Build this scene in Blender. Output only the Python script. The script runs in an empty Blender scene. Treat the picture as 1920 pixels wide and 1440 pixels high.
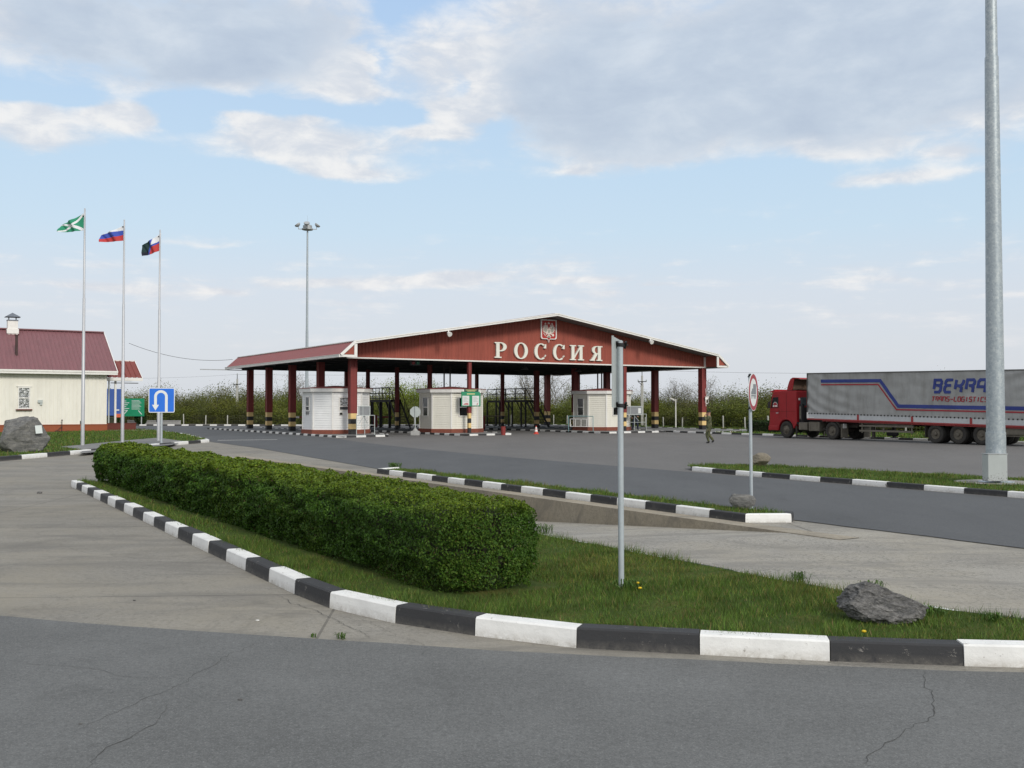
import bpy, bmesh, math, random
import numpy as np
from mathutils import Vector, Matrix, noise
from mathutils.geometry import tessellate_polygon
random.seed(7); rng = np.random.default_rng(11)
PI = math.pi
scene = bpy.context.scene
COL = scene.collection

# ------------------------------------------------------------------ camera model (photo pixels 1920x1440 -> world)
F, CX, CY, EYE = 1900.0, 960.0, 720.0, 1.9
PITCH = math.atan(44/1900)
def _ray(px, py):
    x = (px-CX)/F; u = -(py-CY)/F
    return x, math.cos(PITCH)-math.sin(PITCH)*u, math.sin(PITCH)+math.cos(PITCH)*u
def G(px, py, z=0.0):
    x, y, w = _ray(px, py); t = (z-EYE)/w
    return Vector((x*t, y*t, z))
def at(px, py, Y):
    x, y, w = _ray(px, py); t = Y/y
    return Vector((x*t, Y, EYE+w*t))
# canopy frame: s along the front, t along the lanes
TH = math.atan2(.529, .849)
C1 = Vector((-10.7, 68.0, 0))
def CP(s, t, z=0.0):
    return Vector((C1.x+.849*s-.529*t, C1.y+.529*s+.849*t, z))
def ST(p):
    dx, dy = p[0]-C1.x, p[1]-C1.y
    return .849*dx+.529*dy, -.529*dx+.849*dy

# ------------------------------------------------------------------ materials
def _new(name):
    m = bpy.data.materials.new(name); m.use_nodes = True
    nt = m.node_tree; b = nt.nodes['Principled BSDF']
    return m, nt, b
def node(nt, typ, **kw):
    n = nt.nodes.new(typ)
    for k, v in kw.items():
        if k.startswith('i_'):
            n.inputs[k[2:].replace('_', ' ')].default_value = v
        else: setattr(n, k, v)
    return n
def ramp(nt, fac, stops):
    r = nt.nodes.new('ShaderNodeValToRGB'); e = r.color_ramp.elements
    while len(e) < len(stops): e.new(.5)
    for el, (p, c) in zip(e, stops):
        el.position = p; el.color = (c[0], c[1], c[2], 1)
    nt.links.new(fac, r.inputs['Fac']); return r.outputs['Color']
def mapped(nt, stretch=(1, 1, 1), rotz=0.0):
    g = node(nt, 'ShaderNodeTexCoord'); mp = node(nt, 'ShaderNodeMapping')
    mp.inputs['Scale'].default_value = stretch; mp.inputs['Rotation'].default_value = (0, 0, rotz)
    nt.links.new(g.outputs['Object'], mp.inputs['Vector']); return mp.outputs['Vector']
def noise_fac(nt, vec, scale, detail=6, rough=.6, dist=0.0):
    n = node(nt, 'ShaderNodeTexNoise', i_Scale=scale, i_Detail=detail, i_Roughness=rough, i_Distortion=dist)
    nt.links.new(vec, n.inputs['Vector']); return n.outputs['Fac']
def mixc(nt, fac, a, b, typ='MIX'):
    m = node(nt, 'ShaderNodeMix', data_type='RGBA', blend_type=typ)
    for s, v in (('A', a), ('B', b)):
        so = [i for i in m.inputs if i.name == s and i.type == 'RGBA'][0]
        if isinstance(v, tuple): so.default_value = (v[0], v[1], v[2], 1)
        else: nt.links.new(v, so)
    if isinstance(fac, float): m.inputs[0].default_value = fac
    else: nt.links.new(fac, m.inputs[0])
    return [o for o in m.outputs if o.type == 'RGBA'][0]
def math_(nt, op, a, b=None, c=None, clamp=False):
    n = node(nt, 'ShaderNodeMath', operation=op, use_clamp=clamp)
    for i, v in enumerate((a, b, c)):
        if v is None: continue
        if isinstance(v, (int, float)): n.inputs[i].default_value = v
        else: nt.links.new(v, n.inputs[i])
    return n.outputs[0]
def bump(nt, b, fac, strength, dist=.02):
    bp = node(nt, 'ShaderNodeBump', i_Strength=strength, i_Distance=dist)
    nt.links.new(fac, bp.inputs['Height']); nt.links.new(bp.outputs['Normal'], b.inputs['Normal'])
MATS = {}
def pm(name, c, var=.18, scale=3.0, rough=.7, metal=0.0, bmp=.0, bscale=40.0, dirt=None, stretch=(1, 1, 1), spec=.5):
    """paint / metal / wood with blotchy wear"""
    if name in MATS: return MATS[name]
    m, nt, b = _new(name)
    v = mapped(nt, stretch)
    f = noise_fac(nt, v, scale, 8, .65)
    lo = tuple(x*(1-var) for x in c); hi = tuple(min(1, x*(1+var)) for x in c)
    col = ramp(nt, f, [(.3, lo), (.7, hi)])
    if dirt:
        f2 = noise_fac(nt, v, scale*2.7, 9, .75)
        k = math_(nt, 'SMOOTHSTEP' if False else 'MULTIPLY', math_(nt, 'SUBTRACT', f2, .5, clamp=True), dirt[1]*6, clamp=True)
        col = mixc(nt, k, col, dirt[0])
    nt.links.new(col, b.inputs['Base Color'])
    rf = math_(nt, 'ADD', math_(nt, 'MULTIPLY', f, .25), rough-.12, clamp=True)
    nt.links.new(rf, b.inputs['Roughness'])
    b.inputs['Metallic'].default_value = metal; b.inputs['Specular IOR Level'].default_value = spec
    if bmp: bump(nt, b, noise_fac(nt, v, bscale, 6, .7), bmp)
    MATS[name] = m; return m

white_paint = pm('white_paint', (.78, .77, .74), .06, 2, .55, dirt=((.45, .42, .36), .25))
def mk_kerb(name, c, chip, grime):
    m, nt, b = _new(name); g = node(nt, 'ShaderNodeNewGeometry'); P = g.outputs['Position']
    sx = node(nt, 'ShaderNodeSeparateXYZ'); nt.links.new(P, sx.inputs[0])
    f = noise_fac(nt, P, 2.6, 8, .7); f2 = noise_fac(nt, P, 11, 9, .78, .4); f3 = noise_fac(nt, P, 34, 5, .7)
    col = ramp(nt, f, [(.3, tuple(x*.86 for x in c)), (.7, tuple(min(1, x*1.08) for x in c))])
    low = math_(nt, 'MULTIPLY', math_(nt, 'SUBTRACT', .075, sx.outputs['Z'], clamp=True), 9.0, clamp=True)      # splash dirt along the foot
    k = math_(nt, 'MULTIPLY', low, math_(nt, 'MULTIPLY', math_(nt, 'SUBTRACT', f2, .36, clamp=True), 4.5, clamp=True), clamp=True)
    col = mixc(nt, k, col, grime)
    col = mixc(nt, math_(nt, 'MULTIPLY', math_(nt, 'GREATER_THAN', f2, .625), .85), col, chip)                     # flaked paint
    col = mixc(nt, math_(nt, 'MULTIPLY', math_(nt, 'SUBTRACT', f, .56, clamp=True), 1.6, clamp=True), col, grime)
    nt.links.new(col, b.inputs['Base Color']); b.inputs['Roughness'].default_value = .8
    bump(nt, b, math_(nt, 'ADD', f2, math_(nt, 'MULTIPLY', f3, .4)), .5, .012); return m
red_clad = pm('red_cladding', (.31, .080, .056), .15, 1.0, .62, dirt=((.16, .045, .035), .35), spec=.3, stretch=(2.2, 1, .22))
red_col = pm('red_column', (.205, .033, .030), .14, 1.5, .62, dirt=((.09, .02, .02), .2))
red_roof = pm('red_roof', (.26, .075, .070), .1, .7, .55, dirt=((.18, .07, .06), .2))
plum_roof = pm('plum_roof', (.20, .085, .095), .10, .8, .6, dirt=((.17, .10, .085), .25), stretch=(3, 1, .4))
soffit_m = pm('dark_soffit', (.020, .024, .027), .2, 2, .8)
soffit_grey = pm('grey_underside', (.15, .145, .14), .1, 2, .8)
yellow_p = pm('yellow_band', (.74, .53, .23), .12, 3, .6, dirt=((.35, .25, .12), .25))
black_p = pm('black_band', (.022, .022, .024), .3, 3, .6)
siding_cream = pm('cream_siding', (.80, .78, .70), .05, 1.2, .6, dirt=((.55, .52, .43), .25), stretch=(2, 2, .4))
siding_white = pm('white_siding', (.82, .83, .83), .05, 1.2, .6, dirt=((.52, .50, .46), .15))
siding_wall = pm('ivory_siding', (.79, .77, .70), .06, 1.0, .65, dirt=((.48, .45, .37), .2), stretch=(1, 1, .3))
galv = None
dark_steel = pm('dark_steel', (.018, .017, .017), .3, 4, .6, .3)
grey_steel = pm('grey_steel', (.40, .42, .43), .12, 6, .5, .25, dirt=((.25, .24, .22), .2))
pole_grey = pm('grey_pole', (.42, .47, .50), .10, 7, .5, .15, bmp=.05, dirt=((.30, .31, .30), .25))
sign_back = pm('sign_back_grey', (.45, .49, .48), .08, 5, .5, .2)
dark_clamp = pm('dark_clamp', (.02, .02, .022), .2, 8, .6, .3)
flag_pole_m = pm('flagpole_grey', (.46, .47, .49), .08, 4, .45, .3)
tarp_m = None
tyre_m = pm('tyre_rubber', (.030, .028, .025), .3, 6, .85, bmp=.2, dirt=((.10, .085, .065), .4))
rim_m = pm('dusty_rim', (.13, .115, .09), .3, 6, .75, .1, dirt=((.06, .05, .04), .4))
cab_red = pm('cab_red', (.32, .010, .016), .12, 2, .38, dirt=((.20, .03, .03), .15))
cab_dark = pm('cab_dark', (.018, .017, .018), .3, 4, .7)
chassis_m = pm('dusty_chassis', (.055, .050, .042), .35, 5, .85, dirt=((.14, .12, .09), .4))
tank_m = pm('dusty_tank', (.16, .145, .115), .25, 4, .75, .1, dirt=((.08, .07, .06), .4))
board_grey = pm('pale_sideboard', (.50, .52, .53), .08, 2, .6, dirt=((.30, .29, .27), .3))
rail_red = pm('rail_red', (.32, .035, .035), .15, 5, .65, dirt=((.12, .05, .04), .3))
decal_blue = pm('decal_blue', (.022, .042, .22), .12, 5, .6, dirt=((.10, .12, .2), .12))
decal_red = pm('decal_red', (.33, .025, .035), .12, 5, .6, dirt=((.30, .12, .12), .12))
brown_in = pm('brown_panel', (.12, .075, .05), .2, 4, .8)
green_p = pm('green_board', (.010, .24, .115), .08, 2, .55)
dkgreen_p = pm('dark_green_header', (.012, .045, .035), .1, 3, .55)
yellowish = pm('pale_yellow_text', (.68, .66, .30), .05, 4, .6)
sign_blue = pm('sign_blue', (.005, .145, .66), .05, 2, .45)
sign_white = pm('sign_white', (.70, .73, .72), .04, 3, .5)
sign_red = pm('sign_red', (.34, .035, .05), .08, 4, .5)
pict_grey = pm('pictogram_grey', (.20, .22, .24), .08, 5, .6)
letter_m = pm('ivory_letter', (.76, .76, .68), .05, 2, .55)
shield_red = pm('shield_red', (.42, .022, .018), .08, 3, .5)
silver_m = pm('eagle_silver', (.78, .66, .60), .10, 9, .5, .1)
silver_dk = pm('eagle_grey', (.36, .35, .30), .15, 12, .5, .2)
poster_m = pm('poster_white', (.68, .70, .68), .06, 9, .6)
poster_red = pm('poster_red', (.45, .14, .14), .3, 20, .6)
glass_dk = None
concrete_blk = pm('concrete_block', (.36, .36, .35), .12, 4, .9, bmp=.3, dirt=((.20, .19, .17), .3))
post_conc = pm('concrete_post', (.42, .42, .39), .12, 4, .9, bmp=.2, dirt=((.25, .24, .2), .3))
cone_red = pm('cone_red', (.55, .05, .03), .08, 4, .5)
bin_red = pm('bin_red', (.22, .025, .022), .12, 4, .55)
trunk_m = pm('tree_bark', (.10, .085, .065), .3, 8, .9, bmp=.5)
twig_m = pm('bare_twigs', (.105, .09, .072), .25, 3, .9)
blue_tarp = pm('blue_cover', (.03, .09, .33), .1, 2, .6)
orange_l = pm('orange_lamp', (.60, .12, .05), .1, 3, .4)
rust_pipe = pm('brown_pipe', (.06, .035, .032), .3, 5, .7)
slate = pm('grey_cowl', (.16, .18, .21), .15, 5, .5, .3)

def glass(name, c, rough=.08):
    m, nt, b = _new(name)
    v = mapped(nt); f = noise_fac(nt, v, 1.3, 3)
    nt.links.new(ramp(nt, f, [(.35, tuple(x*.6 for x in c)), (.65, tuple(x*1.4 for x in c))]), b.inputs['Base Color'])
    b.inputs['Roughness'].default_value = rough; b.inputs['Specular IOR Level'].default_value = .55
    MATS[name] = m; return m
glass_dk = glass('dark_window_glass', (.016, .018, .020))
glass_grey = glass('grey_window_glass', (.10, .12, .13), .12)

def mk_foil():
    m, nt, b = _new('crumpled_foil')
    v = mapped(nt)
    vo = node(nt, 'ShaderNodeTexVoronoi', i_Scale=6.0, feature='F1'); nt.links.new(v, vo.inputs['Vector'])
    n = noise_fac(nt, v, 8, 4, .6, 1.5)
    h = math_(nt, 'ADD', vo.outputs['Distance'], n)
    nt.links.new(ramp(nt, n, [(.42, (.16, .17, .17)), (.5, (.75, .77, .78)), (.7, (.9, .9, .9))]), b.inputs['Base Color'])
    b.inputs['Metallic'].default_value = .55; b.inputs['Roughness'].default_value = .28
    bump(nt, b, h, 1.0, .12); return m
foil = mk_foil()

def mk_galv():
    m, nt, b = _new('galvanised_steel')
    v = mapped(nt)
    vo = node(nt, 'ShaderNodeTexVoronoi', i_Scale=26.0); nt.links.new(v, vo.inputs['Vector'])
    f = noise_fac(nt, v, 5, 8, .7)
    k = math_(nt, 'ADD', math_(nt, 'MULTIPLY', vo.outputs['Color'], .35), math_(nt, 'MULTIPLY', f, .65))
    nt.links.new(ramp(nt, k, [(.25, (.28, .33, .37)), (.5, (.38, .43, .46)), (.72, (.50, .54, .55))]), b.inputs['Base Color'])
    b.inputs['Metallic'].default_value = .35; b.inputs['Roughness'].default_value = .48
    bump(nt, b, f, .15, .01); return m
galv = mk_galv()

def mk_brick(name, c1, c2, mortar, sx=4.0):
    m, nt, b = _new(name)
    g = node(nt, 'ShaderNodeTexCoord'); mp = node(nt, 'ShaderNodeMapping')
    mp.inputs['Rotation'].default_value = (PI/2, 0, 0)
    nt.links.new(g.outputs['Object'], mp.inputs['Vector'])
    br = node(nt, 'ShaderNodeTexBrick', i_Scale=sx, i_Mortar_Size=.02)
    br.inputs['Color1'].default_value = (*c1, 1); br.inputs['Color2'].default_value = (*c2, 1); br.inputs['Mortar'].default_value = (*mortar, 1)
    nt.links.new(mp.outputs['Vector'], br.inputs['Vector'])
    f = noise_fac(nt, g.outputs['Object'], 6, 8, .7)
    nt.links.new(mixc(nt, math_(nt, 'MULTIPLY', f, .5), br.outputs['Color'], (c1[0]*.6, c1[1]*.6, c1[2]*.6)), b.inputs['Base Color'])
    b.inputs['Roughness'].default_value = .9
    bump(nt, b, f, .4); return m
brick = mk_brick('red_brick', (.27, .070, .040), (.20, .050, .032), (.22, .13, .10))
brick_orange = mk_brick('orange_brick', (.36, .095, .038), (.31, .075, .030), (.26, .12, .08))
brick_dark = mk_brick('dark_red_brick', (.16, .038, .026), (.13, .030, .024), (.14, .07, .06))

def mk_asphalt(name, c, var, blotch, crack=False, speck=.5, gravel=0.0, stretch=(1, 1, 1), rotz=0.0):
    m, nt, b = _new(name)
    g = node(nt, 'ShaderNodeNewGeometry'); P = g.outputs['Position']
    mp = node(nt, 'ShaderNodeMapping'); mp.inputs['Scale'].default_value = stretch; mp.inputs['Rotation'].default_value = (0, 0, rotz)
    nt.links.new(P, mp.inputs['Vector']); PV = mp.outputs['Vector']
    f1 = noise_fac(nt, PV, blotch, 7, .62)
    f0 = noise_fac(nt, PV, blotch*.23, 4, .5)
    f2 = noise_fac(nt, P, 66, 5, .85)
    f3 = noise_fac(nt, P, 24, 5, .75)
    k = math_(nt, 'ADD', math_(nt, 'MULTIPLY', f1, .6), math_(nt, 'MULTIPLY', f0, .4))
    col = ramp(nt, k, [(.34, tuple(x*(1-var) for x in c)), (.5, c), (.66, tuple(x*(1+var) for x in c))])
    gr = node(nt, 'ShaderNodeMapRange'); nt.links.new(f2, gr.inputs['Value'])
    for k_, v_ in zip(('From Min', 'From Max', 'To Min', 'To Max'), (.33, .67, 1-speck*.75, 1+speck*.75)): gr.inputs[k_].default_value = v_
    g3 = node(nt, 'ShaderNodeMapRange'); nt.links.new(f3, g3.inputs['Value'])
    for k_, v_ in zip(('From Min', 'From Max', 'To Min', 'To Max'), (.33, .67, .84, 1.16)): g3.inputs[k_].default_value = v_
    gg = math_(nt, 'MULTIPLY', gr.outputs[0], g3.outputs[0])
    vm = node(nt, 'ShaderNodeVectorMath', operation='SCALE'); nt.links.new(col, vm.inputs[0]); nt.links.new(gg, vm.inputs['Scale']); col = vm.outputs[0]
    f4 = noise_fac(nt, P, 95, 2, .5)
    col = mixc(nt, math_(nt, 'MULTIPLY', math_(nt, 'GREATER_THAN', f4, .63), speck*1.1), col, tuple(min(1, x*2.1) for x in c))
    fs = noise_fac(nt, PV, 1.9, 8, .75, .5)
    col = mixc(nt, math_(nt, 'MULTIPLY', math_(nt, 'SUBTRACT', fs, .56, clamp=True), 3.0, clamp=True), col, tuple(x*.66 for x in c))
    if crack:
        wv = node(nt, 'ShaderNodeTexNoise', i_Scale=1.1, i_Detail=8.0, i_Roughness=.65); nt.links.new(P, wv.inputs['Vector'])
        va = node(nt, 'ShaderNodeVectorMath', operation='SCALE'); va.inputs['Scale'].default_value = .9
        nt.links.new(wv.outputs['Color'], va.inputs[0])
        vb = node(nt, 'ShaderNodeVectorMath', operation='ADD'); nt.links.new(P, vb.inputs[0]); nt.links.new(va.outputs[0], vb.inputs[1])
        vo = node(nt, 'ShaderNodeTexVoronoi', i_Scale=.36, feature='DISTANCE_TO_EDGE'); nt.links.new(vb.outputs[0], vo.inputs['Vector'])
        line = math_(nt, 'LESS_THAN', vo.outputs['Distance'], .0032)
        msk = math_(nt, 'GREATER_THAN', noise_fac(nt, P, .45, 2), .47)
        lm = math_(nt, 'MULTIPLY', line, msk)
        col = mixc(nt, math_(nt, 'MULTIPLY', lm, .45), col, tuple(x*.45 for x in c))
    if gravel:
        f5 = noise_fac(nt, P, 16, 6, .75); f6 = noise_fac(nt, PV, .5, 3)
        kk = math_(nt, 'MULTIPLY', math_(nt, 'GREATER_THAN', f5, .56), math_(nt, 'MULTIPLY', math_(nt, 'GREATER_THAN', f6, .44), gravel*.8))
        col = mixc(nt, kk, col, tuple(x*.42 for x in c))
    nt.links.new(col, b.inputs['Base Color']); b.inputs['Roughness'].default_value = .88
    b.inputs['Specular IOR Level'].default_value = .3
    bump(nt, b, math_(nt, 'ADD', f2, f3), .35, .006)
    return m
asph_near = mk_asphalt('asphalt_old', (.133, .136, .134), .20, .8, speck=.40)
asph_road = mk_asphalt('asphalt_dark_lane', (.090, .094, .098), .15, .6, speck=.35, stretch=(1, .35, 1), rotz=-TH)
asph_plaza = mk_asphalt('asphalt_plaza', (.138, .133, .128), .13, .4, crack=False, speck=.35, stretch=(1, .4, 1), rotz=-TH)

def mk_concrete(name, c, joints=True, gravel=.5):
    m = mk_asphalt(name, c, .2, .55, crack=True, speck=.25, gravel=gravel, stretch=(.5, 1.4, 1))
    nt = m.node_tree; b = nt.nodes['Principled BSDF']
    src = b.inputs['Base Color'].links[0].from_socket
    g = node(nt, 'ShaderNodeNewGeometry')
    # brown dust drifts
    f = noise_fac(nt, g.outputs['Position'], .33, 8, .7, .6)
    col = mixc(nt, math_(nt, 'MULTIPLY', math_(nt, 'SUBTRACT', f, .42, clamp=True), 2.2, clamp=True), src, (c[0]*1.22, c[1]*1.16, c[2]*1.02))
    f = noise_fac(nt, g.outputs['Position'], .9, 9, .75, 1.0)
    col = mixc(nt, math_(nt, 'MULTIPLY', math_(nt, 'SUBTRACT', f, .51, clamp=True), 4.5, clamp=True), col, (c[0]*.62, c[1]*.62, c[2]*.62))
    ms = node(nt, 'ShaderNodeMapping'); ms.inputs['Scale'].default_value = (.28, 1.5, 1); ms.inputs['Rotation'].default_value = (0, 0, .12); nt.links.new(g.outputs['Position'], ms.inputs['Vector'])
    f = noise_fac(nt, ms.outputs['Vector'], 1.1, 10, .72, .8)
    col = mixc(nt, math_(nt, 'MULTIPLY', math_(nt, 'SUBTRACT', f, .50, clamp=True), 5.0, clamp=True), col, (c[0]*.70, c[1]*.70, c[2]*.71))
    f = noise_fac(nt, ms.outputs['Vector'], 9.0, 8, .8)
    col = mixc(nt, math_(nt, 'MULTIPLY', math_(nt, 'SUBTRACT', f, .60, clamp=True), 7.0, clamp=True), col, (c[0]*.45, c[1]*.45, c[2]*.45))
    if joints:
        mp = node(nt, 'ShaderNodeMapping'); mp.inputs['Rotation'].default_value = (0, 0, -.06); mp.inputs['Location'].default_value = (1.1, 1.75, 0)
        nt.links.new(g.outputs['Position'], mp.inputs['Vector'])
        br = node(nt, 'ShaderNodeTexBrick', i_Scale=1.0, i_Mortar_Size=.013, offset=0.0); br.inputs['Brick Width'].default_value = 7.0; br.inputs['Row Height'].default_value = 6.1
        nt.links.new(mp.outputs['Vector'], br.inputs['Vector'])
        nz = noise_fac(nt, g.outputs['Position'], 3, 4)
        k = math_(nt, 'MULTIPLY', br.outputs['Fac'], math_(nt, 'MULTIPLY', nz, 1.1), clamp=True)
        col = mixc(nt, k, col, (c[0]*.3, c[1]*.3, c[2]*.3))
    nt.links.new(col, b.inputs['Base Color'])
    return m
conc_near = mk_concrete('concrete_slab', (.238, .225, .198))
conc_lane = mk_concrete('concrete_lane', (.300, .286, .255), False, .95)
conc_wall = mk_concrete('concrete_wall', (.30, .268, .215), False, .4)
pav_grey = mk_concrete('paving_grey', (.20, .20, .20), False, .2)

def mk_leaf(name, trans=.25, rough=.6, per_object=False):
    m, nt, b = _new(name)
    a = node(nt, 'ShaderNodeAttribute', attribute_name='tint')
    oi = node(nt, 'ShaderNodeObjectInfo')
    tone = ramp(nt, oi.outputs['Random'], [(0, (.86, .88, .72)), (.35, (1.10, .98, .85)), (.7, (.90, 1.0, .80)), (1, (1.22, 1.16, .9))])
    ac = mixc(nt, 1.0 if per_object else 0.0, a.outputs['Color'], tone, 'MULTIPLY')
    nt.links.new(ac, b.inputs['Base Color'])
    b.inputs['Roughness'].default_value = rough; b.inputs['Specular IOR Level'].default_value = .25
    tr = node(nt, 'ShaderNodeBsdfTranslucent'); nt.links.new(ac, tr.inputs['Color'])
    mx = node(nt, 'ShaderNodeMixShader'); mx.inputs[0].default_value = trans
    nt.links.new(b.outputs[0], mx.inputs[1]); nt.links.new(tr.outputs[0], mx.inputs[2])
    nt.links.new(mx.outputs[0], nt.nodes['Material Output'].inputs['Surface']); return m
leaf_m = mk_leaf('leaves'); leaf_t = mk_leaf('bush_leaves', .25, .6, True); blade_m = mk_leaf('grass_blades', .2)
def mk_soil(name, stops, scale):
    m, nt, b = _new(name); g = node(nt, 'ShaderNodeNewGeometry')
    f = noise_fac(nt, g.outputs['Position'], scale, 10, .75)
    nt.links.new(ramp(nt, f, stops), b.inputs['Base Color']); b.inputs['Roughness'].default_value = .95
    b.inputs['Specular IOR Level'].default_value = .1
    bump(nt, b, noise_fac(nt, g.outputs['Position'], 25, 6, .8), .8, .04); return m
turf_m = mk_soil('turf_soil', [(.3, (.045, .070, .016)), (.5, (.070, .105, .024)), (.7, (.13, .12, .035))], 1.6)
field_m = mk_soil('field_ground', [(.3, (.035, .055, .018)), (.5, (.06, .075, .025)), (.7, (.10, .09, .04))], .35)
def mk_rock(name, c1, c2, c3, sc, band=(1, 1, 3)):
    m, nt, b = _new(name); v = mapped(nt, band)
    f = noise_fac(nt, v, sc, 12, .72, .8); f2 = noise_fac(nt, v, sc*5, 8, .8)
    k = math_(nt, 'ADD', math_(nt, 'MULTIPLY', f, .6), math_(nt, 'MULTIPLY', f2, .4))
    nt.links.new(ramp(nt, k, [(.34, c1), (.5, c2), (.66, c3)]), b.inputs['Base Color'])
    b.inputs['Roughness'].default_value = .9; b.inputs['Specular IOR Level'].default_value = .2
    bump(nt, b, k, .9, .06); return m
rock_grey = mk_rock('grey_stone', (.055, .055, .056), (.165, .165, .160), (.33, .31, .28), 3.2)
rock_near = mk_rock('rough_grey_stone', (.040, .041, .043), (.155, .153, .150), (.37, .355, .34), 7, (1, 1, 2))
rock_tan = mk_rock('tan_stone', (.14, .12, .09), (.26, .23, .18), (.36, .33, .27), 6)
def mk_camo():
    m, nt, b = _new('camouflage_cloth'); v = mapped(nt)
    f = noise_fac(nt, v, 9, 3, .5); f2 = noise_fac(nt, v, 14, 3, .5, 1)
    c = ramp(nt, f, [(.40, (.028, .036, .016)), (.44, (.085, .092, .040)), (.56, (.090, .098, .045)), (.60, (.14, .13, .07))])
    nt.links.new(mixc(nt, math_(nt, 'GREATER_THAN', f2, .62), c, (.030, .026, .018)), b.inputs['Base Color'])
    b.inputs['Roughness'].default_value = .9; return m
camo = mk_camo()
skin_m = pm('skin', (.42, .24, .17), .08, 12, .55)
boot_m = pm('black_boots', (.012, .012, .012), .2, 8, .5)
jean_m = pm('dark_blue_cloth', (.020, .026, .050), .2, 9, .85)
coat_m = pm('dark_jacket', (.014, .016, .020), .2, 9, .85)
hair_m = pm('dark_cap', (.014, .017, .010), .2, 20, .8)

def mk_tarp():
    m, nt, b = _new('grey_tarpaulin')
    v = mapped(nt)
    f = noise_fac(nt, v, .55, 9, .65); 
    v2 = mapped(nt, (1, 2.2, .35)); f2 = noise_fac(nt, v2, 1.3, 8, .7)
    k = math_(nt, 'ADD', math_(nt, 'MULTIPLY', f, .5), math_(nt, 'MULTIPLY', f2, .5))
    nt.links.new(ramp(nt, k, [(.34, (.235, .235, .22)), (.5, (.33, .335, .325)), (.66, (.40, .405, .395))]), b.inputs['Base Color'])
    b.inputs['Roughness'].default_value = .62
    bump(nt, b, noise_fac(nt, v, 2.5, 5, .6), .25, .08); return m
tarp_m = mk_tarp()

kerb_white = mk_kerb('kerb_white', (.82, .82, .80), (.34, .32, .29), (.36, .33, .28))
kerb_black = mk_kerb('kerb_black', (.034, .035, .038), (.20, .19, .175), (.15, .14, .125))
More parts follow.
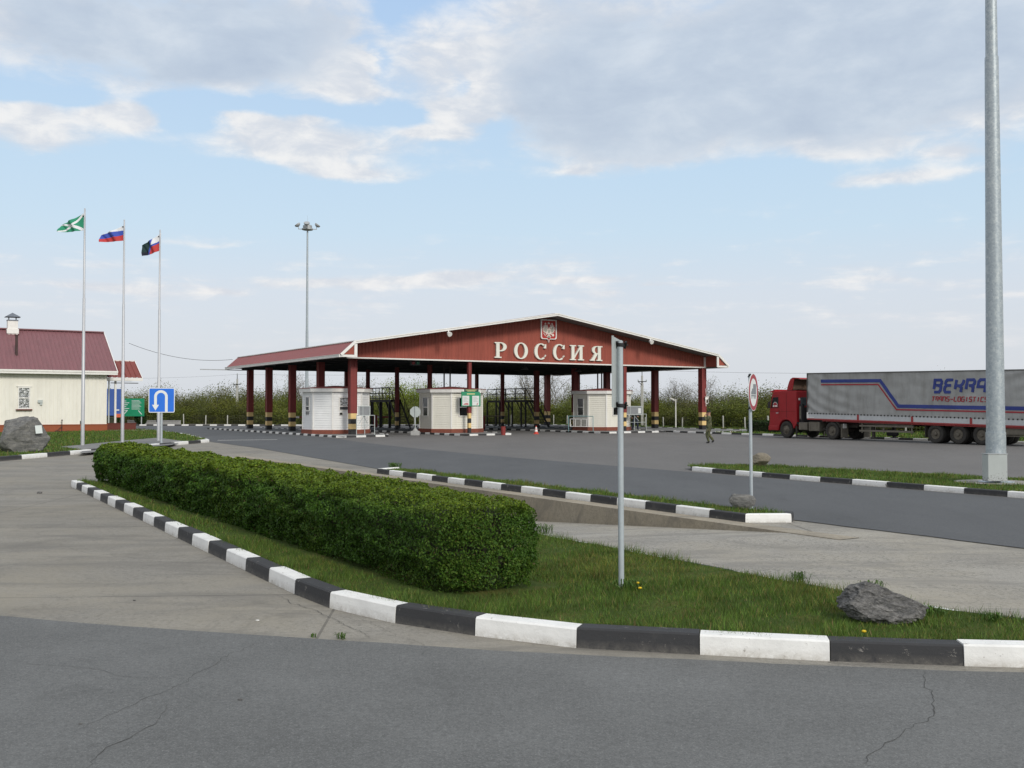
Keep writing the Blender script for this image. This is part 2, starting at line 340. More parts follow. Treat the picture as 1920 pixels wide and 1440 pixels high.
# ------------------------------------------------------------------ mesh builder
class MB:
    def __init__(s): s.v = []; s.f = []; s.m = []
    def add(s, vs, fs, m=0, M=None):
        o = len(s.v)
        for p in vs:
            p = Vector(p)
            s.v.append(tuple(M @ p) if M is not None else tuple(p))
        for f in fs: s.f.append([o+i for i in f]); s.m.append(m)
        return s
    def box(s, x0, x1, y0, y1, z0, z1, m=0, M=None):
        vs = [(x0, y0, z0), (x1, y0, z0), (x1, y1, z0), (x0, y1, z0), (x0, y0, z1), (x1, y0, z1), (x1, y1, z1), (x0, y1, z1)]
        return s.add(vs, [(0, 3, 2, 1), (4, 5, 6, 7), (0, 1, 5, 4), (1, 2, 6, 5), (2, 3, 7, 6), (3, 0, 4, 7)], m, M)
    def bar(s, a, b, w, h, m=0, up=(0, 0, 1)):
        a = Vector(a); b = Vector(b); d = (b-a); L = d.length; d.normalize()
        u = Vector(up)
        if abs(d.dot(u)) > .98: u = Vector((0, 1, 0))
        sx = d.cross(u).normalized(); u2 = sx.cross(d)
        vs = []
        for p in (a, b):
            for i, j in ((-1, -1), (1, -1), (1, 1), (-1, 1)): vs.append(p+sx*(i*w/2)+u2*(j*h/2))
        return s.add(vs, [(3, 2, 1, 0), (4, 5, 6, 7), (0, 1, 5, 4), (1, 2, 6, 5), (2, 3, 7, 6), (3, 0, 4, 7)], m)
    def prism(s, poly, z0, z1, m=0, mside=None, M=None):
        n = len(poly)
        A = sum(poly[i][0]*poly[(i+1) % n][1]-poly[(i+1) % n][0]*poly[i][1] for i in range(n))
        if A < 0: poly = poly[::-1]
        vs = [(p[0], p[1], z0) for p in poly]+[(p[0], p[1], z1) for p in poly]
        s.add(vs, [tuple(range(n-1, -1, -1)), tuple(range(n, 2*n))], m, M)
        return s.add(vs, [(i, (i+1) % n, n+(i+1) % n, n+i) for i in range(n)], m if mside is None else mside, M)
    def tube(s, a, b, r0, r1=None, n=10, m=0, cap=True):
        r1 = r0 if r1 is None else r1
        a = Vector(a); b = Vector(b); d = (b-a).normalized()
        u = d.orthogonal().normalized(); w = d.cross(u)
        vs = [a+(u*math.cos(2*PI*i/n)+w*math.sin(2*PI*i/n))*r0 for i in range(n)]
        vs += [b+(u*math.cos(2*PI*i/n)+w*math.sin(2*PI*i/n))*r1 for i in range(n)]
        fs = [(i, (i+1) % n, n+(i+1) % n, n+i) for i in range(n)]
        if cap: fs += [tuple(range(n-1, -1, -1)), tuple(range(n, 2*n))]
        return s.add(vs, fs, m)
    def path(s, pts, r, n=8, m=0):
        for a, b in zip(pts, pts[1:]): s.tube(a, b, r, r, n, m)
        return s
    def lathe(s, prof, n=24, m=0, M=None):
        vs = []
        for r, z in prof:
            for i in range(n): vs.append((r*math.cos(2*PI*i/n), r*math.sin(2*PI*i/n), z))
        fs = []
        for k in range(len(prof)-1):
            for i in range(n): fs.append((k*n+i, k*n+(i+1) % n, (k+1)*n+(i+1) % n, (k+1)*n+i))
        fs.append(tuple(range(n-1, -1, -1))); fs.append(tuple((len(prof)-1)*n+i for i in range(n)))
        return s.add(vs, fs, m, M)
    def strip(s, A, B, d0, d1, m=0, closed=False, P=None):
        """extruded ribbon between two 2-D outlines A and B; P maps (u, v, depth) to 3-D"""
        P = P or (lambda u, v, d: (u, d, v))
        n = len(A); vs = []
        for d in (d0, d1):
            for p in A: vs.append(P(p[0], p[1], d))
            for p in B: vs.append(P(p[0], p[1], d))
        fs = []
        rngn = range(n if closed else n-1)
        for i in rngn:
            j = (i+1) % n
            fs += [(i, j, n+j, n+i), (2*n+i, 3*n+i, 3*n+j, 2*n+j), (i, 2*n+i, 2*n+j, j), (n+i, n+j, 3*n+j, 3*n+i)]
        if not closed: fs += [(0, n, 3*n, 2*n), (n-1, 3*n-1, 4*n-1, 2*n-1)]
        return s.add(vs, fs, m)
    def poly(s, pts, d0, d1, m=0, P=None):
        P = P or (lambda u, v, d: (u, d, v)); n = len(pts)
        vs = [P(p[0], p[1], d0) for p in pts]+[P(p[0], p[1], d1) for p in pts]
        return s.add(vs, [tuple(range(n)), tuple(range(2*n-1, n-1, -1))]+[(i, n+i, n+(i+1) % n, (i+1) % n) for i in range(n)], m)
    def build(s, name, mats, parent=None, smooth=False, bevel=0, loc=None, fixn=True):
        me = bpy.data.meshes.new(name); me.from_pydata(s.v, [], s.f)
        mats = mats if isinstance(mats, (list, tuple)) else [mats]
        for m in mats: me.materials.append(m)
        me.polygons.foreach_set('material_index', s.m)
        if fixn:
            bm = bmesh.new(); bm.from_mesh(me); bmesh.ops.recalc_face_normals(bm, faces=bm.faces); bm.to_mesh(me); bm.free()
        if smooth: me.polygons.foreach_set('use_smooth', [True]*len(me.polygons))
        me.update()
        o = bpy.data.objects.new(name, me); COL.objects.link(o)
        if parent: o.parent = parent
        if loc is not None: o.location = loc
        if smooth == 'auto':
            pass
        if bevel:
            b = o.modifiers.new('bevel', 'BEVEL'); b.width = bevel; b.segments = 2; b.limit_method = 'ANGLE'
        return o
def smooth_by_angle(o, a=35):
    me = o.data
    bm = bmesh.new(); bm.from_mesh(me)
    for f in bm.faces: f.smooth = True
    for e in bm.edges:
        if len(e.link_faces) == 2 and e.calc_face_angle(0) > math.radians(a): e.smooth = False
    bm.to_mesh(me); bm.free(); return o
def thing(name, label, cat, loc=(0, 0, 0), rz=0.0, group=None):
    o = bpy.data.objects.new(name, None); COL.objects.link(o)
    o.empty_display_size = .3
    o.location = loc; o.rotation_euler = (0, 0, rz); o['label'] = label; o['category'] = cat
    if group: o['group'] = group
    return o
def tag(o, label, cat, group=None, kind=None):
    o['label'] = label; o['category'] = cat
    if group: o['group'] = group
    if kind: o['kind'] = kind
    return o
def structure(o, label, cat):
    o['kind'] = 'structure'; o['label'] = label; o['category'] = cat; return o
def dup(root, loc, rz, label=None, group=None, scale=None):
    r = root.copy(); COL.objects.link(r); r.location = loc; r.rotation_euler = (0, 0, rz)
    if scale is not None: r.scale = scale
    if label: r['label'] = label
    if group: r['group'] = group
    for ch in list(root.children):
        c = ch.copy(); COL.objects.link(c); c.parent = r
        for g in list(ch.children):
            d = g.copy(); COL.objects.link(d); d.parent = c
    return r

def stroke(pts, w):
    """offset a 2-D polyline to both sides (mitred)"""
    A, B = [], []
    n = len(pts)
    for i in range(n):
        if i == 0: d = (pts[1][0]-pts[0][0], pts[1][1]-pts[0][1])
        elif i == n-1: d = (pts[-1][0]-pts[-2][0], pts[-1][1]-pts[-2][1])
        else:
            a = np.array(pts[i])-np.array(pts[i-1]); b = np.array(pts[i+1])-np.array(pts[i])
            a = a/np.linalg.norm(a); b = b/np.linalg.norm(b); d = tuple(a+b)
        L = math.hypot(*d); nx, ny = -d[1]/L, d[0]/L
        k = 1.0
        if 0 < i < n-1:
            c = float(a.dot(b)); k = 1/max(.5, math.sqrt((1+c)/2))
        A.append((pts[i][0]+nx*w/2*k, pts[i][1]+ny*w/2*k)); B.append((pts[i][0]-nx*w/2*k, pts[i][1]-ny*w/2*k))
    return A, B

# ------------------------------------------------------------------ ground sheets
def sheet(name, poly, z, mat, label, cat, holes=(), zf=None, kind='structure'):
    loops = [[Vector((p[0], p[1], 0)) for p in poly]]+[[Vector((p[0], p[1], 0)) for p in h] for h in holes]
    tris = tessellate_polygon(loops)
    vs = [(v.x, v.y, (zf(v.x, v.y) if zf else z)) for L in loops for v in L]
    me = bpy.data.meshes.new(name); me.from_pydata(vs, [], [tuple(t) for t in tris]); me.materials.append(mat)
    bm = bmesh.new(); bm.from_mesh(me)
    for f in bm.faces:
        f.normal_update()
        if f.normal.z < 0: f.normal_flip()
    bm.to_mesh(me); bm.free()
    o = bpy.data.objects.new(name, me); COL.objects.link(o)
    o['kind'] = kind; o['label'] = label; o['category'] = cat
    return o
def densify(pts, step):
    out = []
    for a, b in zip(pts, pts[1:]):
        n = max(1, int((Vector(b)-Vector(a)).length/step))
        for i in range(n): out.append(tuple(Vector(a).lerp(Vector(b), i/n)))
    out.append(tuple(pts[-1])); return out
def wavy(pts, step, amp):
    p = densify([(q[0], q[1], 0) for q in pts], step)
    return [(x+amp*(noise.noise(Vector((x*1.7, y*1.7, 0)))+.6*noise.noise(Vector((x*6, y*6, 3)))), y+amp*(noise.noise(Vector((x*1.7, y*1.7, 9)))+.6*noise.noise(Vector((x*6, y*6, 7))))) for x, y, _ in p]
def resample(pts, L):
    pts = [Vector((p[0], p[1])) for p in pts]
    out = [pts[0]]; rest = L; 
    for a, b in zip(pts, pts[1:]):
        seg = (b-a).length; d = 0.0
        while seg-d >= rest:
            d += rest; out.append(a.lerp(b, d/seg)); rest = L
        rest -= (seg-d)
    if (out[-1]-pts[-1]).length > L*.35: out.append(pts[-1])
    return out
def resample_list(pts, Ls):
    fine = [Vector((p[0], p[1])) for p in densify([(p[0], p[1], 0) for p in pts], .02)]
    out = [fine[0]]; i = 0; acc = 0
    for a, b in zip(fine, fine[1:]):
        acc += (b-a).length
        if acc >= Ls[min(i, len(Ls)-1)]: out.append(b); acc = 0; i += 1
    if acc > .3: out.append(fine[-1])
    return out
def catmull(pts, n=8):
    P = [Vector((p[0], p[1])) for p in pts]; out = []
    for i in range(len(P)-1):
        p0, p1, p2, p3 = P[max(0, i-1)], P[i], P[i+1], P[min(len(P)-1, i+2)]
        for k in range(n):
            t = k/n
            out.append(.5*((2*p1)+(p2-p0)*t+(2*p0-5*p1+4*p2-p3)*t*t+(3*p1-p0-3*p2+p3)*t**3))
    out.append(P[-1]); return out
def kerb(name, pts, L, h, w, label, side=1, first_white=True, zbot=-.05, jit=.006):
    """a run of separately cast kerb blocks painted white and black in turn; side=+1 puts the body left of the line"""
    q = resample(pts, L) if not isinstance(L, list) else resample_list(pts, L); n = len(q); mb = MB()
    nr = []
    for i in range(n):
        d = (q[min(n-1, i+1)]-q[max(0, i-1)]).normalized(); nr.append(Vector((-d.y, d.x))*side)
    wht = first_white
    for i in range(n-1):
        a, b = q[i], q[i+1]; d = (b-a).normalized(); g = d*.004
        na, nb = nr[i], nr[i+1]
        j = random.uniform(-jit, jit); jz = random.uniform(-jit, jit)
        vs = []
        for p, nn, gg in ((a, na, g), (b, nb, -g)):
            p = p+gg+nn*j
            prof = [(0, zbot), (.006, h*.5), (.012, h-.014+jz), (.026, h+jz), (w-.02, h+jz), (w, h-.02+jz), (w, zbot)]
            vs += [(p.x+nn.x*o, p.y+nn.y*o, z) for o, z in prof]
        k = 7
        fs = [(x, x+1, k+x+1, k+x) for x in range(k-1)]+[tuple(range(k)), tuple(range(2*k-1, k-1, -1))]
        mb.add(vs, fs, 0 if wht else 1); wht = not wht
    o = mb.build(name, [kerb_white, kerb_black])
    return structure(o, label, 'kerb')

def inpoly(P, poly):
    x, y = P[:, 0], P[:, 1]; ins = np.zeros(len(P), bool); n = len(poly); j = n-1
    for i in range(n):
        xi, yi = poly[i][0], poly[i][1]; xj, yj = poly[j][0], poly[j][1]
        c = ((yi > y) != (yj > y)) & (x < (xj-xi)*(y-yi)/((yj-yi)+1e-12)+xi); ins ^= c; j = i
    return ins
def raw_mesh(name, V, Fq, nper, mat, tint=None, smooth=False):
    """V (n,3) float, faces of nper consecutive vertices"""
    nf = len(V)//nper
    me = bpy.data.meshes.new(name)
    me.vertices.add(len(V)); me.vertices.foreach_set('co', V.astype(np.float32).ravel())
    me.loops.add(len(V)); me.loops.foreach_set('vertex_index', np.arange(len(V), dtype=np.int32))
    me.polygons.add(nf)
    me.polygons.foreach_set('loop_start', np.arange(0, len(V), nper, dtype=np.int32))
    me.polygons.foreach_set('loop_total', np.full(nf, nper, dtype=np.int32))
    me.update(calc_edges=True); me.validate()
    me.materials.append(mat)
    if tint is not None:
        a = me.attributes.new('tint', 'FLOAT_COLOR', 'POINT')
        c = np.ones((len(V), 4), np.float32); c[:, :3] = np.repeat(tint, nper, axis=0)
        a.data.foreach_set('color', c.ravel())
    return me
def obj_from(name, me, parent=None):
    o = bpy.data.objects.new(name, me); COL.objects.link(o)
    if parent: o.parent = parent
    return o
def wav(P, k, seed):
    r = np.random.default_rng(seed); s = np.zeros(len(P))
    for i in range(7):
        a = r.uniform(0, 2*PI); f = k*r.uniform(.5, 2.2); s += np.sin((P[:, 0]*math.cos(a)+P[:, 1]*math.sin(a))*f+r.uniform(0, 6.28))
    return s/3.5
def grass(name, poly, z, dens, h, w, label, cols=None, avoid=None, yel=.35):
    xs = [p[0] for p in poly]; ys = [p[1] for p in poly]
    A = (max(xs)-min(xs))*(max(ys)-min(ys)); N = int(A*dens)
    P = np.column_stack([rng.uniform(min(xs), max(xs), N), rng.uniform(min(ys), max(ys), N)])
    P = P[inpoly(P, poly)]
    if avoid: P = P[~inpoly(P, avoid)]
    n = len(P)
    pat = wav(P, 1.6, 3); tall = 1+.55*wav(P, 4.5, 5)
    H = h*rng.uniform(.55, 1.25, n)*np.clip(tall, .5, 1.7)
    a = rng.uniform(0, 2*PI, n); lean = rng.uniform(.1, .9, n)*H; la = rng.uniform(0, 2*PI, n)
    V = np.zeros((n, 3, 3)); W = w*rng.uniform(.6, 1.3, n)
    V[:, 0, 0] = P[:, 0]-np.cos(a)*W/2; V[:, 0, 1] = P[:, 1]-np.sin(a)*W/2
    V[:, 1, 0] = P[:, 0]+np.cos(a)*W/2; V[:, 1, 1] = P[:, 1]+np.sin(a)*W/2
    V[:, 0, 2] = V[:, 1, 2] = z-.005
    V[:, 2, 0] = P[:, 0]+np.cos(la)*lean; V[:, 2, 1] = P[:, 1]+np.sin(la)*lean; V[:, 2, 2] = z+H
    g1 = np.array((.052, .108, .016)); g2 = np.array((.112, .180, .030)); y1 = np.array((.215, .180, .045)); br = np.array((.21, .145, .065))
    t = rng.uniform(0, 1, n)[:, None]; C = g1*(1-t)+g2*t
    yk = (rng.uniform(0, 1, n) < np.clip(.08+yel*1.5*np.clip(pat-.1, 0, 1), 0, .85))[:, None]
    C = np.where(yk, C*.35+y1*.65, C)
    bk = (rng.uniform(0, 1, n) < .05)[:, None]; C = np.where(bk, br, C)
    C *= (rng.uniform(.55, 1.45, n)*(1+.22*wav(P, 7, 9)))[:, None]
    o = obj_from(name, raw_mesh(name, V.reshape(-1, 3), None, 3, blade_m, C))
    return tag(o, label, 'grass', kind='stuff')
# ================================================================== SETTING: ground, lanes, kerbs
def cps(*st): return [(CP(s, t).x, CP(s, t).y) for s, t in st]
LANE = cps((-18.85, -53.5), (-15.2, -53.5), (-15.2, -24), (-18.85, -24))
R = 2200
sheet('ground', [(-R, -R), (R, -R), (R, R), (-R, R)], -.03, field_m, 'rough green ground reaching to the horizon', 'ground',
      holes=[[(-89, -49), (89, -49), (89, 119), (-89, 119)]])
sheet('concrete_pavement', [(-90, -50), (90, -50), (90, 120), (-90, 120)], 0, conc_near, 'pale worn concrete slab paving', 'pavement', holes=[LANE])
def lane_depth(t):
    if t < -52.5: return 0
    if t < -41: return -.069*(t+52.5)
    if t < -34: return -.79
    return min(0, -.79*(-24.5-t)/9.5)
# sunken lane floor
mb = MB(); ts = np.linspace(-53.5, -24, 60)
for a, b in zip(ts, ts[1:]):
    A = [CP(-18.85, a, lane_depth(a)), CP(-15.2, a, lane_depth(a)), CP(-15.2, b, lane_depth(b)), CP(-18.85, b, lane_depth(b))]
    mb.add(A, [(0, 1, 2, 3)])
o = mb.build('sunken_lane', conc_lane, fixn=False); structure(o, 'sunken concrete lane between the hedge island and the narrow kerbed strip', 'lane')
# retaining wall along the lane, its top strip is the ledge under the kerb
mb = MB()
for a, b in zip(ts, ts[1:]):
    za, zb = lane_depth(a)-.1, lane_depth(b)-.1
    n = .012*noise.noise(Vector((a*2, 0, 0)))
    q = [(-15.2+n, a, za), (-15.2+n, a, .012), (-14.80, a, .012), (-14.80, a, -.3), (-15.2+n, b, zb), (-15.2+n, b, .012), (-14.80, b, .012), (-14.80, b, -.3)]
    mb.add([CP(*p) for p in q], [(0, 1, 5, 4), (1, 2, 6, 5), (2, 3, 7, 6)])
    mb.add([CP(-18.85, a, za), CP(-18.85, a, .0), CP(-18.85, b, .0), CP(-18.85, b, zb)], [(0, 1, 2, 3)])
o = mb.build('retaining_wall', conc_wall); tag(o, 'low stained concrete wall holding the strip above the sunken lane', 'retaining wall')
# right-hand concrete with gravel
sheet('gravelly_concrete', wavy(cps((-18.9, -53.4), (-15.2, -53.4), (-13.9, -51), (-13.9, -90), (-24, -90), (-18.8, -56)), 1.5, .03)[:-1], .004, conc_lane, 'gravel strewn concrete beside the dark road', 'pavement')
sheet('concrete_tip', wavy(cps((-15.2, -53.3), (-14.75, -52), (-14.75, -50.9), (-13.85, -50.9), (-13.85, -53.3)), 2, .02)[:-1], .006, conc_lane, 'concrete apron at the end of the narrow strip', 'pavement')

# near asphalt
EDGE = [(-60, 26.5), (-40, 20.4), (-12, 11.6), (-4.69, 9.29), (-4.0, 9.03), (-2.29, 8.53), (-1.13, 8.24), (0, 7.92), (.6, 7.80), (1.44, 7.66), (2.4, 7.47), (3.3, 7.33), (4.2, 7.23), (6, 7.05), (9, 6.9), (40, 6.0)]
sheet('near_asphalt', [(60, -40), (60, 6)]+wavy(EDGE[::-1], .12, .018)+[(-60, -40)], .004, asph_near, 'cracked grey asphalt in the foreground', 'road')
# hairline cracks in the old asphalt and by the kerb
crack_m = pm('crack_dirt', (.062, .061, .058), .35, 9, .95)
def crack(pts, w, label):
    q = densify([tuple(G(px, py, 0)) for px, py in pts], .035); A, B = [], []
    q = [Vector((x+.030*noise.noise(Vector((x*11, y*11, 0)))+.03*noise.noise(Vector((x*3, y*3, 4))), y+.030*noise.noise(Vector((x*11, y*11, 8)))+.03*noise.noise(Vector((x*3, y*3, 12))), 0)) for x, y, _ in q]
    mb = MB(); n = len(q)
    for i in range(n):
        d = (q[min(n-1, i+1)]-q[max(0, i-1)]).normalized(); nn = Vector((-d.y, d.x, 0)); ww = .55*w*(.35+.9*abs(noise.noise(Vector((q[i].x*7, q[i].y*7, 20)))))*min(1, (n-1-i)/12+.15, i/12+.15)
        A.append((q[i].x+nn.x*ww, q[i].y+nn.y*ww)); B.append((q[i].x-nn.x*ww, q[i].y-nn.y*ww))
    vs = [(x, y, .0062) for x, y in A]+[(x, y, .0062) for x, y in B]
    mb.add(vs, [(i, i+1, n+i+1, n+i) for i in range(n-1)]); o = mb.build('road_crack', crack_m); structure(o, label, 'crack')
for pts, w in (([(0, 1238), (60, 1247), (120, 1250), (180, 1256), (240, 1270), (300, 1272), (345, 1266), (360, 1262)], .0055), ([(520, 1198), (470, 1212), (430, 1228), (400, 1250), (370, 1262), (350, 1280), (300, 1300), (240, 1325), (190, 1350), (140, 1372)], .006),
               ([(315, 1320), (305, 1350), (270, 1370), (215, 1395), (190, 1410), (165, 1432), (150, 1460)], .0075), ([(1730, 1258), (1732, 1290), (1750, 1310), (1756, 1330), (1745, 1350), (1700, 1370), (1665, 1395), (1640, 1410), (1590, 1450)], .0075),
               ([(515, 1113), (545, 1130), (600, 1150), (625, 1162), (670, 1182), (695, 1200)], .008), ([(680, 1350), (720, 1330), (760, 1318)], .004), ([(0, 1000), (90, 996), (190, 990), (300, 986)], .012), ([(1130, 1000), (1210, 1010), (1300, 1014)], .008)):
    crack(pts, w, 'hairline crack in the paving')
# plaza and dark lane
near_edge = [(-13.8, -95), (-13.8, -34.6), (-12.9, -26), (-11.9, -16.7), (-11.4, -7.5), (-9.3, 7.3), (-8.4, 17.5), (-8.9, 24.3)]
NE = [(CP(*p).x, CP(*p).y) for p in near_edge]+[(-46, 95.5), (-88, 101)]
NE[0:2] = [NE[0]]+[(p[0], p[1]) for p in wavy([NE[0], NE[1]], .25, .035)]
FAR = [(-88, 109.5), (-38, 105.2), (-22, 104), (-2, 104.8), (2.4, 107.4)]
sheet('asphalt_plaza', NE+FAR+cps((32.4, 26.5), (32.4, -6), (24.5, -8), (23.7, -10), (23.7, -95)), .006, asph_plaza, 'wide grey asphalt plaza in front of the canopy', 'road')
# dark resurfaced band
mid = catmull([CP(-2.7, 27).xy, CP(-2.75, 8).xy, CP(-3.0, -3).xy, CP(-4.6, -12).xy, CP(-6.1, -24).xy, CP(-6.7, -40).xy, CP(-6.8, -95).xy], 8)
sheet('dark_road', NE+[(-88, 108.5), (-38, 104.3), (-27, 103.2)]+[(p.x, p.y) for p in mid], .010, asph_road, 'dark smooth asphalt lane curving past the canopy', 'road')
# thin white mark on the road by the left island
mb = MB(); a = G(408, 826); b = G(520, 824.5); mb.bar((a.x, a.y, .013), (b.x, b.y, .013), .10, .004, 0)
o = mb.build('road_marking', white_paint); structure(o, 'thin worn white line on the dark road', 'road marking')

# ---- hedge island
K_STR = [(-10.6, 24.4), (-2.26, 10.43)]
K_CUR = catmull([(-2.9, 11.5), (-2.26, 10.43), (-1.76, 9.68), (-1.05, 8.98), (-.31, 8.48), (.53, 8.04), (1.44, 7.83), (2.36, 7.63), (3.3, 7.49), (4.2, 7.4), (6, 7.22), (9, 7.05), (14, 6.9)], 6)[6:]
KN = [(-10.6, 24.4)]+[(p.x, p.y) for p in K_CUR]
kerb('kerb', KN, [.852]*20+[.965, .868, .925, .94, .945, .94], .155, .20, 'black and white painted kerb curving round the hedge island', 1, True)
KF = cps((-18.85, -37.1), (-18.85, -51.3), (-18.8, -56))+[(3.75, 9.25), (4.45, 8.6), (5.6, 8.2), (9, 8.0), (14, 7.85)]
kerb('kerb', KF, .9, .10, .16, 'sunken painted kerb on the far edge of the hedge island, half under grass', -1, True, zbot=-1.0)
ISL = [(x+.10, y+.05) for x, y in KN]+[(x-.1, y) for x, y in KF[::-1]]
sheet('island_turf', ISL, .105, turf_m, 'turf of the hedge island', 'ground')
# ---- narrow island
NI_near = cps((-14.78, -36.6), (-14.78, -51.2)); NI_far = cps((-13.85, -37), (-13.85, -50.8))
tipL = cps((-14.0, -36.2))[0]; tipR = cps((-14.2, -51.65), (-13.8, -51.35))
kerb('kerb', [tipL]+NI_near+tipR, .86, .15, .16, 'painted kerb along the narrow grass strip above the sunken lane', 1, True)
NI = cps((-14.7, -36.6), (-14.7, -51.2), (-13.85, -51.3), (-13.82, -36.4))
sheet('strip_turf', NI, .11, turf_m, 'turf of the narrow strip', 'ground')
kerb('kerb', cps((-13.78, -36.2), (-13.78, -51.0)), .86, .10, .12, 'road side kerb of the narrow grass strip', -1, False)
# ---- right-hand island with the lamp mast
RI_near = [(5.36, 30.3)]+cps((-6.5, -42), (-6.6, -48), (-6.7, -60), (-6.8, -80))
RI_far = [(5.5, 31.3), (6.4, 32.2), (7.6, 32.0), (13.1, 25.8)]+cps((-1.2, -52), (-1.2, -80))
kerb('kerb', RI_near, 1.02, .13, .18, 'painted kerb along the grass island of the tall mast', 1, True)
kerb('kerb', RI_near[:1]+RI_far, 1.02, .07, .12, 'plaza side kerb of the mast island', -1, False)
RIP = [(p[0]+.1, p[1]+.02) for p in RI_near]+[(p[0]-.1, p[1]-.02) for p in RI_far[::-1]]
sheet('mast_island_turf', RIP, .105, turf_m, 'turf of the mast island', 'ground')
# ---- left lawn
LK = catmull([(-21, 24), (-18.9, 30), (-18.1, 35.7), (-17.5, 42.5), (-17.1, 48.1), (-16.75, 52), (-16.5, 55.3)], 5)
kerb('kerb', [(p.x, p.y) for p in LK], 1.7, .16, .22, 'long block painted kerb beside the flagpoles', 1, True)
LB = [(-16.5, 55.3), (-17.2, 57.5), (-22.3, 69.4), (-27, 78.5), (-30.6, 84), (-46, 94.5), (-88, 99.5)]
kerb('kerb', LB[:6], 1.7, .12, .18, 'kerb behind the flagpole lawn', 1, False)
LAWN = [(p.x-.1, p.y) for p in LK]+[(x-.1, y-.1) for x, y in LB]+[(-88, 24)]
sheet('lawn_turf', LAWN, .10, turf_m, 'lawn in front of the gatehouse', 'ground')
PATCH = [G(px, py, .12).xy for px, py in ((112, 837.5), (230, 826), (296, 820.5), (346, 827), (338, 834), (280, 838.5), (184, 848.6), (168, 850), (158, 843))]
PATCH = [(p.x-(.42 if 4 <= i <= 7 else 0), p.y) for i, p in enumerate(PATCH)]
sheet('flagpole_paving', PATCH, .115, pav_grey, 'grey paved patch under the flagpoles', 'pavement')
# ---- right verge and far kerb
kerb('kerb', cps((23.7, -70), (23.7, -9.5), (24.2, -4.5), (25.2, -3.4)), .98, .13, .18, 'painted kerb behind the lorry', -1, True)
VERGE = cps((23.85, -95), (23.85, -9.3), (25, -8.2), (32.3, -7), (32.6, 27))+[(6, 112), (30, 112), (88, 70), (88, -20)]
sheet('verge_turf', VERGE, .07, turf_m, 'grass verge behind the lorry', 'ground')
sheet('apron_paving', cps((24.9, -8), (32.3, -6.8), (32.35, 26.3), (24.9, 26.3)), .10, pav_grey, 'grey paving under the far edge of the canopy', 'pavement')
kerb('kerb', FAR+[(CP(32.4, 26.5).x, CP(32.4, 26.5).y)]+cps((32.45, 0), (32.3, -7), (25, -8.2)), .75, .14, .2, 'far kerb of the plaza along the fence', 1, True)
# ---- canopy islands
def canopy_island(s0, L, Rr, Rn, tn, te, label):
    P = [(L, te), (L, tn+.4), (L+.4, tn), (Rn, tn+.5), (Rr, tn+3.2), (Rr, te)]
    kerb('kerb', cps(*[(s0+a, b) for a, b in P]), .72, .13, .16, 'painted kerb round the '+label, 1, False)
    sheet('island_paving', cps(*[(s0+a, b) for a, b in P]), .10, pav_grey, 'grey paving of the '+label, 'pavement')
canopy_island(0, -2.6, 2.3, 1.1, -3.9, 26, 'booth island on the left')
canopy_island(8.45, -2.6, 2.6, 1.6, -4.6, 26, 'booth island in the middle')
canopy_island(21.9, -4.4, 3.0, 1.9, -4.6, 26, 'booth island on the right')

# ================================================================== GRASS
HEDGE = cps((-22.45, -55.0), (-21.1, -55.0), (-21.1, -36), (-22.45, -36))
near_part = [p for p in ISL if True]
def clip_t(poly, t0, t1):
    out = []
    n = len(poly)
    def cut(P, f):
        r = []
        for i in range(len(P)):
            a, b = P[i], P[(i+1) % len(P)]; fa, fb = f(a), f(b)
            if fa >= 0: r.append(a)
            if (fa >= 0) != (fb >= 0):
                k = fa/(fa-fb); r.append((a[0]+(b[0]-a[0])*k, a[1]+(b[1]-a[1])*k))
        return r
    return cut(cut(list(poly), lambda p: ST(p)[1]-t0), lambda p: t1-ST(p)[1])
grass('grass', clip_t(ISL, -66, -50), .10, 2600, .055, .007, 'green grass on the near end of the hedge island', avoid=HEDGE)
grass('grass', clip_t(ISL, -50, -36), .10, 700, .06, .013, 'grass beside the hedge along the striped kerb', avoid=HEDGE)
grass('grass', NI, .105, 900, .07, .013, 'grass on the narrow strip above the sunken lane', yel=.15)
_mp = G(1868, 905, .10)
grass('grass', clip_t(RIP, -62, -30), .10, 420, .07, .018, 'grass on the mast island', avoid=[(_mp.x+.92*math.cos(a*PI/10), _mp.y+.82*math.sin(a*PI/10)) for a in range(20)], yel=.12)
grass('grass', [p for p in clip_t(LAWN, -60, 30) if p[0] > -60], .10, 45, .09, .05, 'grass on the flagpole lawn', avoid=PATCH, yel=.12)
grass('grass', clip_t(VERGE, -45, 26), .07, 30, .12, .07, 'grass on the verge by the fence', yel=.1)

def offset_strip(pts, o0, o1):
    q = [Vector((p[0], p[1])) for p in pts]; A, B = [], []
    for i in range(len(q)):
        d = (q[min(len(q)-1, i+1)]-q[max(0, i-1)]).normalized(); n = Vector((-d.y, d.x)); A.append(tuple(q[i]+n*o0)); B.append(tuple(q[i]+n*o1))
    return A+B[::-1]
KV = [p for p in resample([Vector(p) for p in KN], .4) if p.x < 9.5]
grass('grass', clip_t(offset_strip(KV, .19, .30), -66, -50), .10, 2600, .105, .007, 'taller grass leaning over the striped kerb', yel=.1)
grass('grass', clip_t(offset_strip(KV, .19, .32), -50, -36), .10, 900, .10, .012, 'taller grass along the far stretch of the striped kerb', yel=.1)
KW = [p for p in resample([Vector(p) for p in KF], .4) if p.x < 9.5]
grass('grass', clip_t(offset_strip(KW, -.20, -.08), -66, -50), .09, 1500, .10, .007, 'ragged grass over the sunken kerb of the hedge island', yel=.1)
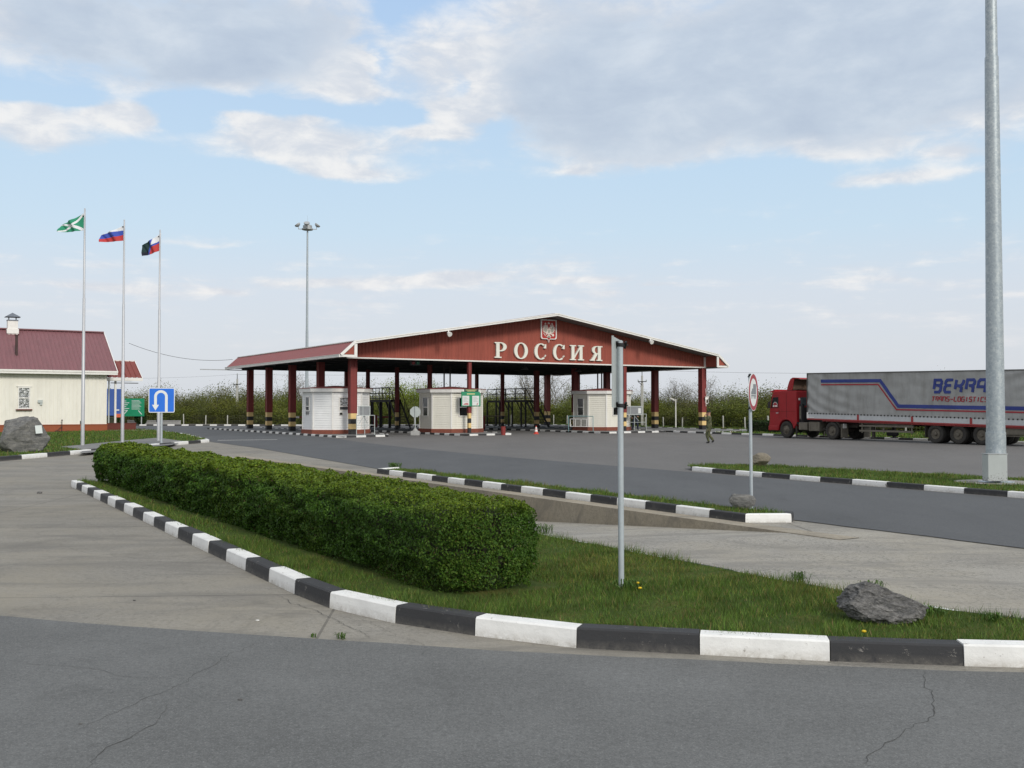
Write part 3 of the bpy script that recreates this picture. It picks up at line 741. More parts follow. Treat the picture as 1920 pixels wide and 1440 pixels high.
# tufts hanging over the sunken kerb, weeds on the near concrete and dandelions
def weed(name, loc, n, h, label, w=.012):
    w *= .6; n = int(n*1.8)
    V = []; C = []
    for i in range(n):
        a = random.uniform(0, 2*PI); r = random.uniform(.2, 1)*h; hh = h*random.uniform(.5, 1.1)
        sp_ = h*.8; bx, by = loc[0]+random.gauss(0, sp_*.6), loc[1]+random.gauss(0, sp_*.35)
        px, py = -math.sin(a)*w/2, math.cos(a)*w/2
        mx, my, mz = bx+math.cos(a)*r*.5, by+math.sin(a)*r*.5, loc[2]+hh
        ex, ey, ez = bx+math.cos(a)*r*1.1, by+math.sin(a)*r*1.1, loc[2]+hh*.7
        V += [(bx-px*.6, by-py*.6, loc[2]-.01), (bx+px*.6, by+py*.6, loc[2]-.01), (mx+px, my+py, mz), (mx-px, my-py, mz)]
        V += [(mx-px, my-py, mz), (mx+px, my+py, mz), (ex+px*.2, ey+py*.2, ez), (ex-px*.2, ey-py*.2, ez)]
        c = np.array((.06, .115, .02))*random.uniform(.7, 1.5); C += [c, c]
    o = obj_from(name, raw_mesh(name, np.array(V), None, 4, blade_m, np.array(C)))
    return tag(o, label, 'weed')
weed('weed', G(640, 1197, .004), 16, .05, 'small star shaped weed at the edge of the foreground asphalt')
weed('weed', G(587, 1194, .004), 10, .03, 'tiny weed left of the star shaped one at the asphalt edge')
weed('weed', G(1180, 1108, .10), 30, .12, 'leafy weed at the foot of the near sign post', .02)
weed('weed', G(1500, 1092, .10), 40, .11, 'grass tuft leaning over the island edge before the rock')
weed('weed', G(1640, 1110, .10), 26, .12, 'grass tuft behind the near grey rock')
weed('weed', G(1752, 1156, .10), 26, .09, 'broad weed to the right of the near grey rock', .018)
weed('weed', G(1860, 1166, .10), 24, .08, 'spreading weed at the island edge by the frame', .018)
weed('weed', G(740, 878, .11), 50, .16, 'bushy tuft at the left tip of the narrow strip', .03)
weed('weed', G(1020, 1000, .10), 40, .13, 'tuft of grass behind the right end of the hedge')
def dandelion(px, py, label):
    p = G(px, py, .10)
    t = thing('dandelion', label, 'flower', p)
    mb = MB(); mb.tube((0, 0, 0), (.004, .003, .07), .0022, .002, 6); mb.build('stem', MATS.get('stem') or pm('stem', (.06, .12, .03)), t)
    mb = MB(); mb.lathe([(.004, .066), (.017, .076), (.019, .082), (.012, .088), (.002, .089)], 12); mb.build('bloom', pm('dandelion_yellow', (.70, .48, .01), .1, 30, .7), t, smooth=True)
dandelion(1620, 1203, 'single yellow dandelion below the near grey rock')
dandelion(1196, 1108, 'yellow dandelion by the foot of the near sign post')
dandelion(1200, 1118, 'lower dandelion by the foot of the near sign post')

# ================================================================== HEDGE
def make_hedge():
    s0, s1, t0, t1, z0, H = -22.35, -21.17, -54.92, -36.1, .10, .87
    root = thing('hedge', 'long clipped dark green hedge with yellower top on the striped island', 'hedge', CP((s0+s1)/2, (t0+t1)/2, z0), TH)
    w, L = (s1-s0)/2, (t1-t0)/2
    # woody core
    mb = MB(); n = 10; prof = []
    for k in range(24):
        a = 2*PI*k/24; c, s = math.cos(a), math.sin(a)
        prof.append((math.copysign(abs(c)**.5, c)*(w-.16), H/2+math.copysign(abs(s)**.5, s)*(H/2-.13)))
    ys = np.linspace(-L+.26, L-.22, 60); vs = []
    for j, y in enumerate(ys):
        for (x, z) in prof:
            q = 1+.10*noise.noise(Vector((x*3, y*2.2, z*3))); e_ = min(1, (L-abs(y))/.55); e_ = .45+.55*(1-(1-e_)**2.2); b_ = .80+.20*min(1, z/(H*.55)); vs.append((x*q*e_*b_, y, (z*q if z > .1 else z)*(.55+.45*e_)))
    K = len(prof); fs = [(j*K+i, j*K+(i+1) % K, (j+1)*K+(i+1) % K, (j+1)*K+i) for j in range(len(ys)-1) for i in range(K)]
    fs += [tuple(range(K)), tuple(range(len(vs)-1, len(vs)-K-1, -1))]
    mb.add(vs, fs); mb.build('branches', pm('hedge_wood', (.030, .034, .016), .4, 9, .95, bmp=.8, bscale=20), root)
    # leaves over the rounded outline
    N = 270000
    y = rng.uniform(-L, L, N)
    dens = np.clip(((L-y)/(2*L))**1.25*1.0+.22, 0, 1)         # more and smaller leaves towards the near end
    keep = rng.uniform(0, 1, N) < dens; y = y[keep]; N = len(y)
    near = 1-(y+L)/(2*L)
    u = rng.uniform(0, 1, N); v_ = rng.uniform(-1, 1, N)
    sq_x = np.where(u < .40, -1, np.where(u < .80, v_, 1)); sq_z = np.where((u < .40) | (u >= .80), v_, 1)
    k5 = np.where(sq_z > 0, 1/(np.abs(sq_x)**3.2+np.abs(sq_z)**3.2)**(1/3.2), 1)
    nx, nz = sq_x*k5, sq_z*k5
    a = np.arctan2(nz, nx); c, s = np.sign(nx)*np.abs(nx)**3, np.sign(nz)*np.abs(nz)**3
    lump = np.array([noise.noise(Vector((yy*1.1, xx*2.0, zz*2.4)))*.12+noise.noise(Vector((yy*3.6, xx*5, zz*5+8)))*.10 for yy, xx, zz in zip(y, nx, nz)])
    dep = rng.exponential(.045, N)-.015
    rr = 1+lump/.6-dep/.6
    tap = np.clip((L-np.abs(y))/.50, 0, 1); tap = .70+.30*(1-(1-tap)**2.2)
    x = nx*w*rr*tap; z = H/2+nz*(H/2)*rr
    x *= .84+.16*np.clip(z/(H*.55), 0, 1)
    # fill the two end faces and the skirt
    M = 16000
    ye = np.where(rng.uniform(0, 1, M) < .72, -1, 1)*(L+rng.normal(0, .035, M)-.04)
    th = rng.uniform(0, 2*PI, M); rad = np.sqrt(rng.uniform(0, 1, M))
    xe = np.sign(np.cos(th))*np.abs(np.cos(th))**.6*w*.96*rad; ze = H/2+np.sign(np.sin(th))*np.abs(np.sin(th))**.6*H/2*.97*rad
    bul = (1-(xe/w)**2-((ze-H/2)/(H/2))**4*.8)*.26; ye += np.sign(ye)*(bul-.22)
    M2 = 9000
    y2 = rng.uniform(-L, L, M2); k2 = rng.uniform(0, 1, M2) < np.clip((L-y2)/(2*L)+.2, 0, 1); y2 = y2[k2]; M2 = len(y2)
    x2 = np.where(rng.uniform(0, 1, M2) < .75, -1, 1)*(w*rng.uniform(.66, .90, M2)); z2 = rng.uniform(0, .38, M2)
    X = np.concatenate([x, xe, x2]); Y = np.concatenate([y, ye, y2]); Z = np.concatenate([z, ze, z2])
    NX = np.concatenate([c, np.zeros(M), np.sign(x2)]); NY = np.concatenate([np.zeros(len(y)), np.sign(ye), np.zeros(M2)]); NZ = np.concatenate([s, np.zeros(M), np.zeros(M2)])
    nearA = 1-(Y+L)/(2*L)
    N = len(X)
    nrm = np.column_stack([NX, NY, NZ])+rng.normal(0, .75, (N, 3)); nrm /= np.linalg.norm(nrm, axis=1)[:, None]
    t = rng.normal(0, 1, (N, 3)); t -= (t*nrm).sum(1)[:, None]*nrm; t /= np.linalg.norm(t, axis=1)[:, None]
    b = np.cross(nrm, t)
    sz = (.0135+.0225*(1-nearA))*rng.uniform(.6, 1.4, N)
    P = np.column_stack([X, Y, np.clip(Z, .0, None)])
    V = np.stack([P-t*sz[:, None], P+b*sz[:, None]*.55, P+t*sz[:, None], P-b*sz[:, None]*.55], 1)
    q = rng.uniform(0, 1, N)[:, None]
    C = np.array((.031, .080, .009))*(1-q)+np.array((.070, .146, .015))*q
    top = np.clip((Z-H*.80)/(H*.2), 0, 1)[:, None]*rng.uniform(.2, 1, N)[:, None]
    C = C*(1-top*.8)+np.array((.185, .240, .016))*top*.8        # fresh yellow growth on the cut top
    pat = np.array([noise.noise(Vector((yy*.9, zz*2, xx))) for xx, yy, zz in P])[:, None]
    fresh = (pat > .18)&(rng.uniform(0, 1, N)[:, None] < .35); C = np.where(fresh, C*.5+np.array((.11, .16, .02))*.5, C)
    brn = rng.uniform(0, 1, N)[:, None] < .02; C = np.where(brn, np.array((.075, .06, .022)), C)
    C *= rng.uniform(.7, 1.3, N)[:, None]
    obj_from('foliage', raw_mesh('foliage', V.reshape(-1, 3), None, 4, leaf_m, C), root)
make_hedge()

# ================================================================== ROCKS
def rock(name, loc, size, mat, label, seed, rz=0, cuts=16, squash=0, sub=5, ntilt=None, rough=.05):
    r = random.Random(seed)
    bm = bmesh.new(); bmesh.ops.create_icosphere(bm, subdivisions=sub, radius=1)
    pl = []
    for i in range(cuts):
        n = Vector((r.gauss(0, 1), r.gauss(0, 1), r.gauss(0, .9))).normalized(); pl.append((n, r.uniform(.55, .92)))
    if ntilt: pl += ntilt
    for v in bm.verts:
        p = v.co.copy()
        for n, d in pl:
            n = Vector(n).normalized(); k = p.dot(n)-d
            if k > 0: p -= n*k*.94
        q = p.normalized()
        f = rough*(noise.fractal(p*3+Vector((seed, 0, 0)), .9, 2.1, 6)) + rough*.5*noise.fractal(Vector((p.x*4, p.y*4, p.z*11+p.x*5)), .8, 2.0, 4)
        v.co = p+q*f
    for v in bm.verts: v.co = Vector((v.co.x*size[0], v.co.y*size[1], v.co.z*size[2]))
    zmin = min(v.co.z for v in bm.verts)
    for v in bm.verts: v.co.z -= zmin+size[2]*.16
    me = bpy.data.meshes.new(name); bm.to_mesh(me); bm.free(); me.materials.append(mat)
    o = bpy.data.objects.new(name, me); COL.objects.link(o); o.location = loc; o.rotation_euler = (0, 0, rz)
    tag(o, label, 'rock'); smooth_by_angle(o, 24); return o
p = G(38, 848, .1)
rb = rock('boulder', (p.x-.12, p.y+.6, -.02), (1.12, .95, .97), rock_grey, 'big angular grey boulder with a metal plate on the lawn', 5, .3, 10, rough=.045,
     ntilt=[((-.55, -.5, .75), .62), ((.75, -.6, .1), .66), ((.1, -.9, -.1), .72), ((.9, .1, .5), .78), ((0, 0, 1), .80), ((-.9, -.3, .35), .70)])
mb = MB(); mb.box(-.13, .13, -.012, .012, -.17, .17); pl_ = mb.build('plate', sign_back, rb, bevel=.004)
pl_.location = (.60, -.56, 1.03); pl_.rotation_euler = (-.28, -.06, .35)
p = G(1664, 1168, .1)
rock('rock', (p.x, p.y+.10, .085), (.38, .25, .222), rock_near, 'rough grey rock sloping to the right on the near grass', 21, -.12, 3, rough=.085, sub=6,
     ntilt=[((.56, .12, .83), .34), ((-.88, -.1, .46), .72), ((-.35, .3, 1), .74), ((.1, -1, .42), .52), ((.75, -.6, .1), .80), ((.3, .9, .5), .6)])
p = G(1396, 955, .1)
rock('rock', (p.x-.02, p.y+.1, .10), (.25, .18, .19), rock_grey, 'low grey rock at the foot of the truck ban sign', 31, .3, 8)
p = G(1425, 868, .1)
rock('rock', (7.55, 30.9, .09), (.36, .26, .24), rock_tan, 'low tan rock on the far edge of the mast island', 41, .2, 6)

# loose stones and litter on the near concrete
def pebble(px, py, r, mat, label, cat='stone'):
    p = G(px, py, .003); bm = bmesh.new(); bmesh.ops.create_icosphere(bm, subdivisions=2, radius=r)
    for v in bm.verts: v.co = Vector((v.co.x*1.2, v.co.y, v.co.z*.55))*(1+.25*noise.noise(v.co/r*1.3+p))
    for v in bm.verts: v.co.z += r*.3
    me = bpy.data.meshes.new('pebble'); bm.to_mesh(me); bm.free(); me.materials.append(mat)
    o = bpy.data.objects.new('pebble', me); COL.objects.link(o); o.location = p; tag(o, label, cat, 'loose pebbles on the paving')
for px, py, r, l in ((483, 1164, .014, 'white pebble on the concrete near the curve of the kerb'), (74, 925, .05, 'dark stone on the slab joint at the far left'),
                     (252, 1126, .012, 'dark pebble on the left concrete'), (450, 1313, .014, 'dark flat pebble in the middle of the near asphalt'), (151, 1358, .010, 'small black pebble on the left asphalt')):
    pebble(px, py, r, pm('white_pebble', (.6, .6, .58)) if 'white' in l else rock_near, l)

# ================================================================== SIGNS AND POSTS
def clamp_band(mb, z, r, ext, ang=0.0, m=0):
    mb.lathe([(r+.006, z-.018), (r+.010, z-.012), (r+.010, z+.012), (r+.006, z+.018)], 14, m)
    c, s = math.cos(ang), math.sin(ang)
    mb.bar((-c*ext, -s*ext, z), (c*ext, s*ext, z), .012, .012, m)
    for k in (-.62, .62): mb.bar((c*ext*k-s*.03, s*ext*k+c*.03, z-.03), (c*ext*k+s*.03, s*ext*k-c*.03, z+.03), .022, .02, m)
def mapped_plate(n):
    """orthonormal frame of a vertical plate whose front looks along n: returns u (right when seen from the front), n"""
    n = Vector((n[0], n[1], 0)).normalized(); return Vector((-n.y, n.x, 0)), n
# near post with the plate seen on edge
p = G(1165, 1101, .10)
t = thing('sign_post', 'grey steel sign post on the near grass with a thin plate seen edge on', 'road sign', p)
mb = MB(); mb.tube((0, 0, -.1), (-.006, 0, 2.47), .029, .029, 18); mb.lathe([(.0, 2.472), (.029, 2.47), (.0, 2.475)], 18)
o = mb.build('post', pole_grey, t, smooth=True); smooth_by_angle(o)
u, n = mapped_plate((-.975, .222))
mb = MB(); cpt = Vector((-.046, .0, 0))
P = lambda a, z, d: cpt+u*a+n*d+Vector((0, 0, z))
hw = .35
mb.poly([(-hw, 1.80), (hw, 1.80), (hw, 2.50), (-hw, 2.50)], 0, .002, 0, P)
mb.poly([(-hw, 1.80), (-hw+.012, 1.80), (-hw+.012, 2.50), (-hw, 2.50)], -.018, -.0005, 0, P); mb.poly([(hw-.012, 1.80), (hw, 1.80), (hw, 2.50), (hw-.012, 2.50)], -.018, -.0005, 0, P)
mb.build('plate', sign_back, t)
for z_ in (2.43, 1.82): mb = MB(); clamp_band(mb, z_, .029, .075, .12); mb.build('clamp', dark_clamp, t)
# truck ban sign
p = G(1409, 944, .10)
t = thing('sign_post', 'round truck ban sign with a red ring on a thin grey post', 'road sign', p)
mb = MB(); mb.tube((0, 0, -.1), (-.015, 0, 2.43), .030, .030, 14); o = mb.build('post', pole_grey, t); smooth_by_angle(o)
u, n = mapped_plate((.888, -.46)); c0 = Vector((.033, -.017, 2.085))
P = lambda a, z, d: c0+u*a+n*d+Vector((0, 0, z))
def disc(r, n_=40): return [(r*math.cos(2*PI*i/n_), r*math.sin(2*PI*i/n_)) for i in range(n_)]
mb = MB(); mb.poly(disc(.350), 0, .012, 0, P); sg = mb.build('disc', sign_white, t)
mb = MB(); mb.strip(disc(.340), disc(.262), .0125, .0145, 0, True, P); mb.build('ring', sign_red, sg)
mb = MB()
mb.poly([(-.02, -.04), (.19, -.04), (.19, .155), (-.02, .155)], .0125, .0145, 0, P)
mb.poly([(-.17, -.04), (-.035, -.04), (-.035, .07), (-.10, .07), (-.13, .02), (-.17, .01)], .0125, .0145, 0, P)
mb.poly([(-.17, -.075), (.19, -.075), (.19, -.052), (-.17, -.052)], .0125, .0145, 0, P)
for a in (-.12, .04, .13): mb.poly([(a+.028*math.cos(k*PI/6), -.098+.028*math.sin(k*PI/6)) for k in range(12)], .0125, .0145, 0, P)
mb.build('truck_symbol', pict_grey, sg)
for z_ in (2.40, 1.79): mb = MB(); clamp_band(mb, z_, .030, .06, .5); mb.build('clamp', dark_clamp, t)
# U-turn sign
p = G(302.5, 837, 0)
t = thing('sign_post', 'square blue U turn sign with a white arrow on a grey post', 'road sign', p)
mb = MB(); mb.tube((0, 0, -.1), (0, 0, 2.75), .052, .052, 14); o = mb.build('post', pole_grey, t); smooth_by_angle(o)
dirc = Vector((p.x, p.y, 0)).normalized(); u, n = mapped_plate((-dirc.x, -dirc.y)); c0 = n*.07+Vector((0, 0, 2.255))
P = lambda a, z, d: c0+u*a+n*d+Vector((0, 0, z))
def rrect(hw, hh, r, n_=6):
    out = []
    for cx, cy, a0 in ((hw-r, hh-r, 0), (-hw+r, hh-r, PI/2), (-hw+r, -hh+r, PI), (hw-r, -hh+r, 1.5*PI)):
        out += [(cx+r*math.cos(a0+PI/2*k/n_), cy+r*math.sin(a0+PI/2*k/n_)) for k in range(n_+1)]
    return out
mb = MB(); mb.poly(rrect(.605, .605, .07), 0, .02, 0, P); sg = mb.build('panel', sign_white, t)
mb = MB(); mb.poly(rrect(.568, .568, .045), .0205, .0235, 0, P); mb.build('blue_field', sign_blue, sg)
arc = [(.215, -.565)]+[(-.035+.25*math.cos(k*PI/18), .175+.25*math.sin(k*PI/18)) for k in range(19)]+[(-.285, -.26)]
A, B = stroke(arc, .125)
mb = MB(); mb.strip(A, B, .024, .027, 0, False, P)
mb.poly([(-.445, -.225), (-.125, -.225), (-.285, -.50)], .0275, .0285, 0, P); mb.build('arrow', sign_white, sg)

# octagonal sign seen from behind on a concrete foot
p = G(778.5, 816.5, 0)
t = thing('stop_sign', 'octagonal sign seen from its grey back on a concrete foot', 'road sign', p)
mb = MB(); mb.box(-.30, .30, -.25, .25, 0, .30); mb.lathe([(.22, .30), (.07, .48), (.04, .50)], 12); mb.build('foot', concrete_blk, t, bevel=.03)
mb = MB(); mb.tube((0, 0, .45), (0, 0, 1.98), .032, .032, 12); mb.build('post', sign_back, t)
oc = [(.385*math.cos(PI/8+k*PI/4), .385*math.sin(PI/8+k*PI/4)) for k in range(8)]
P = lambda a, z, d: Vector((a, .05+d, 1.60+z)); mb = MB(); mb.poly(oc, 0, .012, 0, P); mb.build('octagon', sign_back, t)

# ---- the tall galvanised mast at the right
p = G(1868, 905, .10)
def mast(p, h, r0, r1, label, group=None, box=True, name='lamp_mast'):
    t = thing(name, label, 'mast', p)
    mb = MB()
    H1, H2 = h*.04+.35, 10.5*h/22
    ra = lambda z: r0+(r1-r0)*z/h
    mb.lathe([(ra(0), 0), (ra(0), .02), (ra(H1), H1), (ra(H1)-.012, H1+.004), (ra(H2)-.012, H2), (ra(H2)-.028, H2+.006), (r1-.02, h)], 20)
    o = mb.build('pole', galv, t); smooth_by_angle(o, 50)
    mb = MB(); mb.lathe([(r0*1.75, 0), (r0*1.75, .03), (r0*1.05, .035)], 24); mb.build('base_flange', galv, t)
    mb = MB(); mb.lathe([(.55, h-.15), (.62, h-.12), (.62, h+.02), (.50, h+.06), (.50, h+.35), (.30, h+.42)], 20); mb.build('head_frame', grey_steel, t)
    mb = MB(); mb.tube((0, 0, h+.4), (0, 0, h+1.5), .018, .006, 6); mb.build('lightning_rod', grey_steel, t)
    for k in range(4):
        a = k*PI/2+.12
        f = MB(); c, s = math.cos(a), math.sin(a)
        f.bar((c*.5, s*.5, h-.05), (c*1.0, s*1.0, h-.05), .07, .07); f.bar((c*1.0, s*1.0, h-.05), (c*1.0, s*1.0, h+.25), .06, .06)
        M = Matrix.Translation((c*1.03, s*1.03, h+.33)) @ Matrix.Rotation(a, 4, 'Z') @ Matrix.Rotation(math.radians(35), 4, 'Y')
        f.lathe([(.12, -.10), (.30, .02), (.34, .17), (.33, .19), (.02, .185)], 14, 0, M)
        f.build('floodlight', grey_steel, t)
    if box:
        bx = MB(); bx.box(-.475, .005, -.46, -.20, .07, .70); b = bx.build('junction_box', mk_box(), t, bevel=.012); b.rotation_euler = (0, 0, .10)
        l = MB(); l.box(-.485, .015, -.47, -.19, .70, .715); l.build('lid', grey_steel, b)
    return t
def mk_box():
    m = pm('grey_box_paint', (.40, .43, .43), .06, 3, .6)
    nt = m.node_tree; b = nt.nodes['Principled BSDF']; src = b.inputs['Base Color'].links[0].from_socket
    g = node(nt, 'ShaderNodeTexCoord'); sx = node(nt, 'ShaderNodeSeparateXYZ'); nt.links.new(g.outputs['Object'], sx.inputs[0])
    hz = math_(nt, 'SUBTRACT', .47, sx.outputs['Z'], clamp=True)
    f = noise_fac(nt, g.outputs['Object'], 26, 5, .7)
    k = math_(nt, 'GREATER_THAN', math_(nt, 'ADD', f, math_(nt, 'MULTIPLY', hz, .42)), .70)
    nt.links.new(mixc(nt, math_(nt, 'MULTIPLY', k, .8), src, (.07, .06, .05)), b.inputs['Base Color']); return m
mast(p, 21.5, .232, .095, 'huge galvanised lamp mast with a grey junction box at its foot')
sheet('mast_footing', [(p.x+.95*math.cos(a*PI/12), p.y+.85*math.sin(a*PI/12)) for a in range(24)], .118, conc_lane, 'round concrete footing of the tall mast', 'pavement')
mb = MB(); mb.lathe([(.95, .05), (.95, .122), (.9, .125)], 24)
q = at(575, 764, 113)
mast(Vector((q.x, 113, 0)), 21.9, .21, .11, 'distant lamp mast with floodlights rising behind the canopy', box=False)

# ---- flagpoles and flags
def flagpole(px, py, Y, ztop, label):
    q = at(px, 764, Y); t = thing('flagpole', label, 'flagpole', (q.x, Y, .11))
    h = ztop-.11
    mb = MB(); mb.lathe([(.085, 0), (.080, h*.30), (.072, h*.301), (.062, h*.62), (.052, h*.621), (.040, h*.96), (.034, h), (.0, h+.02)], 14)
    o = mb.build('pole', flag_pole_m, t); smooth_by_angle(o, 60)
    mb = MB(); mb.tube((-.10, 0, h-.36), (.02, 0, h-.36), .028, .028, 8); mb.build('pulley', dark_clamp, t)
    mb = MB(); mb.box(-.12, -.085, -.03, .03, 1.0, 1.16); mb.build('cleat', dark_clamp, t); return t
FP = [(155.5, 47.9, 391, 'flagpole with the green flag, nearest the gatehouse'), (230, 51.8, 412, 'flagpole with the white, blue and red striped flag'), (297.5, 54.6, 431, 'flagpole with the folded dark flag, behind the U turn sign')]
tops = (159, 234.5, 303)
for (px, Y, yt, l), pt in zip(FP, tops):
    flagpole(px, 0, Y, at(pt, yt, Y).z, l)
def flag(name, Y, q, colorf, mats, label, amp=.05, nu=60, nv=40, bendy=None):
    """q: hoist top, hoist bottom, fly top, fly bottom as picture points at depth Y"""
    HT, HB, FT, FB = [at(px, py, Y) for px, py in q]
    vs = []; fs = []; mi = []
    for i in range(nu+1):
        u = i/nu
        for j in range(nv+1):
            v = j/nv
            p = HT.lerp(FT, u).lerp(HB.lerp(FB, u), v)
            ph = u*9+v*2.2
            d = amp*u**.6*math.sin(ph)+amp*.6*u*math.sin(2.1*ph+1)
            p = p+Vector((.25*d, d*2.2, .32*d*(1-.4*v)-.035*math.sin(u*PI)*(1 if v < .5 else .5)))
            if bendy: p = p+bendy(u, v)
            vs.append(tuple(p))
    for i in range(nu):
        for j in range(nv):
            a = i*(nv+1)+j; fs.append((a, a+1, a+nv+2, a+nv+1)); mi.append(colorf((i+.5)/nu, (j+.5)/nv))
    me = bpy.data.meshes.new(name); me.from_pydata(vs, [], fs)
    for m in mats: me.materials.append(m)
    me.polygons.foreach_set('material_index', mi); me.polygons.foreach_set('use_smooth', [True]*len(fs)); me.update()
    o = bpy.data.objects.new(name, me); COL.objects.link(o)
    so = o.modifiers.new('thickness', 'SOLIDIFY'); so.thickness = .004
    return tag(o, label, 'flag')
fw = pm('flag_white', (.74, .75, .78), .04, 4, .8); fb_ = pm('flag_blue', (.045, .085, .42), .06, 4, .8); fr = pm('flag_red', (.50, .045, .045), .06, 4, .8)
fg = pm('flag_green', (.025, .27, .15), .08, 4, .8); fd = pm('flag_dark', (.012, .035, .035), .1, 4, .8); fk = pm('flag_black', (.010, .012, .025), .1, 4, .8)
def salt(u, v):
    d1 = abs(v-u)*.62; d2 = abs(v-(1-u))*.62
    return 1 if min(d1, d2) < .062 else 0
flag('flag', 47.9, [(157.3, 399.5), (156.7, 432.0), (112, 422), (112, 435.5)], salt, [fg, fw], 'green flag with a white diagonal cross', .07)
flag('flag', 51.8, [(233.3, 422), (232.6, 451), (187.5, 440.5), (188.5, 454)], lambda u, v: 0 if v < (.34-.30*min(1, u*1.45)) else (1 if v < .62-.02*u else 2), [fw, fb_, fr], 'white, blue and red striped flag', .05)
def f3(u, v):
    fold = .48+.25*(v-.25)
    if u < fold: 
        return 0 if v < .40-.05*u else (1 if v < .52 else 2)
    if u < fold+.10: return 1
    return 3 if v < .62+.1*math.sin(u*9) else 4
flag('flag', 54.6, [(302.2, 437), (300.6, 469.5), (264.5, 460), (269, 480.5)], f3, [fw, fb_, fr, fd, fk], 'tricolour flag whose fly end is folded over dark', .05)
# ================================================================== CANOPY
ZF, ZE, ZA, SM, SL, SR = 5.21, 6.13, 8.66, 14.82, -.92, 30.56       # fascia bottom, eave, apex, ridge position, ends
def roof_z(s): return ZE+(ZA-ZE)*(1-abs(s-SM)/(SM-SL))
can = thing('checkpoint_canopy', 'long red gabled border checkpoint canopy on striped columns', 'canopy', C1, TH)
TG = -1.2; TF = -2.62                                                           # gable plane
def ribbed(mb, s0, s1, t, zb, zt, pitch=.26, depth=.03, m=0, step=0):
    s = s0
    prof = [(0, 0), (.05, depth), (.11, depth), (.16, 0)]
    pts = []
    while s < s1-1e-6:
        for a, d in prof:
            if s+a <= s1: pts.append((s+a, d))
        s += pitch
    pts.append((s1, 0))
    vs = []
    for a, d in pts: vs += [(a, t-d, zb), (a, t-d, zt(a))]
    mb.add(vs, [(2*i, 2*i+2, 2*i+3, 2*i+1) for i in range(len(pts)-1)], m)
mb = MB(); ribbed(mb, SL, SR, TG, ZF, lambda s: roof_z(s)-.08)
mb.build('gable_wall', red_clad, can, fixn=False)
mb = MB(); mb.poly([(SL, ZF), (SR, ZF), (SR, ZE), (SM, ZA-.1), (SL, ZE)], 0, .1, 0, lambda u, v, d: (u, 22.5+d, v)); mb.build('gable_wall', red_clad, can)
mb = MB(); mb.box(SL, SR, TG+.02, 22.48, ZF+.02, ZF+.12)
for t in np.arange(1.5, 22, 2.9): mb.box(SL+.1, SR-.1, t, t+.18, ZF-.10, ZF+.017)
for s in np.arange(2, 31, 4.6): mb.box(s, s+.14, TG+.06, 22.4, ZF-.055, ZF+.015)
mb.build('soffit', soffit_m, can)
mb = MB(); mb.box(SL-.03, SR+.03, TG-.075, TG+.015, ZF-.075, ZF+.015); mb.build('bottom_trim', white_paint, can)
# roof slabs with standing ribs and grey underside at the overhang
T0, T1 = -2.7, 23.0
mb = MB()
for sgn in (-1, 1):
    e = SL if sgn < 0 else SR
    a = (SM, ZA); b = (e, ZE)
    vs = [(a[0], T0, a[1]), (a[0], T1, a[1]), (b[0], T1, b[1]), (b[0], T0, b[1])]
    vs += [(x, y, z-.07) for x, y, z in vs]
    mb.add(vs, [(0, 1, 2, 3)], 0); mb.add(vs, [(7, 6, 5, 4)], 1); mb.add(vs, [(0, 3, 7, 4), (1, 5, 6, 2), (2, 6, 7, 3)], 0)
mb.build('roof', [red_roof, soffit_grey], can, fixn=False)
mb = MB()
for sgn in (-1, 1):
    e = SL-.02 if sgn < 0 else SR+.02
    for (t0, t1, dz0, dz1) in ((T0-.05, T0-.004, -.10, .075), (T0-.085, T0-.052, .02, .09)):
        q = [(SM, ZA+dz0), (e, ZE+dz0), (e, ZE+dz1), (SM, ZA+dz1)]
        vs = [(x, t0, z) for x, z in q]+[(x, t1, z) for x, z in q]
        mb.add(vs, [(0, 1, 2, 3), (7, 6, 5, 4), (0, 4, 5, 1), (1, 5, 6, 2), (2, 6, 7, 3)])
mb.build('verge_board', white_paint, can)
mb = MB(); mb.box(SM-.22, SM+.22, T0-.03, T1, ZA+.02, ZA+.09); mb.build('ridge_cap', white_paint, can)
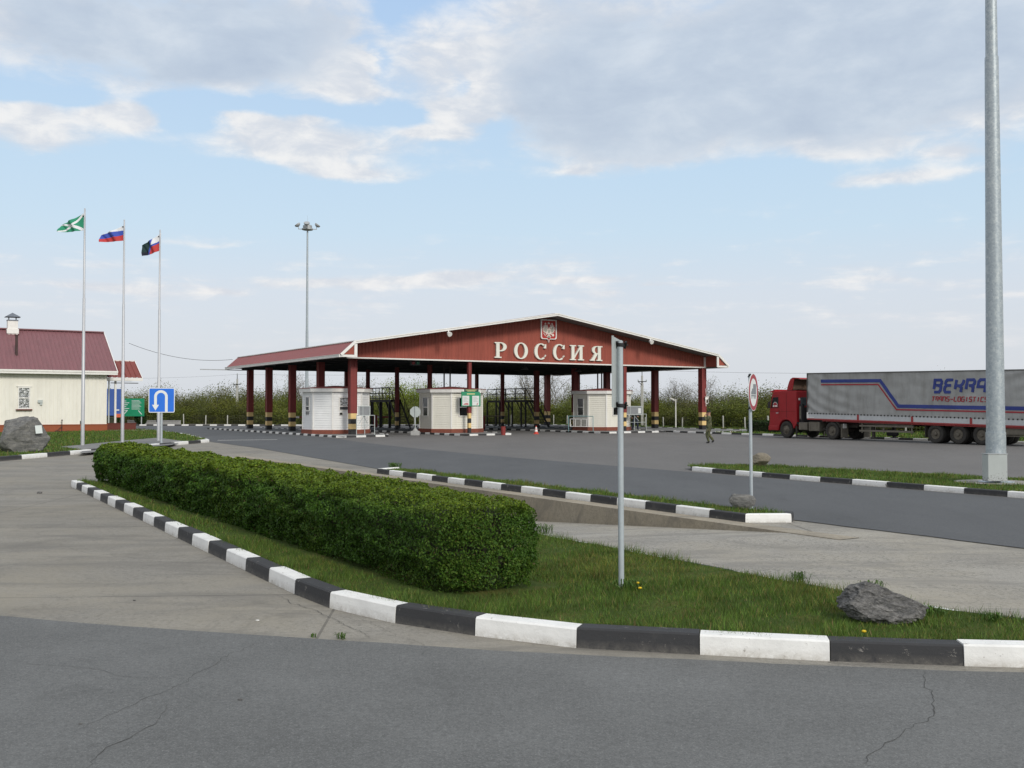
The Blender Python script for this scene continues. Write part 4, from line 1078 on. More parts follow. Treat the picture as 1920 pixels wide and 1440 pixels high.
# sloped skirts at both ends
for sgn in (-1, 1):
    e = SL if sgn < 0 else SR; w = 1.02 if sgn < 0 else 1.15; eo = e+sgn*w; zt, zb = ZE+.03, 5.27
    mb = MB(); t = TF+.02; pts = []
    while t < 22.6:
        for a, d in ((0, 0), (.04, .025), (.12, .025), (.16, 0)): pts.append((t+a, d))
        t += .40
    vs = []
    for tt, d in pts: vs += [(e, tt, zt+d), (eo, tt, zb+d)]
    mb.add(vs, [(2*i, 2*i+1, 2*i+3, 2*i+2) for i in range(len(pts)-1)], 0)
    o = mb.build('skirt_roof', red_roof, can)
    mb = MB(); mb.poly([(e+sgn*.10, ZF+.1), (e+sgn*.10, zt-.14), (eo-sgn*.24, ZF+.1)], 0, .03, 0, lambda u, v, d: (u, TF+d, v))
    mb.build('end_panel', red_clad, can)
    mb = MB()
    mb.bar((e, TF-.03, ZF-.06), (e, TF-.03, zt+.05), .20, .09, 0, (0, 1, 0))
    mb.bar((e, TF-.085, zt+.02), (eo, TF-.085, zb), .10, .17, 0)
    mb.box(min(eo, e)+.0, max(eo, e), TF-.08, TF-.02, ZF-.07, ZF+.08)
    mb.build('end_trim', white_paint, can)
    if sgn > 0: mb = MB(); mb.bar((SR-.08, TG-.05, ZF+.02), (SR-.08, TG-.05, roof_z(SR-.08)-.12), .22, .06, 0, (0, 1, 0)); mb.build('wall_trim', white_paint, can)
    mb = MB(); i_ = e-sgn*.02; mb.add([(i_, TF+.03, ZF), (i_, TG-.03, ZF), (i_, TG-.03, ZE-.06), (i_, TF+.03, ZE-.06)], [(0, 1, 2, 3)]); mb.build('end_return', red_clad, can)
    mb = MB(); mb.box(eo-.10, eo+.10, TF, 22.7, zb-.14, zb+.02); mb.box(eo-.13, eo-.06, TF+.01, 22.7, zb+.02, zb+.05); mb.build('eave_gutter', white_paint, can)
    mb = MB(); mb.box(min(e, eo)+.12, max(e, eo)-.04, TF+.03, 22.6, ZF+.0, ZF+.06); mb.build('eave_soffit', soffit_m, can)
    mb = MB(); mb.bar((e, TF, zt+.04), (e, 22.7, zt+.04), .14, .05); mb.build('skirt_flashing', white_paint, can)
# columns
def column(s, t, w, rz=0):
    mb = MB(); h = w/2; z = .10
    for z1, m, g in ((.45, 1, 0), (.80, 2, .003), (1.13, 1, 0), (1.50, 2, .003)):
        mb.box(-h-g, h+g, -h-g, h+g, z, z1, m); z = z1
    mb.box(-h+.012, h-.012, -h+.012, h-.012, 1.5, ZF+.01, 0)
    for a in (-1, 1):
        for b in (-1, 1): mb.box(a*h-.02, a*h+.02, b*h-.02, b*h+.02, 1.501, ZF, 0)
    if w > .35:
        for a in (-1, 1):
            mb.box(-.012, .012, a*(h-.012)-.008, a*(h-.012)+.008, 1.501, ZF, 0); mb.box(a*(h-.012)-.008, a*(h-.012)+.008, -.012, .012, 1.501, ZF, 0)
    o = mb.build('column', [red_col, black_p, yellow_p], can, bevel=.008); o.location = (s, t, 0); return o
for t in (0, 5.83, 11.74, 17.25, 22.2): column(0, t, .44)
for t in (-1.0, 5.0, 11.9, 16.7, 21.8): column(30.4, t, .44)
for t in (5.8, 11.6, 17.4, 22.2): column(8.8, t, .24)
for t, w in ((5.8, .36), (11.6, .34), (17.4, .24), (22.2, .24)): column(22.4, t, w)
column(8.4, -1.05, .21); column(22.25, -1.05, .24)
# drop pipe at the left corner column, bracket arm on the far column
mb = MB(); mb.path([(.05, -.25, 4.6), (.05, -.30, 4.95), (.18, -.40, 5.12), (.62, -.75, 5.17)], .03, 8); mb.build('drain_pipe', red_col, can)
mb = MB(); mb.bar((-.2, 22.2, 5.08), (-4.4, 21.6, 5.06), .09, .07); mb.bar((-.2, 22.2, 5.16), (-.7, 22.15, 5.1), .05, .05); mb.build('bracket_arm', grey_steel, can)
# lettering
PL = lambda u, v, d: (u, TG-.035-d, v)
def glyph(ch):
    S = []; Pp = []
    def ring(cx, cy, ro, ri, a0, a1, n=26):
        A = [(cx+ro[0]*math.cos(a0+(a1-a0)*i/n), cy+ro[1]*math.sin(a0+(a1-a0)*i/n)) for i in range(n+1)]
        B = [(cx+ri[0]*math.cos(a0+(a1-a0)*i/n), cy+ri[1]*math.sin(a0+(a1-a0)*i/n)) for i in range(n+1)]
        S.append((A, B))
    R_ = lambda x0, x1, y0, y1: Pp.append([(x0, y0), (x1, y0), (x1, y1), (x0, y1)])
    if ch == 'Р':
        R_(.10, .30, 0, 1); R_(0, .42, 0, .075); R_(0, .32, .925, 1)
        ring(.36, .71, (.38, .29), (.17, .225), -PI/2, PI/2); R_(.29, .37, .42, .485); R_(.29, .37, .935, 1); w = .75
    if ch == 'О':
        ring(.40, .5, (.40, .53), (.215, .465), 0, 2*PI, 40); w = .8
    if ch == 'С':
        ring(.42, .5, (.42, .53), (.225, .465), .30*PI, 1.70*PI, 34)
        Pp.append([(.60, .72), (.76, .70), (.76, .98), (.70, .98), (.66, .90)]); Pp.append([(.70, .17), (.76, .24), (.72, .30), (.62, .12)]); w = .78
    if ch == 'И':
        R_(.07, .26, 0, 1); R_(.60, .79, 0, 1)
        for x in (-.03, .50): R_(x, x+.39, 0, .075); R_(x, x+.39, .925, 1)
        Pp.append([(.26, .12), (.60, .74), (.60, .90), (.26, .28)]); w = .86
    if ch == 'Я':
        R_(.52, .72, 0, 1); R_(.42, .82, 0, .075); R_(.50, .82, .925, 1)
        ring(.46, .725, (.34, .275), (.15, .215), PI/2, 1.5*PI); R_(.45, .53, .45, .51); R_(.45, .53, .94, 1)
        Pp.append([(.30, .48), (.50, .46), (.26, .03), (.05, .03)]); R_(-.02, .30, 0, .075); w = .8
    return S, Pp, w
word = 'РОССИЯ'; H_ = 1.13
starts = [10.30, 11.95, 13.70, 15.35, 16.92, 18.75]; widths = [1.03, 1.18, 1.06, 1.06, 1.20, 1.12]
for ch, s0, wd in zip(word, starts, widths):
    S, Pp, w = glyph(ch); sx = wd/w
    mb = MB(); k = 0
    for A, B in S:
        mb.strip([(x*sx, y*H_) for x, y in A], [(x*sx, y*H_) for x, y in B], .0, .13, 0, False, lambda u, v, d: (u, -d, v))
    for q in Pp:
        k += 1; mb.poly([(x*sx, y*H_) for x, y in q], .0, .13+.003*k, 0, lambda u, v, d: (u, -d, v))
    o = mb.build('letter', letter_m, can); o.location = (s0, TG-.035, 5.45)
# coat of arms
sc_, zc = 14.98, 7.62
t = MB()
def shield(hw, top, bot, tip, r=.16):
    pts = [(-hw, top), (-hw, bot+r)]
    pts += [(-hw+r-r*math.cos(k*PI/12), bot+r-r*math.sin(k*PI/12)) for k in range(1, 7)]
    pts += [(-.13, bot), (-.06, bot-.06), (0, tip), (.06, bot-.06), (.13, bot)]
    pts += [(hw-r+r*math.sin(k*PI/12), bot+r-r*math.cos(k*PI/12)) for k in range(0, 6)]+[(hw, bot+r), (hw, top)]
    return pts
PS = lambda u, v, d: (sc_+u, TG-.035-d, zc+v)
outer = shield(.70, .78, -.68, -.95); inner = shield(.615, .695, -.625, -.88, .14)
mb = MB(); mb.poly(inner, 0, .07, 0, PS); em = mb.build('emblem', shield_red, can)
mb = MB(); mb.strip(outer, inner, 0, .12, 0, True, PS); mb.build('emblem_border', white_paint, em)
mb = MB(); dk = MB()
for sg_ in (-1, 1):
    X = lambda pts: [(sg_*a*.88, b*.90-.01) for a, b in pts]
    d0, d1 = .071, .105
    # wing: fan of feathers
    root = (.13, -.03)
    for k, (a, L) in enumerate(((62, .60), (48, .62), (34, .60), (19, .56), (3, .53), (-14, .46), (-32, .38), (-52, .32))):
        a = math.radians(a); c, s = math.cos(a), math.sin(a)
        q = [(root[0]-s*.02, root[1]+c*.02), (root[0]+c*L*.8-s*.045, root[1]+s*L*.8+c*.045), (root[0]+c*L, root[1]+s*L), (root[0]+c*L*.8+s*.045, root[1]+s*L*.8-c*.045), (root[0]+s*.02, root[1]-c*.02)]
        mb.poly(X(q), d0, d1+.002*k, 0, PS)
    q = [(.16, -.02), (.34, .28), (.46, .10), (.44, -.08), (.30, -.20)]; dk = MB(); dk.poly(X(q), d1+.018, d1+.028, 0, PS); dk.build('wing_detail', silver_dk, em)
    # neck, head, beak, crown
    mb.strip([*X([(.02, .06), (.05, .20), (.10, .29), (.17, .33)])], [*X([(.12, .04), (.13, .15), (.16, .21), (.20, .24)])], d0, d1+.012, 0, False, PS)
    mb.poly(X([(.12, .30), (.20, .345), (.26, .32), (.32, .25), (.25, .26), (.20, .22)]), d0, d1+.016, 0, PS)
    mb.poly(X([(.13, .335), (.25, .345), (.25, .44), (.20, .40), (.18, .49), (.16, .39), (.12, .42)]), d0, d1+.006, 0, PS)
    A, B = stroke(X([(.33, .46+.0), (.38, .52), (.34, .58), (.28, .54), (.31, .47)]), .045); mb.strip(A, B, d0, d1+.004, 0, False, PS)
    # legs, sceptre or orb
    A, B = stroke(X([(.12, -.18), (.20, -.30), (.30, -.36)]), .08); mb.strip(A, B, d0, d1+.008, 0, False, PS)
    mb.poly(X([(.03, -.34), (.24, -.52), (.16, -.60), (.0, -.61), (.0, -.36)]), d0, d1+.004+.002*(sg_ > 0), 0, PS)
A, B = stroke([(-.47, -.22), (-.30, -.46)], .05); mb.strip(A, B, .071, .112, 0, False, PS)
mb.poly([(.37+.10*math.cos(k*PI/8), -.36+.10*math.sin(k*PI/8)) for k in range(16)], .071, .113, 0, PS)
mb.poly([(-.09, .44), (.09, .44), (.10, .55), (.045, .50), (0, .61), (-.045, .50), (-.10, .55)], .071, .114, 0, PS)
mb.poly([(-.17, .04), (.17, .04), (.18, -.18), (.10, -.32), (-.10, -.32), (-.18, -.18)], .071, .125, 0, PS)
mb.build('eagle', silver_m, em)
for q_ in ([(-.11, .0), (.11, .0), (.11, -.14), (.0, -.26), (-.11, -.14)], [(-.12, -.42), (.12, -.42), (.10, -.57), (-.10, -.57)]):
    dk = MB(); dk.poly(q_, .126, .138, 0, PS); dk.build('eagle_detail', silver_dk, em)
# floodlights under the verge
for s in (5.8, 23.45):
    mb = MB(); z = roof_z(s)-.30
    mb.lathe([(.05, -.20), (.10, -.12), (.17, .12), (.17, .15), (.01, .15)], 14, 0, Matrix.Translation((s, T0-.15, z)) @ Matrix.Rotation(math.radians(115), 4, 'X')); mb.bar((s, T0+.0, z+.30), (s, T0-.12, z+.05), .05, .05)
    mb.build('floodlight', white_paint, can)

# traffic lights hanging under the soffit
def traffic_light(s, t, label):
    r = thing('traffic_light', label, 'traffic light', CP(s, t, 5.15), TH, 'signal lamps hanging under the canopy')
    mb = MB(); mb.box(-.36, .36, -.10, .10, -.34, .0); mb.tube((0, 0, 0), (0, 0, .1), .03, .03, 8); mb.build('housing', cab_dark, r, bevel=.02)
    for x, c, nm in ((-.17, (.16, .012, .016), 'red_lens'), (.17, (.012, .10, .06), 'green_lens')):
        mb = MB(); mb.lathe([(.13, 0), (.125, .02), (.08, .045), (.01, .055)], 16, 0, Matrix.Translation((x, -.10, -.17)) @ Matrix.Rotation(PI/2, 4, 'X'))
        mb.build(nm, pm(nm+'_glass', c, .1, 4, .25), r, smooth=True)
traffic_light(4.35, -.6, 'pair of red and green signal lamps over the left lane under the canopy')
def ceiling_lamp(px, py, Y, label):
    q = at(px, py, Y); r = thing('ceiling_lamp', label, 'lamp', (q.x, Y, 5.22), TH)
    mb = MB(); mb.tube((0, 0, 0), (0, 0, -.14), .03, .03, 8); mb.lathe([(.08, -.10), (.17, -.16), (.30, -.34), (.29, -.36), (.02, -.33)], 16); mb.build('shade', pm('lamp_shade_grey', (.10, .10, .10), .1, 3, .6), r)
ceiling_lamp(984, 686, 79, 'dim bell lamp under the canopy soffit behind the letters')
ceiling_lamp(1084, 690, 84, 'dim bell lamp under the soffit near the right booth')
# loudspeaker and coiled white cable on the right corner column
r = thing('loudspeaker', 'white horn loudspeaker with a loop of cable on the right corner column', 'loudspeaker', CP(30.52, -1.30, 2.75), TH)
mb = MB(); mb.lathe([(.03, -.22), (.05, -.10), (.10, .02), (.19, .12), (.20, .13), (.02, .04)], 16, 0, Matrix.Rotation(math.radians(110), 4, 'X')); mb.build('horn', white_paint, r)
mb = MB(); mb.path([(.0+.17*math.cos(a), -.10, -.35+.2*math.sin(a)) for a in np.linspace(.5*PI, 2.6*PI, 20)]+[(-.1, -.10, -.75)], .022, 6); mb.path([(0, -.05, .1), (-.05, -.05, .35), (-.08, -.03, .7)], .018, 6); mb.build('cable', white_paint, r)

# ================================================================== BOOTHS
OCT = [(-1.05, -2.0), (1.05, -2.0), (2.05, -1.0), (2.05, .95), (1.05, 2.0), (-1.05, 2.0), (-2.05, .95), (-2.05, -1.0)]
def octs(k, z): return [(x*k, y*k, z) for x, y in OCT]
def ring_loft(mb, rings, m=0):
    n = len(rings[0]); vs = [p for r in rings for p in r]
    mb.add(vs, [(k*n+i, k*n+(i+1) % n, (k+1)*n+(i+1) % n, (k+1)*n+i) for k in range(len(rings)-1) for i in range(n)], m)
def booth(s0, t0, label, wallm, kind):
    r = thing('inspection_booth', label, 'booth', CP(s0, t0, 0), TH, 'octagonal inspection booths under the canopy')
    mb = MB(); ring_loft(mb, [octs(1.05, .08), octs(1.05, .38), octs(.97, .385)]); mb.build('plinth', brick, r)
    rings = []
    z = .38
    while z < 2.96:
        rings += [octs(1.012, z), octs(1.008, z+.132), octs(.988, z+.134), octs(.988, z+.158)]; z += .16
    mb = MB(); ring_loft(mb, rings); mb.build('wall', wallm, r, fixn=True)
    for (x, y) in OCT:
        mb = MB(); a = math.atan2(y, x); M = Matrix.Translation((x*1.006, y*1.006, 0)) @ Matrix.Rotation(a, 4, 'Z'); mb.box(-.05, .035, -.055, .055, .385, 2.97, 0, M); mb.build('corner_trim', white_paint, r)
    mb = MB(); ring_loft(mb, [octs(1.0, 2.95), octs(1.11, 2.96), octs(1.12, 3.22), octs(1.07, 3.225)]); mb.build('fascia', white_paint, r)
    mb = MB(); ring_loft(mb, [octs(1.13, 3.20), octs(1.13, 3.24), [(x*.10, y*.10, 3.42) for x, y in OCT]]); mb.add([(x*.10, y*.10, 3.42) for x, y in OCT], [tuple(range(8))]); mb.build('roof', red_roof, r)
    def window(face, c, w, z0, z1, panes, gm):
        """on face i (from corner i to i+1), centred at c along it"""
        A = Vector((*OCT[face], 0)); B = Vector((*OCT[(face+1) % 8], 0)); d = (B-A).normalized(); n = Vector((d.y, -d.x, 0)); o = A.lerp(B, c)+n*.026
        P = lambda u, v, k: o+d*u+n*k+Vector((0, 0, v))
        f = MB(); fw_ = .06
        hw = w/2
        f.poly([(-hw-fw_, z0-fw_), (hw+fw_, z0-fw_), (hw+fw_, z0), (-hw-fw_, z0)], 0, .05, 0, P); f.poly([(-hw-fw_, z1), (hw+fw_, z1), (hw+fw_, z1+fw_), (-hw-fw_, z1+fw_)], 0, .05, 0, P)
        f.poly([(-hw-fw_, z0), (-hw, z0), (-hw, z1), (-hw-fw_, z1)], 0, .048, 0, P); f.poly([(hw, z0), (hw+fw_, z0), (hw+fw_, z1), (hw, z1)], 0, .048, 0, P)
        for zz in panes: f.poly([(-hw, zz-.03), (hw, zz-.03), (hw, zz+.03), (-hw, zz+.03)], 0, .046, 0, P)
        fo = f.build('window', white_paint, r)
        zz = [z0]+list(panes)+[z1]
        for i, (a, b) in enumerate(zip(zz, zz[1:])):
            g = MB(); g.poly([(-hw, a+.005), (hw, a+.005), (hw, b-.005), (-hw, b-.005)], .005, .012, 0, P)
            g.build('pane', gm[i] if isinstance(gm, (list, tuple)) else gm, fo)
        return P, fo
    if kind == 'foil':
        P, fo = window(0, .47, .98, 1.74, 2.55, [1.98], [pm('slot_dark', (.05, .055, .06), .1), foil])
        for x in (-.40, .42):
            m_ = MB(); m_.poly([(x-.13, 1.36), (x+.13, 1.36), (x+.13, 1.58), (x-.13, 1.58)], .0, .045, 0, P); h_ = m_.build('hatch', white_paint, r)
            m_ = MB(); m_.poly([(x-.10, 1.39), (x+.10, 1.39), (x+.10, 1.55), (x-.10, 1.55)], .046, .05, 0, P); m_.build('hatch_opening', dark_steel, h_)
        P, fo = window(6, .52, .62, 1.72, 2.60, [1.98], [pm('slot_dark', (.05, .055, .06), .1), glass_grey])
        for x in (-.2, .12):
            m_ = MB(); m_.poly([(x-.05, 1.40), (x+.05, 1.40), (x+.05, 1.62), (x-.05, 1.62)], .03, .045, 0, P); m_.build('hatch_opening', dark_steel, r)
    else:
        P, fo = window(0, .50, .86, 1.32, 2.58, [1.92], glass_dk)
        m_ = MB()
        for i, (x, z, w_) in enumerate(((-.08, 2.32, .34), (-.0, 2.18, .24))): m_.poly([(x-w_/2, z), (x+w_/2, z), (x+w_/2, z+.075), (x-w_/2, z+.075)], .013, .016, 0, P)
        m_.build('notice', white_paint, fo)
        window(6, .50, .72, 1.32, 2.58, [1.92], [glass_dk, glass_grey] if kind == 'dark' else glass_dk)
    return r
b1 = booth(.15, 3.3, 'white octagonal booth with foil covered windows behind the left corner column', siding_white, 'foil')
b2 = booth(8.45, 1.75, 'cream octagonal booth with a dark window beside the green notice board', siding_cream, 'dark')
b3 = booth(21.9, 1.4, 'cream octagonal booth behind the near sign post, next to the grey notice board', siding_cream, 'dark2')
for b, ss in ((b2, (-.25, .25)), (b3, (.05, .45))):
    for q in ss:
        mb = MB(); mb.tube((q, .6, 3.4), (q, .6, 5.25), .055, .055, 8); mb.build('roof_pipe', dark_steel, b)

# green notice board on the thin column
r = thing('notice_board', 'green notice board with two white posters on a thin striped column', 'notice board', CP(8.4, -1.22, 0), TH*.55)
x0, x1, z0, z1 = -.68, .72, 1.98, 3.02
mb = MB(); mb.box(x0, x1, -.06, -.0, z0, z1); bd = mb.build('board', green_p, r, bevel=.01)
mb = MB(); mb.box(x0+.12, x1-.15, -.072, -.05, z1-.005, z1+.17); hd = mb.build('header', dkgreen_p, r)
mb = MB(); mb.box(x0+.30, x1-.30, -.078, -.0725, z1+.09, z1+.125); mb.box(x0+.42, x1-.40, -.078, -.0725, z1+.02, z1+.055); mb.build('header_text', yellowish, hd)
mb = MB(); mb.box(x0+.40, x1-.42, -.066, -.0605, z1-.20, z1-.135); mb.build('title_text', yellowish, bd)
mb = MB(); mb.box(x0+.08, x0+.19, -.08, -.0605, z1+.0, z1+.15); mb.box(x1-.06, x1+.02, -.07, -.062, z1-.10, z1+.06); mb.build('small_plate', white_paint, bd)
for cx in (-.36, .36):
    mb = MB(); mb.box(cx-.25, cx+.25, -.072, -.0605, z0+.06, z1-.30); po = mb.build('poster', poster_m, bd)
    mb = MB()
    for k in range(6): mb.box(cx-.18, cx+.12+.06*((k*7) % 3-1), -.0745, -.0725, z1-.40-.065*k, z1-.385-.065*k)
    mb.build('poster_text', pict_grey, po)
    mb = MB(); mb.poly([(cx-.19, z0+.11), (cx+.2, z0+.10), (cx+.18, z0+.22), (cx+.05, z0+.24), (cx-.1, z0+.2)] if cx < 0 else [(cx+.05, z0+.10), (cx+.13, z0+.10), (cx+.16, z0+.22), (cx+.12, z0+.25)], 0, .002, 0, lambda u, v, d: (u, -.0728-d, v)); mb.build('poster_picture', poster_red, po)

# grey notice boards with railings at the booth noses
def railing(mb, pts, h, mid=True):
    for (a, b) in pts: mb.tube((a, b, 0), (a, b, h), .025, .025, 6)
    for (p, q) in zip(pts, pts[1:]):
        mb.tube((*p, h), (*q, h), .025, .025, 6)
        if mid: mb.tube((*p, h*.5), (*q, h*.5), .02, .02, 6)
def tilted_board(loc, rz, w, h, z, label, paper=True):
    r = thing('notice_desk', label, 'notice board', loc, rz)
    mb = MB(); railing(mb, [(-w/2-.15, .1), (w*.1, .1), (w/2+.4, .1)], 1.28); mb.tube((-w/2, .1, .7), (0, .05, 1.25), .02, .02, 6); mb.tube((0, .05, 1.25), (w*.35, .1, .75), .02, .02, 6); mb.build('railing', sign_back, r)
    mb = MB(); mb.box(-w/2, w/2, -.05, .02, z, z+h); bd = mb.build('board', pm('board_face_grey', (.22, .23, .24), .18, 1.5, .35), r)
    mb = MB()
    for a, b, c, d in ((-w/2-.05, w/2+.05, z-.05, z), (-w/2-.05, w/2+.05, z+h, z+h+.05), (-w/2-.05, -w/2, z, z+h), (w/2, w/2+.05, z, z+h), (-w*.16-.015, -w*.16+.015, z, z+h)): mb.box(a, b, -.07, .03, c, d)
    mb.build('frame', sign_back, bd)
    if paper: mb = MB(); mb.box(w/2-.28, w/2-.06, -.058, -.0505, z+.06, z+.46); mb.build('paper', poster_m, bd)
    return r
q = at(683, 764, 66.5); tilted_board((q.x, 66.5, .10), TH*.8, .68, .56, 1.30, 'small pale board over a railing to the right of the left corner column', False)
q = at(1187, 764, 79); tilted_board((q.x, 79, .10), .10, 1.35, .58, 1.28, 'long grey framed notice board over a railing right of the near sign post')
r = thing('railing', 'white and teal pipe railing in front of the right booth', 'railing', (0, 0, 0))
A = at(1066, 764, 76.2); B = at(1112, 764, 75.2); r.location = (A.x, A.y, .1); d = Vector((B.x-A.x, B.y-A.y, 0)); r.rotation_euler = (0, 0, math.atan2(d.y, d.x)); L = d.length
mb = MB(); railing(mb, [(0, 0), (L, 0)], 1.15, False); mb.build('pipe_frame', pm('teal_pipe', (.20, .36, .38), .1, 4, .5), r)
mb = MB(); fw2 = .04
for a, b, c, d_ in ((.12, L-.06, .36, .40), (.12, L-.06, .92, .96), (.12, .17, .36, .96), (L-.11, L-.06, .36, .96)): mb.box(a, b, -.02, .02, c, d_)
for k in range(1, 4): mb.box(.12+k*(L-.2)/4-.015, .12+k*(L-.2)/4+.015, -.015, .015, .401, .919)
mb.build('panel_frame', white_paint, r)

# inspection platforms of black steel
def platform(s, t_far, t_near, t_foot, w, label, fence_=False):
    r = thing('inspection_platform', label, 'platform', CP(s, t_near, .10), TH, 'black steel inspection platforms')
    L = t_far-t_near; zd, zt = 2.45, 3.55
    mb = MB(); mb.box(-w/2, w/2, 0, L, zd-.16, zd); mb.box(-w/2-.03, w/2+.03, 0, L, zd, zd+.03); mb.build('deck', dark_steel, r)
    for x in (-w/2, w/2):
        for y in (.05, L*.34, L*.66, L-.05):
            mb = MB(); mb.box(x-.06, x+.06, y-.06, y+.06, 0, zd-.16); mb.box(x-.12, x+.12, y-.12, y+.12, 0, .03)
            if y < L-.3: mb.bar((x, y, zd-1.0), (x, y+.75, zd-.16), .07, .07)
            mb.build('leg', dark_steel, r)
    mb = MB()
    for x in (-w/2, w/2):
        for y in np.linspace(.03, L-.03, 5): mb.bar((x, y, zd), (x, y, zt), .045, .045)
        for z in (zt, zd+.62, zd+.18): mb.bar((x, 0, z), (x, L, z), .05, .05)
    for z in (zt, zd+.62): mb.bar((-w/2, L, z), (w/2, L, z), .05, .05)
    mb.build('guard_rail', dark_steel, r)
    F_ = t_foot-t_near
    mb = MB()
    for x in (-w/2, w/2): mb.bar((x, 0, zd), (x, F_, .0), .05, .20)
    for k in range(1, 10): mb.box(-w/2+.03, w/2-.03, F_*k/10-.11, F_*k/10+.11, zd*(1-k/10)-.02, zd*(1-k/10)+.02)
    mb.build('stair', dark_steel, r)
    mb = MB()
    for x in (-w/2, w/2):
        mb.bar((x, 0, zt), (x, F_*.9, zd*.1+1.0), .045, .045); mb.bar((x, F_*.9, zd*.1+1.0), (x, F_*.72, zd*.28), .04, .04); mb.bar((x, F_*.45, zd*.55), (x, F_*.45, zd*.55+1.05), .04, .04)
    mb.build('stair_rail', dark_steel, r); return r
platform(11.3, 23.1, 17.3, 15.2, 1.0, 'black steel inspection platform with stairs left of the middle booth')
platform(23.7, 21.6, 14.6, 12.3, 1.0, 'black steel inspection platform with stairs between the middle and right booths')
r = thing('pipe_barrier', 'dark pipe barrier with a pale top rail behind the middle booth', 'railing', (0, 0, 0)); A = at(908, 764, 86); r.location = (A.x, 86, .1); r.rotation_euler = (0, 0, .1)
mb = MB(); railing(mb, [(0, 0), (.9, 0), (1.85, 0)], 1.05); mb.tube((0, 0, .25), (1.85, 0, .25), .02, .02, 6); mb.build('pipes', dark_steel, r)
mb = MB(); mb.box(0, 1.85, -.03, .03, 1.06, 1.10); mb.build('top_rail', pm('dull_pink_rail', (.3, .2, .19), .1), r)
# barrier gates
def barrier(px, Y, L, rz, label):
    q = at(px, 764, Y); r = thing('barrier_gate', label, 'barrier', (q.x, Y, .1), rz)
    mb = MB(); mb.box(-.18, .18, -.18, .18, 0, 1.05); mb.box(-.21, .21, -.21, .21, 1.05, 1.10); mb.build('cabinet', bin_red, r, bevel=.02)
    mb = MB(); n = int(L/.45)
    for k in range(n): mb.box(.2+k*.45, .2+k*.45+.45, -.24, -.19, .84, 1.0, 0 if k % 3 else 1)
    mb.build('arm', [cone_red if False else bin_red, white_paint], r)
barrier(905.5, 85, 1.0, PI*.98, 'red barrier cabinet at the rear of the middle booth')
barrier(549, 92, 3.4, -.03, 'red and white barrier arm behind the left booth, by the third column')
barrier(704, 93, 1.4, .03, 'red and white barrier arm under the left inspection platform')
# cone, bin
p = G(1005.3, 814, .004)
r = thing('traffic_cone', 'small red and white traffic cone on the asphalt before the canopy', 'traffic cone', p)
mb = MB(); mb.box(-.19, .19, -.19, .19, 0, .05, 0); mb.lathe([(.14, .05), (.115, .18)], 16, 0); mb.lathe([(.115, .18), (.085, .33)], 16, 1); mb.lathe([(.085, .33), (.075, .38)], 16, 0); mb.lathe([(.075, .38), (.05, .50)], 16, 1); mb.lathe([(.05, .50), (.035, .58), (.01, .585)], 16, 0)
mb.build('cone', [cone_red, white_paint], r)
p = G(943.5, 816, .004)
r = thing('litter_bin', 'dark red cylindrical bin at the nose of the middle booth island', 'bin', p)
mb = MB(); mb.lathe([(.165, 0), (.165, .03), (.158, .04), (.158, .56), (.168, .57), (.168, .60), (.145, .60), (.145, .50), (.0, .48)], 24); mb.build('drum', bin_red, r)

# ================================================================== GATEHOUSE
B = Vector((-31.3, 78.0, 0)); 
gh = thing('gatehouse', 'ivory clad gatehouse with a plum metal roof and brick base', 'building', B, TH)
WL, D, EH, RH = 15.0, 10.6, 4.30, 8.02
mb = MB(); pts = []; s = -WL
while s < -1e-6:
    for a, d in ((0, .02), (.215, .02), (.220, -.03), (.265, -.03)): pts.append((s+a, d))
    s += .27
pts.append((0, 0)); vs = []
for a, d in pts: vs += [(a, -d, .62), (a, -d, EH+.2)]
mb.add(vs, [(2*i, 2*i+2, 2*i+3, 2*i+1) for i in range(len(pts)-1)])
mb.box(-WL, 0, .004, D, .62, EH+.2); mb.poly([(0, EH+.2), (D, EH+.2), (D/2, RH-.2)], 0, .02, 0, lambda u, v, d: (-.03+d, u, v)); mb.box(-.03, .05, -.05, .03, .62, EH+.2)
mb.build('wall', siding_wall, gh, fixn=False)
mb = MB(); mb.box(-WL-.1, .14, -.12, D+.1, -.05, .58); mb.box(-WL-.14, .18, -.16, D+.14, .58, .625); mb.build('plinth', brick_orange, gh)
mb = MB(); e0, e1 = -.5, .75
zE = EH+.32; mid_ = D/2
for sg_ in (1, -1):
    pts = []; s = -WL-.5
    while s < e1:
        for a, d in ((0, 0), (.035, .035), (.075, .035), (.11, 0)): pts.append((min(s+a, e1), d))
        s += .3
    y0 = e0 if sg_ > 0 else D-e0; vs = []
    for a, d in pts: vs += [(a, y0, zE+d), (a, mid_, RH+d)]
    mb.add(vs, [(2*i, 2*i+2, 2*i+3, 2*i+1) for i in range(len(pts)-1)])
mb.build('roof', plum_roof, gh, fixn=False)
mb = MB(); mb.box(-WL-.5, e1, e0+.02, D-e0-.02, zE-.10, zE-.04); mb.poly([(e0, zE-.03), (D-e0, zE-.03), (mid_, RH-.04)], 0, .03, 0, lambda u, v, d: (e1-.06+d, u, v)); mb.build('roof_underside', soffit_grey, gh)
mb = MB(); mb.box(-WL-.5, e1+.03, e0-.09, e0+.015, zE-.22, zE+.05); mb.box(-WL-.5, e1+.05, e0-.13, e0-.092, zE-.06, zE+.075)
mb.bar((e1+.02, e0, zE-.03), (e1+.02, mid_, RH-.03), .05, .24); mb.build('gutter_board', white_paint, gh)
mb = MB(); mb.bar((-WL-.5, mid_, RH+.04), (e1, mid_, RH+.04), .42, .09); mb.build('ridge_cap', plum_roof, gh)
def gh_st(px, Y):   # picture column on the front wall -> local s
    q = at(px, 764, Y); return .849*(q.x-B.x)+.529*(q.y-B.y)
